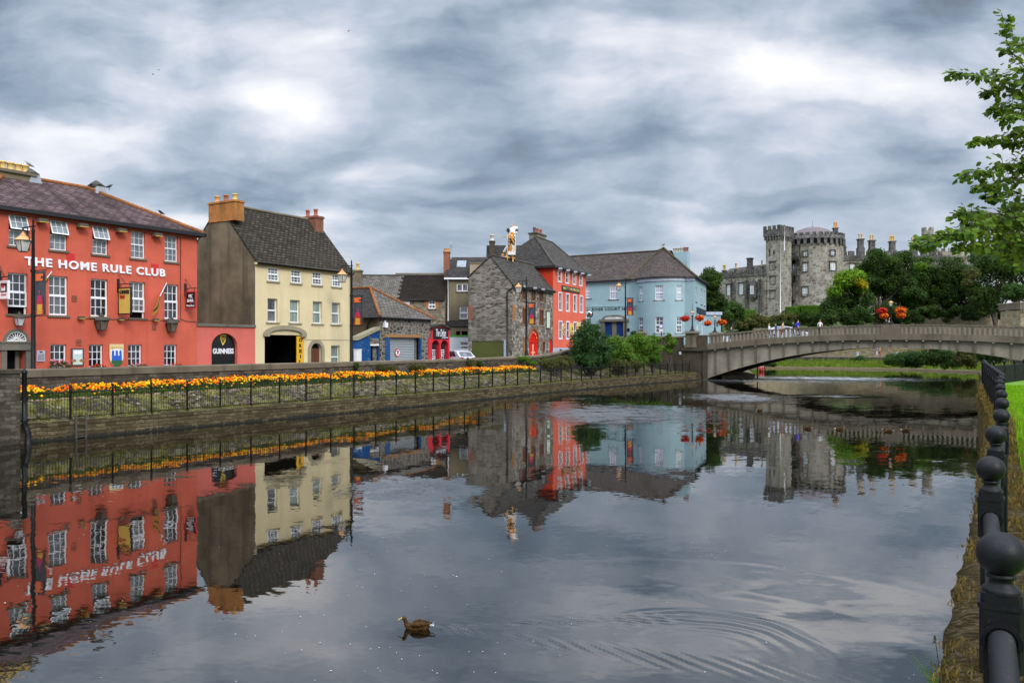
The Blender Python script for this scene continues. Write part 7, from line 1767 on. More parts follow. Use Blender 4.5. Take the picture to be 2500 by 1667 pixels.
for k in range(18):
 t0 = 2 * pi * k / 18; mb.box(-.4, 3.8, zt_ - .7, .4, 4.4, zt_, 0, lambda a, d, z, t0=t0: (cx_ + a * cos(t0) - d * sin(t0), 16 + a * sin(t0) + d * cos(t0), z))
mb.build('far_tower', M['castle_stone'], cs)
mb = MB(); mb.box(-.55, -4.2, -.8, .55, -4.1, .9, 0, lambda a, d, z: (cx_ + 1.6 + a, 16 + d + .4, zt_ - 5 + z)); mb.build('window', M['glass_pale'], cs)
mb = MB(); cx_ = (2264.5 - CX) / F * 188 - 64.6; zt_ = CAMH + (HY - 556) * .094 - GC
mb.lathe([(1.05, -4), (1.0, zt_ - 2.0), (1.25, zt_ - 1.6), (1.25, zt_ - .7), (.9, zt_ - .7)], (cx_, 12, 0), 12, smooth=False)
for k in range(4):
 t0 = 2 * pi * k / 4 + .4; mb.box(-.5, .85, zt_ - .7, .5, 1.25, zt_, 0, lambda a, d, z, t0=t0: (cx_ + a * cos(t0) - d * sin(t0), 12 + a * sin(t0) + d * cos(t0), z))
mb.build('turret', M['castle_stone'], cs)
t = NT('grassy'); o = t.obj(); n = t.noise(o, .8, 7, .7); n2 = t.noise(o, 9, 4, .7)
c = t.ramp(n, [(.3, (.035, .055, .012)), (.5, (.08, .13, .018)), (.7, (.13, .16, .03))])
t.bsdf(t.mix(t.math('MULTIPLY', n2, .5), c, (.05, .05, .015)), .95, t.bump(n2, .8, .05))
t = NT('shore'); o = t.obj(); n = t.noise(o, .7, 6, .7)
t.bsdf(t.mix(n, (.07, .05, .024), (.16, .115, .06)), .95, t.bump(n, .6, .05))
BANK = [(5, 165), (24, 150), (41, 137), (52, 130), (60, 124), (64, 112), (58, 98), (45, 78), (34, 60), (27, 47)]
def off(i, d):
 a = Vector(BANK[max(0, i - 1)]); b = Vector(BANK[min(len(BANK) - 1, i + 1)]); t_ = (b - a).normalized(); return Vector(BANK[i]) + Vector((-t_.y, t_.x)) * d
mb = MB(); mg = MB(); mp = MB(); mw = MB(); mk_ = MB()
for i in range(len(BANK) - 1):
 def st(m, d0, z0, d1, z1):
  a, b = off(i, d0), off(i + 1, d0); c, d = off(i, d1), off(i + 1, d1); m.face([(a.x, a.y, z0), (b.x, b.y, z0), (d.x, d.y, z1), (c.x, c.y, z1)])
 st(mb, -.3, -.4, .1, .2); st(mb, .1, .2, .5, .26); st(mg, .45, .25, 3.4, .8); st(mg, 3.4, .8, 5.0, 1.0); st(mp, 5.2, 1.85, 11, 1.88)
 a, b = off(i, 5), off(i + 1, 5); c, d = off(i, 5.35), off(i + 1, 5.35)
 mw.face([(a.x, a.y, .8), (b.x, b.y, .8), (b.x, b.y, 1.8), (a.x, a.y, 1.8)]); mk_.face([(a.x, a.y, 1.8), (b.x, b.y, 1.8), (b.x, b.y, 1.98), (a.x, a.y, 1.98)]); mk_.face([(a.x, a.y, 1.98), (b.x, b.y, 1.98), (d.x, d.y, 1.98), (c.x, c.y, 1.98)])
struct(mb.build('shore', M['shore'], uv=False)); struct(mg.build('river_bank', M['grassy'], uv=False)); struct(mp.build('path', M['paving']))
mb = MB()
def hz(x, y):
 f = lerp(y, [(149.9, lerp(x, [(30, 3.8), (44, 6.4)])), (158, 7.5), (166, 9.6), (176, 9.9), (300, 11)])
 if x > 66: f = lerp(y, [(149.6, 1.8), (149.7, 8.6), (165, 9.6), (176, 9.9), (300, 11)])
 return f + .35 * mnoise.noise((x * .12, y * .12, 0))
nx_, ny_ = 60, 46
for j in range(ny_ + 1):
 for i in range(nx_ + 1):
  x = -60 + 300 * i / nx_; y = 149.9 + 150 * (j / ny_) ** 1.5; mb.v.append((x, y, hz(x, y)))
for j in range(ny_):
 for i in range(nx_): a = j * (nx_ + 1) + i; mb.fi([a, a + 1, a + nx_ + 2, a + nx_ + 1], 0, None, True)
struct(mb.build('hill', M['grassy'], uv=False))
pwl = thing('park_wall', 'high ochre stone retaining wall half hidden by hanging ivy behind the bridge', 'wall', (80, 149, 1.7), 0)
mb = MB(); mb.box(-14, 0, 0, 45, .8, 7.4); mb.box(-36, .02, 0, -14, .8, 5.0); mb.box(-50, .02, 0, -36, .8, 2.5); mb.build('wall_face', M['park_wall_stone'], pwl); mb = MB(); mb.box(-14, -.12, 7.4, 45, .9, 7.7); mb.box(-36, -.12, 5.0, -14.01, .9, 5.15); mb.box(-50, -.12, 2.5, -36.01, .9, 2.7); mb.build('coping', M['concrete_pale'], pwl)
lw = thing('walk_wall', 'low riverside wall with a pale coping along the far canal walk seen under the arch', 'wall', (0, 0, 0), 0)
mw.build('wall_face', M['wall_stone'], lw); mk_.build('coping', M['concrete_pale'], lw)
d_ = 118; x0, x1 = (2438 - CX) / F * (d_ + 5.2), (2560 - CX) / F * d_; zt_ = CAMH + (HY - 738) * d_ / F
gh = thing('gate_tower', 'small crenellated stone gate tower with ivy on its parapet at the right edge', 'tower', ((x0 + x1) / 2, d_, 1.2), 0); hw = (x1 - x0) / 2; H = zt_ - 1.2
mb = MB(); mb.box(-hw + .15, .15, 0, hw - .15, 5, H - 1.1); mb.build('wall', M['park_wall_stone'], gh)
mb = MB(); mb.box(-hw, 0, H - 1.0, hw, 5.2, H - .1);
for k in range(12): a = -hw + .1 + k * (2 * hw - .4) / 11; mb.box(a, .02, H - 1.45, a + .22, .149, H - 1.0)
mb.build('parapet', M['sill_grey'], gh); mb = MB(); mb.box(-hw - .05, -.06, H - .1, hw + .05, 5.25, H + .05); mb.build('coping', M['concrete_pale'], gh)
mb = MB(); mb.box(-hw * .1, .13, H * .15, hw * .25, .149, H * .6); mb.build('window', M['dark'], gh)
mb = MB(); mb.lathe([(.25, 0), (.18, .5), (.22, .55)], (-hw * .1, .6, H), 8); mb.build('finial', M['pot_red'], gh)
def clump_leaves(mb, blobs, n, size, rr, aspect=.65, up=.25, m=0):
 tot = sum(b[1] * b[1] for b in blobs)
 for (c, rad, sq) in blobs:
  k = max(6, int(n * rad * rad / tot))
  for _ in range(k):
   d = Vector((rr.gauss(0, 1), rr.gauss(0, 1), rr.gauss(.15, 1)))
   if d.length < 1e-3: continue
   d.normalize(); q = rr.uniform(.55, 1.08) if rr.random() < .85 else rr.uniform(1.0, 1.25)
   p = c + Vector((d.x * rad, d.y * rad, d.z * rad * sq)) * q
   nrm = (d * 1.0 + Vector((rr.uniform(-1, 1), rr.uniform(-1, 1), rr.uniform(-1, 1))) * .75 + Vector((0, 0, up))).normalized()
   s_ = size * rr.uniform(.65, 1.35); leafquad(mb, p, nrm, s_, s_ * aspect, rr, m)
def crown_blobs(ells, per, rr, f0=.28, f1=.46, sq=.85):
 out = []
 for (c, (rx, ry, rz)) in ells:
  c = Vector(c); rm = (rx + ry + rz) / 3
  out.append((c, rm * .62, rz / rm))
  for _ in range(per):
   d = Vector((rr.gauss(0, 1), rr.gauss(0, 1), rr.gauss(.2, 1))).normalized()
   rad = rm * rr.uniform(f0, f1)
   k = 1 - rad / rm * .75
   out.append((c + Vector((d.x * rx, d.y * ry, d.z * rz)) * k, rad, sq))
 return out
def tree(name, label, cat, ells_px, depth, base_z, mat, n, size, seed, group=None, trunk=True, per=16, dy=.7, trunkr=None, extra=None):
 rr = random.Random(seed); k = depth / F
 ells = []
 for e in ells_px:
  dd = e[4] if len(e) > 4 else 0; d2 = depth + dd
  c = pt(e[0], e[1], d2); ells.append((c, (e[2] * d2 / F, max(e[2], e[3]) * d2 / F * dy, e[3] * d2 / F)))
 base = Vector((ells[0][0].x, ells[0][0].y, base_z))
 o = thing(name, label, cat, base, 0, group)
 ells = [(c - base, r) for c, r in ells]
 mb = MB(); clump_leaves(mb, crown_blobs(ells, per, rr), int(n * 1.5), size * .84, rr)
 ms = [M[mat]]
 if extra:
  ms.append(M[extra[0]])
  for (a, b, rp, cnt) in extra[1]:
   c = pt(a, b, depth - extra[2]) - base; clump_leaves(mb, [(c, rp * k, .8)], cnt, size, rr, m=1)
 mb.build('crown' if trunk else 'foliage', ms, o, uv=False)
 if trunk:
  tb = MB(); tr = trunkr or max(.15, ells[0][1][0] * .07)
  for (c, r) in ells:
   tb.tube([Vector((0, 0, -.3)), Vector((c.x * .25, c.y * .25, c.z * .4)), c * .75 + Vector((0, 0, c.z * .05))], [tr, tr * .75, tr * .3], 7)
   for _ in range(7):
    d = Vector((rr.gauss(0, 1), rr.gauss(0, 1), rr.uniform(0, 1))).normalized(); st_ = c * rr.uniform(.35, .75)
    tb.tube([st_, st_ * .5 + (c + Vector((d.x * r[0], d.y * r[1], d.z * r[2]))) * .45 + Vector((0, 0, .05)), c + Vector((d.x * r[0], d.y * r[1], d.z * r[2])) * .9], [tr * .35, tr * .22, tr * .06], 5)
  tb.build('trunk', M['trunk'], o)
 return o
GT = 'trees on the castle hill'
tree('dark_tree', 'dark rounded tree between the blue hotel and the left castle wing', 'tree', [(1728, 690, 34, 42), (1720, 728, 38, 36), (1745, 738, 30, 28)], 132, 3.5, 'leaf_dark', 7000, .42, 1, GT)
tree('spreading_tree', 'low spreading dark green tree below the left castle wing', 'tree', [(1762, 758, 52, 26), (1725, 775, 32, 30), (1800, 765, 22, 18)], 138, 3.0, 'leaf_mid', 7500, .40, 2, GT)
tree('bright_tree', 'bright lime topped tree in front of the round castle tower', 'tree', [(2072, 715, 48, 52), (2040, 745, 36, 44), (2100, 745, 40, 40)], 148, 8, 'leaf_mid', 9000, .46, 3, GT, extra=('leaf_bright', [(2062, 683, 26, 900), (2085, 676, 24, 900), (2038, 712, 18, 500)], 3.2))
tree('yellowing_tree', 'small tree with a bright yellow patch beside the lime topped tree', 'tree', [(2098, 700, 20, 20)], 146, 8, 'leaf_bright', 1500, .42, 4, GT, extra=('leaf_yellow', [(2094, 688, 13, 380), (2107, 696, 10, 260)], 2))
tree('tall_dark_tree', 'tall dark green tree hiding the right castle wing', 'tree', [(2145, 655, 56, 46), (2120, 690, 46, 50), (2175, 690, 50, 50)], 152, 8.5, 'leaf_dark', 11000, .46, 5, GT)
tree('broad_dark_tree', 'broad dark tree below the row of castle chimneys', 'tree', [(2225, 652, 54, 42), (2205, 715, 56, 56), (2255, 700, 50, 50)], 156, 8.5, 'leaf_dark', 11000, .46, 6, GT)
tree('mid_green_tree', 'mid green tree with lighter top below the far castle turret', 'tree', [(2262, 672, 34, 34), (2240, 715, 40, 40)], 150, 8.5, 'leaf_mid', 6000, .44, 7, GT, extra=('leaf_bright', [(2248, 650, 12, 260)], 2.6))
tree('black_green_tree', 'nearly black tree in front of the far round tower', 'tree', [(2325, 680, 58, 56), (2300, 728, 50, 46), (2362, 715, 54, 54)], 150, 8.5, 'leaf_dark', 12000, .46, 8, GT)
tree('right_dark_tree', 'dark tree at the right edge behind the crenellated gate tower', 'tree', [(2430, 680, 64, 72), (2490, 665, 60, 84), (2400, 732, 46, 46)], 140, 7.5, 'leaf_dark', 13000, .44, 9, GT, extra=('leaf_olive', [(2372, 668, 18, 300), (2362, 690, 12, 200)], 5))
tree('pale_tree', 'pale green airy tree behind the overhanging leaves at the right', 'tree', [(2410, 625, 46, 34), (2470, 610, 44, 40)], 170, 9, 'leaf_mid', 5000, .5, 10, GT)
tree('small_bush_tree', 'rounded green tree just above the gate tower parapet', 'tree', [(2478, 715, 34, 24)], 126, 6, 'leaf_mid', 3500, .36, 11, GT)
GB = 'bushes on the castle slope'
tree('hanging_ivy', 'curtain of dark ivy hanging over the left part of the park wall', 'ivy', [(2215, 775, 42, 22), (2160, 765, 50, 28)], 146, 5.5, 'leaf_dark', 6500, .38, 12, GB, trunk=False)
tree('hanging_ivy', 'dark ivy clump hanging over the middle of the park wall', 'ivy', [(2270, 762, 32, 16), (2310, 772, 16, 18), (2336, 760, 26, 14)], 146, 6.5, 'leaf_dark', 4000, .36, 13, GB, trunk=False)
tree('hanging_ivy', 'tall ivy clump on the park wall beside the gate tower', 'ivy', [(2372, 765, 26, 26), (2402, 752, 30, 18), (2445, 765, 10, 20)], 146, 6, 'leaf_dark', 5000, .36, 14, GB, trunk=False)
tree('slope_bush', 'dark bush at the foot of the lime topped tree', 'bush', [(2040, 775, 40, 22), (2090, 775, 44, 24)], 144, 5, 'leaf_dark', 6000, .38, 15, GB, trunk=False)
tree('slope_bush', 'olive bush with pale stems above the left part of the bridge', 'bush', [(1845, 790, 36, 22), (1815, 795, 30, 18)], 151.5, 4, 'leaf_olive', 4500, .36, 16, GB, trunk=False)
tree('slope_bush', 'light green climbing bush to the left of the slope', 'bush', [(1800, 785, 22, 20), (1785, 795, 20, 14)], 151, 4, 'leaf_mid', 2800, .34, 17, GB, trunk=False)
tree('slope_bush', 'olive green bush in the middle of the slope below the hedge', 'bush', [(1915, 778, 34, 18), (1945, 785, 26, 14), (1890, 785, 22, 16)], 153, 5, 'leaf_olive', 4500, .36, 18, GB, trunk=False)
tree('slope_bush', 'dark rounded bush behind the walkers on the bridge', 'bush', [(1922, 793, 24, 10), (1880, 800, 22, 10)], 151, 4, 'leaf_dark', 2400, .34, 19, GB, trunk=False)
tree('slope_bush', 'blue green bush on the slope below the right hedge', 'bush', [(1992, 785, 28, 20), (1965, 775, 18, 14)], 152, 5, 'leaf_mid', 3200, .36, 20, GB, trunk=False)
for i, (x0, x1, y0, y1, lb) in enumerate(((1807, 1846, 757, 777, 'clipped bright green hedge block below the left castle wing'), (1923, 1952, 749, 765, 'clipped bright green hedge block left of a small gap'), (1956, 2008, 746, 766, 'long clipped bright green hedge below the round tower'))):
 d_ = 158; a, b = pt(x0, y1, d_), pt(x1, y0, d_)
 o = thing('hedge', lb, 'hedge', ((a.x + b.x) / 2, d_, a.z), 0, 'clipped hedges under the castle'); hw = (b.x - a.x) / 2; H = b.z - a.z
 mb = MB(); rr = random.Random(50 + i)
 for _ in range(int(900 * hw)):
  f = rr.randrange(4); u_, v_ = rr.uniform(-1, 1), rr.random()
  if f == 0: p, nv = (u_ * hw, 0, v_ * H), (0, -1, .2)
  elif f == 1: p, nv = (u_ * hw, rr.random() * 1.6, H), (0, 0, 1)
  elif f == 2: p, nv = (-hw, rr.random() * 1.6, v_ * H), (-1, 0, .2)
  else: p, nv = (hw, rr.random() * 1.6, v_ * H), (1, 0, .2)
  nv = (Vector(nv) + Vector((rr.uniform(-.5, .5), rr.uniform(-.5, .5), rr.uniform(-.5, .5)))).normalized(); leafquad(mb, Vector(p) + nv * rr.uniform(-.1, .08), nv, .22, .14, rr)
 mb.build('leaves', M['leaf_hedge'], o, uv=False)
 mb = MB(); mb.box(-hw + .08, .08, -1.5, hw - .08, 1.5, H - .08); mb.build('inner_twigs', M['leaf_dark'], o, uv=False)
FB_ = [(1880, 888, 16, 9, 132, 'leaf_dark', 'dark bush by the water just right of the mooring post'), (2110, 882, 40, 8, 133, 'leaf_mid', 'low green reeds at the middle of the far bank'), (2190, 880, 34, 17, 122, 'leaf_mid', 'mid green bush at the far bank left of the dark bush'),
 (2226, 876, 36, 21, 118, 'leaf_shrub', 'large dark bush overhanging the far waterline'), (2275, 874, 38, 23, 114, 'leaf_dark', 'dark green bush with black hollow on the far bank'), (2318, 878, 34, 23, 112, 'leaf_mid', 'tall leafy bush near the end of the near railing'),
 (2365, 874, 36, 25, 108, 'leaf_olive', 'olive bush at the right end of the far bank'), (2420, 868, 40, 20, 104, 'leaf_mid', 'green bank bush behind the dark lawn fence')]
for i, (a, b, rx, ry, d_, m_, lb) in enumerate(FB_): tree('bank_bush', lb, 'bush', [(a, b, rx, ry)], d_, .5, m_, 2600, .28, 70 + i, 'bushes along the far bank', trunk=False, per=20)
gb = MB(); r = random.Random(31)
for i in range(len(BANK) - 5):
 for _ in range(900):
  f = r.random(); d = .5 + 4.4 * r.random(); a, b = off(i, d), off(i + 1, d); p = a.lerp(b, f); z = lerp(d, [(.45, .25), (3.4, .8), (5, 1.0)])
  blades(gb, (p.x, p.y, z), 4, .25 + .12 * d * r.random(), .4, r, .06)
tag(gb.build('far_bank_grass', M['grass_far'], uv=False), 'bright grass strip along the far waterline under the arch', 'grass', kind='stuff')
def bank_tree(name, label, cat, pts_, mat, n, size, seed, trunk=False, group=None, per=18):
 rr = random.Random(seed); c0 = pts_[0][0]; base = Vector((c0[0], c0[1], .8)); o = thing(name, label, cat, base, 0, group)
 ells = [(Vector(c) - base, r_) for c, r_ in pts_]
 mb = MB(); clump_leaves(mb, crown_blobs(ells, per, rr), n, size, rr); mb.build('foliage', M[mat], o, uv=False)
 tb = MB()
 for (c, r_) in ells:
  for _ in range(5): tb.tube([Vector((rr.uniform(-.2, .2), rr.uniform(-.2, .2), -.2)), c * .5 + Vector((rr.uniform(-.3, .3), rr.uniform(-.3, .3), 0)), c + Vector((rr.uniform(-.6, .6) * r_[0], rr.uniform(-.6, .6) * r_[1], .4 * r_[2]))], [.06, .045, .015], 5)
 tb.build('stems', M['trunk'], o)
 return o
dS = 73.5
bank_tree('tall_shrub', 'large dark green shrub growing on the bank in front of the coral pub', 'shrub', [(pt(1440, 838, dS), (1.75, 1.6, 1.75)), (pt(1438, 805, dS), (1.05, 1.0, 1.0)), (pt(1412, 862, dS), (1.3, 1.2, 1.2)), (pt(1470, 868, dS), (1.2, 1.2, 1.2)), (pt(1440, 885, dS - .4), (1.5, 1.2, .8))], 'leaf_shrub', 15000, .17, 81)
GI = 'ivy on the quay parapet'
bank_tree('ivy', 'mid green ivy mound on the parapet right of the tall shrub', 'ivy', [(pt(1500, 842, 80), (1.3, .8, 1.0)), (pt(1520, 868, 80), (1.4, .8, 1.4))], 'leaf_ivy', 7000, .17, 82, group=GI)
bank_tree('ivy', 'dense bright ivy mound over the parapet below the hotel doors', 'ivy', [(pt(1557, 840, 82.5), (1.6, .8, 1.15)), (pt(1550, 872, 82.5), (1.5, .8, 1.3))], 'leaf_ivy', 8500, .17, 83, group=GI)
bank_tree('ivy', 'bright green ivy cascade nearest the concrete balustrade', 'ivy', [(pt(1594, 843, 84.5), (1.15, .7, 1.1)), (pt(1590, 870, 84.5), (1.05, .6, 1.4))], 'leaf_ivy', 6500, .16, 84, group=GI)
bank_tree('ivy', 'small ivy patch beside the left bridge pillar', 'ivy', [(pt(1637, 842, 88.0), (.75, .4, 1.1)), (pt(1632, 822, 88), (.4, .3, .4))], 'leaf_ivy', 2600, .16, 85, group=GI)
bank_tree('bank_shrub', 'olive undergrowth between the tall shrub and the ivy', 'shrub', [(pt(1505, 895, 77), (1.3, .9, .7)), (pt(1540, 893, 79), (1.2, .9, .5))], 'leaf_olive', 3600, .16, 86)
bank_tree('bank_shrub', 'low olive weeds under the parapet left of the tall shrub', 'shrub', [(pt(1350, 890, 68), (1.5, .5, .55)), (pt(1375, 885, 70), (1.0, .5, .6))], 'leaf_olive', 3600, .14, 87)
GW = 'weeds on the parapet wall'
for i, (px, py, rx, rz, m_, lb) in enumerate(((1270, 877, 1.0, .35, 'leaf_ivy', 'bright ivy patch on the parapet below the red arched door'), (1290, 884, .9, .3, 'leaf_ivy', 'green creeper on the parapet right of the olive garage door'), (1145, 884, .5, .4, 'leaf_olive', 'rusty brown weed on the parapet left of the stone mill'), (1170, 888, .5, .25, 'leaf_mid', 'little green weed on the parapet below the olive garage door'),
           (1325, 880, .9, .35, 'leaf_olive', 'olive creeper on the parapet below the coral pub corner'), (930, 900, 1.2, .25, 'leaf_olive', 'olive moss and weeds on the parapet below the stone garage'), (1010, 897, 1.0, .2, 'leaf_olive', 'olive weeds on the parapet below the red bar entrance'), (868, 893, .35, .2, 'leaf_mid', 'green tuft on the rounded parapet end by the yellow house'))):
 s = sk(px, 3.72); v = P(s, 3.75); d_ = v[1]; c = Vector((v[0], v[1], CAMH + (HY - py) * d_ / F))
 bank_tree('wall_weed', lb, 'weed', [(c, (rx, .22, rz))], m_, int(900 * rx), .11, 90 + i, group=GW, per=14)
RF = [(.56, .84), (1.63, 2.73), (2.70, 4.62), (3.78, 6.40), (4.84, 8.1), (5.9, 9.86), (6.96, 11.65), (8.05, 13.5), (9.17, 15.4), (10.33, 17.3), (11.48, 19.2), (12.53, 21.1), (13.58, 23.0), (14.62, 24.9), (15.67, 26.8), (16.7, 28.7), (17.75, 30.6), (18.8, 32.5), (19.87, 34.4), (20.9, 36.2), (21.9, 38)]
ZL = 1.75
def rf_side(i, d):
 a = Vector(RF[max(0, i - 1)]); b = Vector(RF[min(len(RF) - 1, i + 1)]); t_ = (b - a).normalized(); return Vector(RF[i]) + Vector((t_.y, -t_.x)) * d
EXT = [(-4.0, -7.2)]
mb = MB(); mc = MB(); r = random.Random(77)
pts_in = [rf_side(i, lerp(i, [(0, -.20), (6, -.27), (11, -.2), (20, -.22)])) for i in range(len(RF))]
pts_in = [Vector((-2.8, -5.2))] + pts_in + [Vector((27.0, 47)), Vector((34.2, 60))]
fine = []
for a, b in zip(pts_in, pts_in[1:]):
 n = max(2, int((b - a).length / .12))
 for k in range(n): fine.append(a.lerp(b, k / n))
fine.append(pts_in[-1])
lay = [(-.5, .06), (.5, .03), (1.2, .02), (1.62, .0), (1.74, .03)]
rows_ = []
for i, p in enumerate(fine):
 nb_ = fine[min(i + 1, len(fine) - 1)] - fine[max(i - 1, 0)]; nn = Vector((-nb_.y, nb_.x)).normalized()
 rw = []
 for z, d in lay:
  j = .035 * mnoise.noise((p.x * 3.1, p.y * 3.1, z * 4)) + .02 * mnoise.noise((p.x * 9, p.y * 9, z * 9))
  q = p + nn * (d + j); rw.append((q.x, q.y, z + (.02 * mnoise.noise((p.x * 5, p.y * 5, 2)) if z > 1.7 else 0)))
 for d, z in ((-.08, 1.765), (-.22, 1.762), (-.38, 1.758), (-.62, 1.75)):
  q = p + nn * d; rw.append((q.x, q.y, z + .018 * mnoise.noise((q.x * 6, q.y * 6, 3))))
 rows_.append(rw)
W_ = len(rows_[0])
for rw in rows_: mb.v.extend(rw)
for i in range(len(rows_) - 1):
 for j in range(W_ - 1): a = i * W_ + j; mb.fi([a, a + W_, a + W_ + 1, a + 1], 0, None, True)
nw = mb.build('near_bank_wall', M['bank_stone'])
tag(nw, 'mossy stone river wall with dry grass under the near black railing', 'wall')
t = NT('lawn'); o = t.obj(); n = t.noise(o, 1.6, 6, .7); n2 = t.noise(o, 40, 4, .7)
c = t.ramp(n, [(.3, (.05, .14, .004)), (.5, (.11, .26, .006)), (.62, (.17, .33, .008)), (.8, (.22, .36, .015))])
t.bsdf(t.mix(t.math('MULTIPLY', n2, .4), c, (.05, .12, .006)), .9, t.bump(n2, .8, .03))
mb = MB(); ins = [rf_side(i, .32) for i in range(len(RF))]; ins = [Vector((-2.3, -5.5))] + ins + [Vector((27.4, 47)), Vector((34.6, 60))]
for a, b in zip(ins, ins[1:]):
 prev = None
 for f0, f1 in ((0, 6), (6, 20), (20, 60)):
  def q(p, f): return (p.x + f, p.y - f * .25, 1.75 + .10 * min(f, 12) * .35)
  mb.face([q(a, f0), q(b, f0), q(b, f1), q(a, f1)])
struct(mb.build('lawn', M['lawn'], uv=False))
gb = MB(); r = random.Random(13)
for i in range(15000):
 k = r.random() ** 1.6 * (len(RF) - 1.01); i0 = int(k); p = rf_side(i0, 0).lerp(rf_side(i0 + 1, 0), k - i0); a = Vector(RF[i0]); b = Vector(RF[i0 + 1]); t_ = (b - a).normalized()
 d = .30 + 1.9 * r.random() ** 1.5; q = p + Vector((t_.y, -t_.x)) * d
 blades(gb, (q.x, q.y, 1.74 + .03 * d), 3, .06 + .05 * r.random() + (.10 if d < .5 and r.random() < .3 else 0), .05, r, .004 + .0006 * q.y)
tag(gb.build('lawn_grass', M['grass_blade'], uv=False), 'bright green mown grass of the lawn behind the near railing', 'grass', kind='stuff')
gb = MB()
for i in range(6000):
 k = r.random() ** 1.7 * (len(RF) - 1.01); i0 = int(k); p = Vector(RF[i0]).lerp(Vector(RF[i0 + 1]), k - i0); a = Vector(RF[i0]); b = Vector(RF[i0 + 1]); t_ = (b - a).normalized()
 lim = lerp(k, [(0, .2), (6, .26), (11, .18), (20, .2)]); d = r.uniform(-lim - .02, .4); q = p + Vector((t_.y, -t_.x)) * d
 if mnoise.noise((q.x * 1.4, q.y * 1.4, 6)) < -.15 and q.y < 14: continue
 blades(gb, (q.x, q.y, 1.75), 4, .03 + .05 * r.random() ** 2 + (.12 if q.y > 9 and r.random() < .15 else 0), .06, r, .003 + .0005 * q.y, 1.2)
for i in range(110):     # straw hanging over the edge farther along
 k = 9 + r.random() * 10; i0 = int(k); p = rf_side(i0, -.2).lerp(rf_side(i0 + 1, -.2), k - i0)
 blades(gb, (p.x - .05, p.y + .02, 1.55 - r.random() * .5), 4, .28, .1, r, .006, 1.6)
tag(gb.build('dry_grass', M['grass_dry'], uv=False), 'straw coloured dry grass and moss along the top of the near river wall', 'grass', kind='stuff')
v = gp(2305, 1700, 1.35);
tg = thing('tall_grass', 'tall grass tuft with seed heads growing from the near river wall', 'grass', (v[0], v[1], 1.3), 0)
mb = MB(); rr = random.Random(4)
for k in range(34):
 la = rr.uniform(2.2, 4.4); L = rr.uniform(.12, .34); d = Vector((cos(la), sin(la), 0)); b = Vector((rr.uniform(-.05, .05), rr.uniform(-.04, .04), 0)); w_ = .0035
 ln = rr.uniform(.15, .8) * L; m1 = b + d * ln * .35 + Vector((0, 0, L * .6)); tip = b + d * ln + Vector((0, 0, L)); e = Vector((1, .2, 0)) * w_
 i = len(mb.v); mb.v.extend([tuple(b - e), tuple(b + e), tuple(m1 + e * .8), tuple(m1 - e * .8), tuple(tip)]); mb.fi([i, i + 1, i + 2, i + 3]); mb.fi([i + 3, i + 2, i + 4])
mb.build('leaf_blades', M['grass_blade'], tg, uv=False)
mb = MB()
for (dx_, dy_, hh) in ((-.06, 0, .44), (.025, .02, .45), (0.0, .0, .40), (-.02, .03, .36)): mb.tube([(0, 0, 0), (dx_ * .5, dy_, hh * .5), (dx_, dy_ * 2, hh)], [.003, .0025, .0015], 5)
mb.build('stalk', M['grass_dry'], tg, uv=False)
mb = MB()
for (dx_, dy_, hh) in ((-.06, 0, .44), (.025, .02, .45), (0, 0, .4)):
 for k in range(14): mb.sphere((dx_ + rr.uniform(-.008, .008), dy_ * 2 + rr.uniform(-.006, .006), hh - .05 + .055 * rr.random()), .004, 5, 4, 0, (1, 1, 1.8))
mb.build('seed_head', M['trunk'], tg, uv=False)
nf = thing('ball_railing', 'black cast iron railing with ball topped posts running along the near bank', 'railing', (RF[1][0], RF[1][1], ZL), 0); n0 = Vector((RF[1][0], RF[1][1], ZL))
pb = MB()
def boxr(mb, w2, d2, z0, z1, bev=.012, m=0):
 prof = [(-w2 + bev, -d2), (w2 - bev, -d2), (w2, -d2 + bev), (w2, d2 - bev), (w2 - bev, d2), (-w2 + bev, d2), (-w2, d2 - bev), (-w2, -d2 + bev)]
 lo = [(x, y, z0) for x, y in prof]; hi = [(x, y, z1) for x, y in prof]
 for k in range(8): j = (k + 1) % 8; mb.face([lo[k], lo[j], hi[j], hi[k]], m)
 mb.face(hi, m); mb.face(list(reversed(lo)), m)
boxr(pb, .052, .046, -.1, .80); boxr(pb, .064, .056, .78, .985); boxr(pb, .069, .060, .985, 1.003); boxr(pb, .060, .052, 1.003, 1.035)
pb.lathe([(.056, 0), (.058, .012), (.052, .02), (.040, .03), (.034, .045), (.045, .052), (.047, .06), (.040, .066)], (0, 0, 1.03), 20)
def ring(mb, y, r0, r1, z, n=20):
 for k in range(n):
  t0, t1 = -.35 + (pi + .7) * k / n, -.35 + (pi + .7) * (k + 1) / n
  def q(r_, t_, yy): return (r_ * cos(t_), yy, z + r_ * sin(t_))
  s_ = -1 if y < 0 else 1; y2 = y + s_ * .014
  mb.face([q(r0, t0, y2), q(r1, t0, y2), q(r1, t1, y2), q(r0, t1, y2)], 0, None, True); mb.face([q(r1, t0, y), q(r1, t1, y), q(r1, t1, y2), q(r1, t0, y2)], 0, None, True); mb.face([q(r0, t0, y), q(r0, t1, y), q(r0, t1, y2), q(r0, t0, y2)], 0, None, True)
ring(pb, -.056, .047, .061, .885); ring(pb, .056, .047, .061, .885)
bb = MB(); bb.sphere((0, 0, 1.158), .0755, 32, 20, 0, (1, 1, .97))
posts_n = []
dirs = []
for i in range(len(RF)):
 a = Vector(RF[max(0, i - 1)]); b = Vector(RF[min(len(RF) - 1, i + 1)]); d = (b - a); dirs.append(atan2(d.y, d.x) - pi / 2)
p0_ = pb.build('post', M['iron'], nf); b0_ = bb.build('ball', M['iron'], p0_)
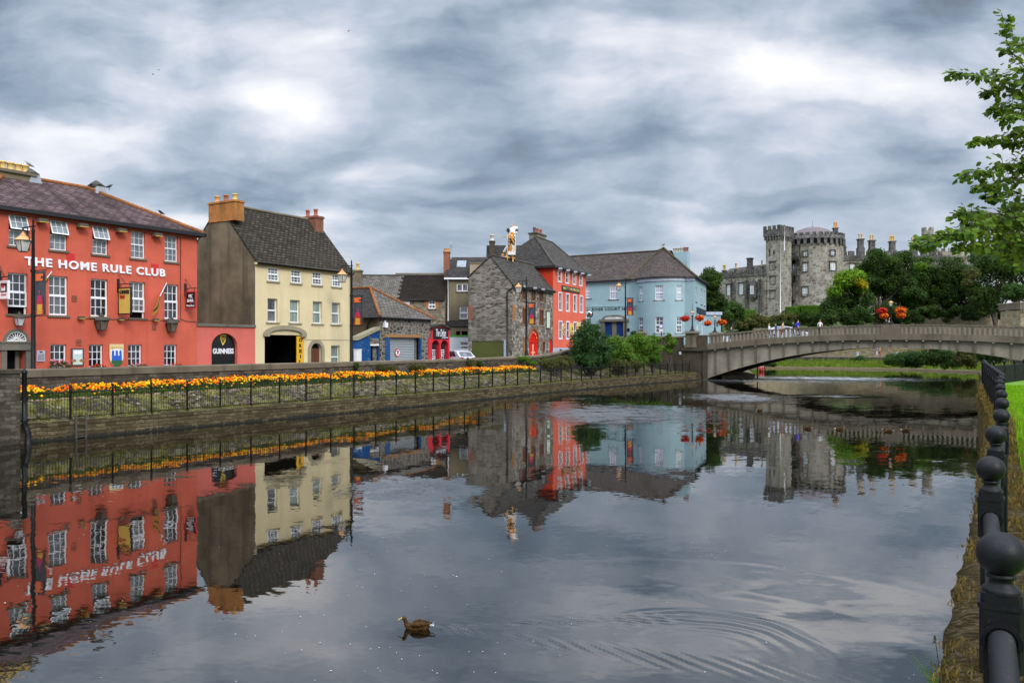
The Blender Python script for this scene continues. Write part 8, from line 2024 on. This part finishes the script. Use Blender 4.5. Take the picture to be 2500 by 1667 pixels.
for i, q in enumerate(RF):
 if i == 0: po = p0_
 else: po = p0_.copy(); COL.objects.link(po); po.parent = nf; bo = b0_.copy(); COL.objects.link(bo); bo.parent = po
 po.location = Vector((q[0], q[1], ZL)) - n0; po.rotation_euler = (0, 0, dirs[i])
for i in range(len(RF) - 1):
 a = Vector((RF[i][0], RF[i][1], ZL)) - n0; b = Vector((RF[i + 1][0], RF[i + 1][1], ZL)) - n0; d = b - a; u_ = d.normalized(); zz = Vector((0, 0, 1))
 mb = MB(); mb.tube([a + zz * .885 + u_ * .04, b + zz * .885 - u_ * .04], .040, 16); mb.build('top_rail', M['iron'], nf)
 mb = MB(); mb.tube([a + zz * .12, b + zz * .12], .02, 8)
 nbar = 17
 for k in range(1, nbar): c = a + d * (k / nbar); mb.tube([c + zz * .12, c + zz * .86], .009, 6, cap=False)
 mb.build('bar_panel', M['iron'], nf)
df = thing('lawn_fence', 'dense black metal fence closing the far end of the lawn', 'railing', (22.1, 38.4, 1.9), 0)
A_, B_ = Vector((22.0, 38.3, 1.75)), Vector((42, 58, 1.9)); d = B_ - A_; base = Vector((22.1, 38.4, 1.9)); zz = Vector((0, 0, 1))
n = 16
for k in range(n):
 a = A_ + d * (k / n) - base; b = A_ + d * ((k + 1) / n) - base
 mb = MB(); mb.tube([a + zz * .88, b + zz * .88], .035, 6); mb.tube([a + zz * .1, b + zz * .1], .03, 6)
 for q in range(16): c = a + (b - a) * (q / 16); mb.tube([c + zz * .0, c + zz * .9], .045, 4, cap=False)
 mb.build('bar_panel', M['iron'], df)
 mb = MB(); mb.lathe([(.05, -.2), (.05, 1.0), (.08, 1.02), (.06, 1.1), (0, 1.15)], a, 8); mb.build('post', M['iron'], df)
ft = thing('overhanging_tree', 'leafy tree reaching in from the right with drooping sprays of broad leaves', 'tree', (9.6, 12.2, 1.8), 0); fb0 = Vector((9.6, 12.2, 1.8))
rr = random.Random(99)
lb = MB(); tw = MB()
def bleaf(c, d, nrm, L):
 d = d.normalized(); e = nrm.cross(d).normalized(); nrm = d.cross(e)
 W = L * rr.uniform(.36, .46); cup = L * rr.uniform(-.12, .10)
 pts_ = [c, c + d * L * .28 + e * W * .9 + nrm * cup * .5, c + d * L * .62 + e * W * .85 + nrm * cup, c + d * L, c + d * L * .62 - e * W * .85 + nrm * cup, c + d * L * .28 - e * W * .9 + nrm * cup * .5]
 i = len(lb.v); lb.v.extend([tuple(p) for p in pts_]); mid = c + d * L * .5 - nrm * L * .05
 lb.v.append(tuple(mid))
 for k in range(6): lb.fi([i + k, i + (k + 1) % 6, i + 6], 0, None, True)
def spray(path, dens=26, spread=.16, leaf=.10, r0=.02, sub=True):
 path = [Vector(p) - fb0 for p in path]
 tw.tube(path, [.55 * r0 * (1 - .8 * k / (len(path) - 1)) for k in range(len(path))], 6)
 L = sum((b - a).length for a, b in zip(path, path[1:])); n = int(L * dens)
 for k in range(n):
  f = rr.random() ** .8; x = f * (len(path) - 1); i = min(int(x), len(path) - 2); p = path[i].lerp(path[i + 1], x - i); t_ = (path[i + 1] - path[i]).normalized()
  side = Vector((rr.gauss(0, 1), rr.gauss(0, 1), rr.gauss(0, .6))).normalized()
  off_ = side * spread * rr.random() * (1.25 - .95 * f)
  d = (t_ * .7 + side * .8 + Vector((0, 0, -.45))).normalized(); nrm = (Vector((0, 0, 1)) + Vector((rr.uniform(-1, 1), rr.uniform(-1, 1) - .4, rr.uniform(-.6, .4))) * .9).normalized()
  if abs(nrm.dot(d)) > .95: continue
  bleaf(p + off_, d, nrm, leaf * rr.uniform(.6, 1.15))
  if off_.length > .06 and rr.random() < .5: tw.tube([p, p + off_], [.004, .0025], 4)
def bp_(pts_, d0, d1):
 n = len(pts_); P2 = [pt(a, b, d0 + (d1 - d0) * k / (n - 1)) for k, (a, b) in enumerate(pts_)]
 out = []
 for a, b in zip(P2, P2[1:]):
  for j in range(3): out.append(a.lerp(b, j / 3) + Vector((rr.uniform(-.03, .03), rr.uniform(-.05, .05), rr.uniform(-.03, .03))))
 return out + [P2[-1]]
SP = [([(2640, 300), (2520, 205), (2475, 130), (2443, 30)], 10.6, 9.6, 22, .14), ([(2560, 190), (2510, 140), (2478, 100), (2460, 60)], 10.8, 10.2, 26, .12), ([(2560, 100), (2500, 110), (2450, 118)], 10.4, 9.9, 14, .10),
 ([(2660, 320), (2520, 208), (2440, 185), (2319, 178)], 10.8, 9.2, 30, .11), ([(2600, 240), (2500, 225), (2440, 218), (2405, 222)], 10.6, 9.8, 30, .16), ([(2620, 330), (2520, 255), (2450, 265), (2417, 273)], 10.6, 9.9, 30, .13), ([(2600, 290), (2500, 270), (2450, 288)], 10.2, 9.6, 30, .15),
 ([(2650, 400), (2520, 315), (2440, 335), (2377, 348)], 10.8, 9.6, 34, .12), ([(2600, 370), (2510, 345), (2470, 350)], 10.6, 10, 34, .16),
 ([(2680, 480), (2540, 385), (2440, 410), (2345, 432)], 10.8, 9.4, 30, .14), ([(2620, 470), (2510, 430), (2430, 450), (2385, 455)], 10.6, 9.7, 28, .16), ([(2600, 440), (2500, 410), (2450, 400)], 10.5, 10, 26, .2),
 ([(2640, 560), (2520, 480), (2450, 470), (2420, 485)], 10.6, 9.9, 28, .18),
 ([(2700, 640), (2540, 520), (2400, 545), (2238, 600)], 11.0, 8.9, 30, .17), ([(2660, 620), (2500, 535), (2400, 520), (2340, 525)], 10.8, 9.4, 32, .18), ([(2640, 640), (2500, 575), (2380, 570), (2290, 580)], 10.6, 9.3, 34, .18), ([(2640, 650), (2500, 600), (2400, 595), (2330, 605)], 10.5, 9.5, 34, .18),
 ([(2600, 600), (2480, 560), (2400, 550)], 11.2, 10.4, 44, .3), ([(2640, 560), (2500, 540), (2430, 535)], 11.4, 10.6, 44, .3), ([(2640, 620), (2520, 600), (2440, 590)], 11.4, 10.6, 46, .3), ([(2600, 500), (2520, 495), (2470, 505)], 11, 10.4, 40, .24), ([(2600, 660), (2500, 625), (2450, 615)], 11, 10.4, 34, .24), ([(2290, 580), (2260, 590), (2232, 596)], 9.3, 9.0, 34, .10), ([(2560, 640), (2510, 640), (2490, 650)], 10.5, 10, 20, .2)]
for (pp, d0, d1, dens, spd) in SP:
 w_ = bp_(pp, d0, d1); spray(w_, dens * 2.7, spd * 1.55, .094)
for (pp, d0, d1, dens, spd) in SP[:17]:
 w_ = bp_(pp, d0, d1); a = w_[0] - fb0; zt_ = max(2.5, a.z - 1.2); tw.tube([Vector((.1, .1, zt_)), a * .5 + Vector((.05, .05, zt_ * .5 + .2)), a], [.04, .03, .014], 6)
lb.build('leaves', M['leaf_fore'], ft, uv=False); tw.build('branches', M['twig'], ft)
mb = MB(); mb.tube([(0, 0, -.2), (.05, -.03, .5), (.02, 0, 1.6), (-.06, .08, 3.2), (.12, .14, 5.0), (.5, .3, 6.6), (1.1, .6, 7.8)], [.40, .27, .22, .19, .14, .09, .03], 10); mb.tube([(-.03, .06, 2.8), (.5, .3, 4.2), (1.4, .7, 5.8), (2.2, 1.0, 6.9)], [.15, .11, .06, .02], 8); mb.tube([(.05, .1, 4.4), (1.0, -.3, 5.6), (2.0, -.6, 6.2)], [.10, .06, .02], 8); mb.build('trunk', M['trunk'], ft)
mb = MB(); clump_leaves(mb, crown_blobs([(Vector((1.6, .8, 5.6)), (2.0, 2.2, 2.6))], 16, rr), 4500, .13, rr); mb.build('crown', M['leaf_fore'], ft, uv=False)
t = NT('duck_feather'); o = t.obj(); n = t.n('TexVoronoi', {'Vector': t.map(o, (26, 46, 40)), 'Scale': 1.0}).outputs['Distance']; n2 = t.noise(o, 30, 4)
c = t.mix(t.ramp(n, [(.2, 0), (.55, 1)]), (.010, .005, .002), (.085, .043, .013)); t.bsdf(t.mix(t.math('MULTIPLY', n2, .5), c, (.018, .009, .004)), .75, t.bump(n, .3, .004), Specular_IOR_Level=.1)
def loft(mb, rings, n=14, m=0):
 base = len(mb.v)
 for (x, z, ry, rz) in rings:
  for j in range(n): a = 2 * pi * j / n; mb.v.append((x, ry * cos(a), z + rz * sin(a)))
 for k in range(len(rings) - 1):
  for j in range(n): j2 = (j + 1) % n; mb.fi([base + k * n + j, base + k * n + j2, base + (k + 1) * n + j2, base + (k + 1) * n + j], m, None, True)
 mb.fi([base + j for j in range(n)], m); mb.fi([base + (len(rings) - 1) * n + j for j in reversed(range(n))], m)
def duck(label, loc, rot, sc_=1.0, group='ducks on the river'):
 o = thing('duck', label, 'duck', loc, rot, group)
 J = [(-.215, 0, .085, .022), (-.15, 0, .055, .060), (-.06, 0, .03, .084), (.05, 0, .03, .086), (.125, 0, .045, .064), (.162, 0, .088, .040), (.172, 0, .138, .029), (.192, 0, .176, .044), (.224, 0, .170, .030)]
 def mf(c): return 1 if (c[0] > .16 and c[2] > .184) or c[0] < -.2 else 0
 skin_mesh('body', J, [(i, i + 1) for i in range(len(J) - 1)], [M['duck_feather'], M['duck_dark']], mf, 2, o, root=2)
 mb = MB(); loft(mb, [(.218, .172, .017, .015), (.256, .156, .014, .011), (.278, .144, .015, .008), (.288, .139, .008, .004)], 10); mb.build('bill', M['duck_bill'], o)
 for s_ in (-1, 1):
  mb = MB(); rg = []
  base = len(mb.v); P_ = [(.085, .070, .085, .006), (.03, .085, .10, .034), (-.05, .084, .105, .040), (-.13, .062, .105, .030), (-.20, .030, .108, .012), (-.245, .012, .118, .004)]
  for (x, y, z, h) in P_:
   for (dy, dz) in ((.006, -h), (.014, -h * .3), (.010, h * .5), (-.01, h * .85), (-.02, 0), (-.008, -h * .8)): mb.v.append((x, s_ * (y + dy), z + dz))
  for k in range(len(P_) - 1):
   for j in range(6): j2 = (j + 1) % 6; mb.fi([base + k * 6 + j, base + k * 6 + j2, base + (k + 1) * 6 + j2, base + (k + 1) * 6 + j], 0, None, True)
  mb.build('wing', M['duck_feather'], o)
 mb = MB()
 for k in range(5): a = (k - 2) * .16; mb.prism([(0, 0), (-.075 * cos(a) - .01, .035 + .004 * k)], -.001, .001) if False else mb.face([(-.205, .012 * (k - 2), .085), (-.195, .012 * (k - 2) + .01, .08), (-.285, .03 * (k - 2), .118), (-.29, .03 * (k - 2) - .012, .114)], 0)
 mb.box(-.27, -.02, .072, -.2, .02, .08); mb.build('tail_feathers', M['duck_white'], o)
 for s_ in (-1, 1): mb = MB(); mb.sphere((.212, s_ * .034, .182), .006, 8, 6); mb.build('eye', M['black_gloss'], o)
 o.scale = (sc_, sc_, sc_); return o
x, y = gp(1017, 1534); d0 = duck('brown mallard duck with white tail feathers swimming in the foreground', (x + .0, y, -.012), pi * .97, .84)
for i, (px, py, rot, lb) in enumerate(((1432, 988, 0.2, 'distant duck beside the bright ripple near the far quay'), (1855, 1003, .3, 'distant duck to the right of the bridge pillar reflection, in water by the far left of four'), (1970, 1047, 2.8, 'distant duck leftmost in the row above the dark tree reflection'), (2050, 1049, .2, 'distant duck second from left above the dark tree reflection'), (2168, 1054, 3.0, 'distant duck in front of the orange basket reflection'), (2212, 1052, .1, 'distant duck rightmost above the dark tree reflection'))):
 x, y = gp(px, py); c = dup_tree(d0); c.location = (x, y, -.012); c.rotation_euler = (0, 0, rot); c.scale = (.85,) * 3; c['label'] = lb
d0['label'] = 'brown mallard duck with white tail feathers swimming in the foreground'
for o_ in [q for q in COL.objects if q.get('category') == 'duck']:
 if 'far left of four' in o_['label']: o_['label'] = 'distant duck trailing a pale wake in front of the bridge'
mb = MB(); r = random.Random(17)
for i in range(300):
 px, py = r.uniform(-100, 2350), 1120 + 560 * r.random() ** .8
 x, y = gp(px, py)
 if mnoise.noise((x * .35, y * .35, 2)) < -.05 and r.random() < .8: continue
 s_ = r.uniform(.0025, .0065) * (1.8 if r.random() < .05 else 1); a = r.uniform(0, pi); z = .009
 if -5 < x < 7 and 5 < y < 17: z = .011
 mb.face([(x + s_ * cos(a) * 1.6, y + s_ * sin(a) * 1.6, z), (x - s_ * sin(a), y + s_ * cos(a), z), (x - s_ * cos(a) * 1.6, y - s_ * sin(a) * 1.6, z), (x + s_ * sin(a), y - s_ * cos(a), z)])
tag(mb.build('floating_seeds', M['letter_white'], uv=False), 'scattered white seeds and specks floating on the near water', 'seeds', kind='stuff')
def person(label, loc, rot, top, legs, hair, H=1.7, pose=0, group='people walking over the bridge', bag=None, shorts=False):
 o = thing('person', label, 'person', loc, rot, group); k = H / 1.7
 sw_ = (.16, -.13) if pose == 0 else ((-.12, .17) if pose == 1 else (.03, -.03))
 J = [(0, 0, .93, (.13, .10)), (0, 0, 1.12, (.125, .095)), (0, 0, 1.32, (.15, .10)), (0, 0, 1.43, (.10, .075)), (.01, 0, 1.50, .05), (.02, 0, 1.57, (.072, .085)), (.02, 0, 1.645, (.068, .082))]
 E = [(0, 1), (1, 2), (2, 3), (3, 4), (4, 5), (5, 6)]
 for s_, f in ((1, sw_[0]), (-1, sw_[1])):
  b = len(J); J += [(0, s_ * .09, .86, .085), (f * .6, s_ * .095, .50, .058), (f * 1.3 - .03, s_ * .095, .09, .040), (f * 1.3 + .10, s_ * .10, .045, .036)]; E += [(0, b), (b, b + 1), (b + 1, b + 2), (b + 2, b + 3)]
  b = len(J); a = -f
  J += [(0, s_ * .185, 1.39, .052), (a * .3, s_ * .225, 1.13, .042), (a * .9 + .06, s_ * .21, .90, .030), (a * 1.0 + .10, s_ * .205, .82, .026)]; E += [(3, b), (b, b + 1), (b + 1, b + 2), (b + 2, b + 3)]
 J = [(a * k, b * k, c * k, (tuple(q * k for q in d) if hasattr(d, '__len__') else d * k)) for a, b, c, d in J]
 def mf(c):
  z = c[2] / k; ay = abs(c[1]) / k
  if z > 1.475: return 0
  if ay > .17 and z < 1.16: return 0
  if z > .93 or (ay > .165 and z > .8): return 1
  if z < .07: return 3
  if shorts and z < .5: return 0
  return 2
 skin_mesh('body', J, E, [M['skin'], M[top], M[legs], M['black_gloss']], mf, 1, o, root=0)
 mb = MB(); mb.sphere((.005 * k, 0, 1.648 * k), .098 * k, 10, 7, 0, (1.02, .86, .95)); h_ = mb.build('hair', M[hair], o)
 me = h_.data; bm_ = bmesh.new(); bm_.from_mesh(me)
 bmesh.ops.delete(bm_, geom=[f for f in bm_.faces if f.calc_center_median().x > .05 * k and f.calc_center_median().z < 1.68 * k], context='FACES'); bm_.to_mesh(me); bm_.free()
 mb = MB(); mb.prism([(.085 * k, 1.575 * k), (.112 * k, 1.58 * k), (.088 * k, 1.61 * k)], -.012, .012); mb.build('nose', M['skin'], o)
 if bag: mb = MB(); mb.sphere((-.16 * k, 0, 1.22 * k), .17 * k, 10, 8, 0, (.6, .85, 1.15)); mb.build('backpack', M[bag], o)
 return o
def onbridge(px, y):
 t_ = FR.x(px, y); return FR.loc(t_, y, zbt(t_))
PB = [(1878, 1.6, pi, 'cloth_white', 'denim', 'hair_blond', 1.62, 'blond person in a white top, leftmost of the bridge walkers', 0, None), (1894, 1.5, pi, 'cloth_navy', 'denim', 'hair_brown', 1.66, 'person in a dark blue top walking left over the bridge', 1, None),
 (1911, 1.9, .0, 'skin', 'fan_red', 'hair_dark', 1.78, 'bare chested person in red trousers on the bridge', 0, None), (1937, 1.7, pi, 'cloth_dark', 'denim', 'hair_dark', 1.72, 'person in a black top and jeans on the bridge', 1, None),
 (1948, 1.5, .0, 'cloth_blue', 'cloth_dark', 'hair_dark', 1.82, 'tall person in a bright blue shirt on the bridge', 0, 'cloth_blue'), (2002, 1.8, pi / 2, 'cloth_white', 'cloth_dark', 'hair_red', 1.68, 'red haired person in a white top standing on the bridge', 2, None),
 (2164, 1.7, pi, 'cloth_dark', 'denim', 'hair_dark', 1.6, 'dark haired person at the crown of the bridge under the baskets', 0, None), (2172, 1.4, .0, 'cloth_white', 'denim', 'hair_blond', 1.62, 'person in white leaning at the crown of the bridge under the baskets', 1, None),
 (1786, 2.2, pi, 'cloth_dark', 'denim', 'hair_blond', 1.66, 'small figure at the left end of the bridge near the slope', 0, None)]
for (px, y, dr_, tp, lg, hr, H, lb, ps, bg_) in PB: person(lb, onbridge(px, y), FR.ang + dr_, tp, lg, hr, H, ps, bag=bg_)
def car(label, loc, rot, paintm='car_silver'):
 o = thing('parked_car', label, 'car', loc, rot)
 prof = [(-2.05, .35), (-2.1, .62), (-2.02, .95), (-1.95, 1.0), (-1.55, 1.38), (-1.2, 1.47), (-.2, 1.5), (.35, 1.42), (1.0, 1.0), (1.85, .86), (2.05, .7), (2.08, .4), (2.0, .3), (-2.0, .28)]
 mb = MB(); n = len(prof); secs = [(-.86, .86), (-.80, .97), (-.3, 1.0), (.3, 1.0), (.80, .97), (.86, .86)]
 base = len(mb.v)
 for (y, s_) in secs:
  for (x, z) in prof:
   top = max(0, z - 1.0); mb.v.append((x * (.97 + .03 * s_ if abs(x) > 1.5 else 1), y * (1 - .28 * top), .28 + (z - .28) * (.97 + .03 * s_)))
 for k in range(len(secs) - 1):
  for j in range(n): j2 = (j + 1) % n; mb.fi([base + k * n + j, base + k * n + j2, base + (k + 1) * n + j2, base + (k + 1) * n + j], 0, None, False)
 mb.fi([base + j for j in reversed(range(n))]); mb.fi([base + (len(secs) - 1) * n + j for j in range(n)])
 mb.build('body', M[paintm], o)
 def ws(y): return y * .90
 mb = MB(); mb.face([(-1.97, -.70, 1.02), (-1.97, .70, 1.02), (-1.60, .62, 1.37), (-1.60, -.62, 1.37)]); mb.build('rear_window', M['glass_grey'], o)
 mb = MB(); mb.face([(1.0, -.66, 1.03), (.42, -.60, 1.42), (.42, .60, 1.42), (1.0, .66, 1.03)]); mb.build('windscreen', M['glass_grey'], o)
 for s_ in (-1, 1):
  mb = MB(); mb.face([(-1.5, s_ * .835, 1.02), (.75, s_ * .845, 1.02), (.25, s_ * .775, 1.38), (-1.25, s_ * .77, 1.4)]); mb.build('side_window', M['glass_dark'], o)
  mb = MB(); mb.prism([(s_ * .45, .78), (s_ * .82, .74), (s_ * .84, .95), (s_ * .5, .90)], -2.12, -2.0, 0, lambda a, d, z: (d, a, z)); mb.build('tail_light', M['tail_red'], o)
  mb = MB(); mb.sphere((.55, s_ * .98, 1.02), .13, 10, 6, 0, (.6, 1, .75)); mb.build('wing_mirror', M['black_gloss'], o)
  for x in (-1.3, 1.3):
   mb = MB(); mb.lathe([(.2, -.1), (.31, -.1), (.33, -.05), (.33, .05), (.31, .1), (.2, .1)], n=18); w_ = mb.build('wheel', M['tyre'], o); w_.location = (x, s_ * .78, .33); w_.rotation_euler = (pi / 2, 0, 0)
   mb = MB(); mb.lathe([(0, -.085), (.2, -.08), (.21, .08), (0, .085)], n=14); mb.build('rim', M['lead'], w_)
 mb = MB(); mb.box(-2.14, -.26, .62, -2.1, .26, .73); mb.build('number_plate', M['sign_yellow'], o)
 mb = MB(); mb.box(-2.15, -.8, .36, -2.05, .8, .5); mb.build('bumper', M['castle_trim'], o)
 return o
v = Vector((-4.85, 66.6, gz(24.5))); x = (1099 - CX) / F * 66.6
car('silver hatchback parked behind the parapet beside the red bar entrance', (x, 66.9, 1.78), ANG + pi / 2 - .2)
t_ = FR.x(1925, 4.2); car('white car crossing the bridge behind the walkers', FR.loc(t_, 4.2, zbt(t_) - .15), FR.ang, 'car_silver')
PW = [(2141, 871, 143.5, 'cloth_purple', 'cloth_white', 'person in a lilac top on the far canal walk', 0), (2148, 871, 143.5, 'skin', 'fan_red', 'person in red shorts walking beside the person in lilac', 1), (2266, 870, 143.5, 'cloth_red', 'cloth_white', 'person in a red top on the far canal walk right of the planters', 0)]
for (px, py, d_, tp, lg, lb, ps) in PW: person(lb, ((px - CX) / F * d_, d_, 1.84), 2.8, tp, lg, 'hair_dark', 1.7, ps, 'people on the far canal walk')
for (px, d_, tp, lg, lb) in ((1841, 160, 'cloth_white', 'denim', 'tiny person in white beside the left clipped hedge'), (1857, 161, 'cloth_teal', 'denim', 'tiny person in teal below the left castle wing'), (1907, 161, 'cloth_red', 'cloth_dark', 'tiny person in red at the foot of the castle tower'), (1955, 160, 'cloth_white', 'cloth_dark', 'tiny person in white in the gap between the hedges')):
 x = (px - CX) / F * d_; person(lb, (x, d_, hz(x, d_) + .1), -pi / 2, tp, lg, 'hair_brown', 1.7, 2, 'visitors below the castle')
for i, (px, lb) in enumerate(((2092, 'pale planter with yellow flowers leftmost on the canal walk'), (2188, 'pale planter with yellow flowers in the middle of the canal walk'), (2246, 'pale planter rightmost on the canal walk'))):
 d_ = 144; o = thing('walk_planter', lb, 'planter', ((px - CX) / F * d_, d_, 1.84), 0, 'planters on the canal walk')
 mb = MB(); mb.lathe([(.28, 0), (.42, .75), (.46, .8), (.36, .8)], n=10); mb.build('pot', M['white_paint'], o)
 mb = MB(); rr = random.Random(i)
 for k in range(60): dome(mb, Vector((rr.uniform(-.4, .4), rr.uniform(-.4, .4), .85 + .3 * rr.random())), .07, 0, 5)
 mb.build('blooms', M['leaf_yellow'], o, uv=False)
xk_ = FM.x(1243, yAm); so_ = FM.loc(xk_, yAm, aM + .15); dk = so_[1]; kx = dk / F
st_ = thing('cat_statue', 'giant striped cat statue in black and amber standing on the stone mill roof ridge', 'statue', so_, 0)
def sp_(px, py, dy=0): return ((px - CX) * kx - so_[0], dy, CAMH + (HY - py) * kx - so_[2])
def sj(a, b, r, dy=0): q = sp_(1200 + a / 14.25, 535 + b / 14.25, dy); return (q[0], q[1], q[2], r * kx / 14.25)
kz = lambda b: CAMH + (HY - (535 + b / 14.25)) * kx - so_[2]
kxx = lambda a: (1200 + a / 14.25 - CX) * kx - so_[0]
J = [sj(690, 1010, 165), sj(720, 860, 160), sj(750, 700, 200), sj(720, 560, 120), sj(690, 430, 130), sj(640, 330, 140), sj(760, 330, 110), sj(850, 310, 75), sj(925, 300, 52),
 sj(610, 1150, 70, -.25), sj(610, 1290, 60, -.25), sj(540, 1420, 50, -.3), sj(780, 1150, 70, .25), sj(780, 1290, 60, .25), sj(760, 1440, 50, .3),
 sj(560, 960, 75, .3), sj(460, 1090, 48, .3), sj(400, 1230, 40, .3), sj(340, 1280, 30, .3),
 sj(620, 620, 85, -.55), sj(590, 760, 66, -.62), sj(650, 850, 50, -.72)]
E = [(0, 1), (1, 2), (2, 3), (3, 4), (4, 5), (4, 6), (6, 7), (7, 8), (0, 9), (9, 10), (10, 11), (0, 12), (12, 13), (13, 14), (0, 15), (15, 16), (16, 17), (17, 18), (2, 19), (19, 20), (20, 21)]
def mf(c):
 x, y, z = c
 if z > kz(480):
  if z > kz(250): return 1
  if x < kxx(640): return 3 if z > kz(400) else 2
  return 1 if z > kz(265) else 0
 if z > kz(880) and y > -.62:
  f = (x - kxx(600)) / (kxx(950) - kxx(600)) + (z - kz(700)) * .05
  if .24 < f < .50 or .68 < f < .82: return 1
  if .50 <= f < .60 or .82 <= f < .88 or .18 < f < .24: return 2
  return 0
 if z > kz(1140):
  if kxx(600) < x < kxx(715) and y < .2: return 1
  if kxx(580) < x <= kxx(610) and y < .2: return 2
  return 0
 f = ((z - kz(1500)) / (kz(1140) - kz(1500))) * 4.2
 return (1, 2)[int(f * 1.4) % 2]
skin_mesh('body', J, E, [M['cat_white'], M['cat_orange'], M['cat_black'], M['cat_tan']], mf, 2, st_, root=2)
mb = MB(); q = sj(880, 395, 60); mb.sphere(q[:3], q[3], 10, 8, 0, (1.1, .9, .45)); mb.build('open_mouth', M['cat_black'], st_)
mb = MB(); q = sj(860, 470, 50); mb.sphere(q[:3], q[3], 10, 8, 0, (.8, .9, .9)); mb.build('lower_jaw', M['cat_white'], st_)
mb = MB(); q = sj(580, 410, 62, -.55); mb.sphere(q[:3], q[3], 10, 8, 0, (1, .7, 1.2)); mb.build('ear', M['cat_black'], st_)
mb = MB(); q = sj(705, 210, 30); mb.lathe([(q[3], -.1), (q[3] * .6, .1), (0, .3)], q[:3], 8); mb.build('ear', M['cat_orange'], st_)
mb = MB(); a, b = sj(640, 700, 22, -.85), sj(760, 920, 30, -.95); c = sj(800, 925, 40, -.95); mb.tube([a[:3], b[:3], c[:3]], [a[3], b[3], c[3]], 8); mb.build('hurley_stick', M['cat_black'], st_)
mb = MB(); a, b = sj(380, 595, 14, .2), sj(520, 615, 20, .1); mb.tube([a[:3], b[:3]], [a[3], b[3]], 6); mb.build('stick_end', M['cat_tan'], st_)
mb = MB(); a0, a1 = sj(555, 1150, 1), sj(830, 1260, 1); mb.box(a0[0], -.5, a1[2], a1[0], .5, a0[2]); mb.build('belt_box', M['cat_white'], st_)
for (a, b, c, d) in ((515, 1150, 515, 1480), (745, 1260, 745, 1500), (545, 1180, 545, 1480)):
 mb = MB(); p, q = sj(a, b, 20, -.5), sj(c, d, 20, -.5); mb.tube([p[:3], q[:3]], p[3], 6); mb.build('support_leg', M['cat_tan'], st_)
mb = MB(); p, q, s2, s3 = sj(340, 1290, 16, .2), sj(520, 1320, 16, -.2), sj(370, 1350, 12, .2), sj(300, 1400, 12, .25); mb.tube([p[:3], q[:3]], p[3], 6); mb.tube([s2[:3], s3[:3]], p[3], 6); mb.build('frame_tube', M['cat_white'], st_)
def bird(label, loc, rot, mat='bird_black', s_=1.0):
 o = thing('bird', label, 'bird', loc, rot, 'birds perched on roofs')
 J = [(-.20, 0, .10, .012), (-.08, 0, .13, .045), (.03, 0, .17, .062), (.09, 0, .22, .04), (.12, 0, .26, .036)]
 skin_mesh('body', J, [(0, 1), (1, 2), (2, 3), (3, 4)], [M[mat]], None, 1, o, root=2)
 mb = MB(); mb.lathe([(.014, 0), (.001, .06)], (0, 0, 0), 6); b = mb.build('beak', M['bird_black'], o); b.rotation_euler = (0, pi / 2, 0); b.location = (.15, 0, .26)
 mb = MB()
 for s2 in (-1, 1): mb.tube([(.02, s2 * .02, 0), (.02, s2 * .02, .13)], .006, 5)
 mb.build('legs', M['bird_black'], o); o.scale = (s_,) * 3; return o
def on_pub(px, y, z): q = FA.loc(FA.x(px, y), y, z); return q
bird('dark pigeon perched on the ridge vent near the pub chimney', on_pub(70, yr, 12.0 - 1.5 + .55) if False else FA.loc(FA.x(72, 3.9), 3.9, 10.5 + .50), ANG + pi, 'bird_grey', 1.25)
bird('black crow perched beside the roof vent at the end of the pub ridge', FA.loc(FA.x(266, 3.9), 3.9, 10.5 + .1), ANG, 'bird_black', 1.3)
xh = LA - 1.35; bird('small black bird perched low on the hip of the pub roof', FA.loc(LA - 1.3, 1.3, hA + .75 + .12), ANG + pi, 'bird_black', 1.2)
g = FH.loc(ax, 5.2, az + .16); bird('grey gull perched on the roof peak of the blue hotel', g, FH.ang, 'bird_grey', 1.9)
for i, (px, py, d_, lb) in enumerate(((374, 183, 190, 'tiny dark bird flying in the cloud at upper left'), (387, 172, 190, 'tiny dark bird flying just above another at upper left'), (1797, 646, 160, 'tiny dark bird flying left of the castle stair tower'), (851, 77, 190, 'tiny dark bird flying in the upper middle of the sky'))):
 q = pt(px, py, d_); o = thing('bird', lb, 'bird', q, i * 1.3, 'birds in the sky')
 skin_mesh('body', [(-.2, 0, 0, .03), (0, 0, .02, .07), (.18, 0, .04, .04)], [(0, 1), (1, 2)], [M['bird_black']], None, 1, o, root=1)
 for s2 in (-1, 1): mb = MB(); mb.face([(.1, 0, .04), (-.08, 0, .03), (-.06, s2 * .35, .16), (.06, s2 * .38, .17)]); mb.face([(.06, s2 * .38, .17), (-.06, s2 * .35, .16), (-.12, s2 * .7, .08)]); mb.build('wing', M['bird_black'], o)
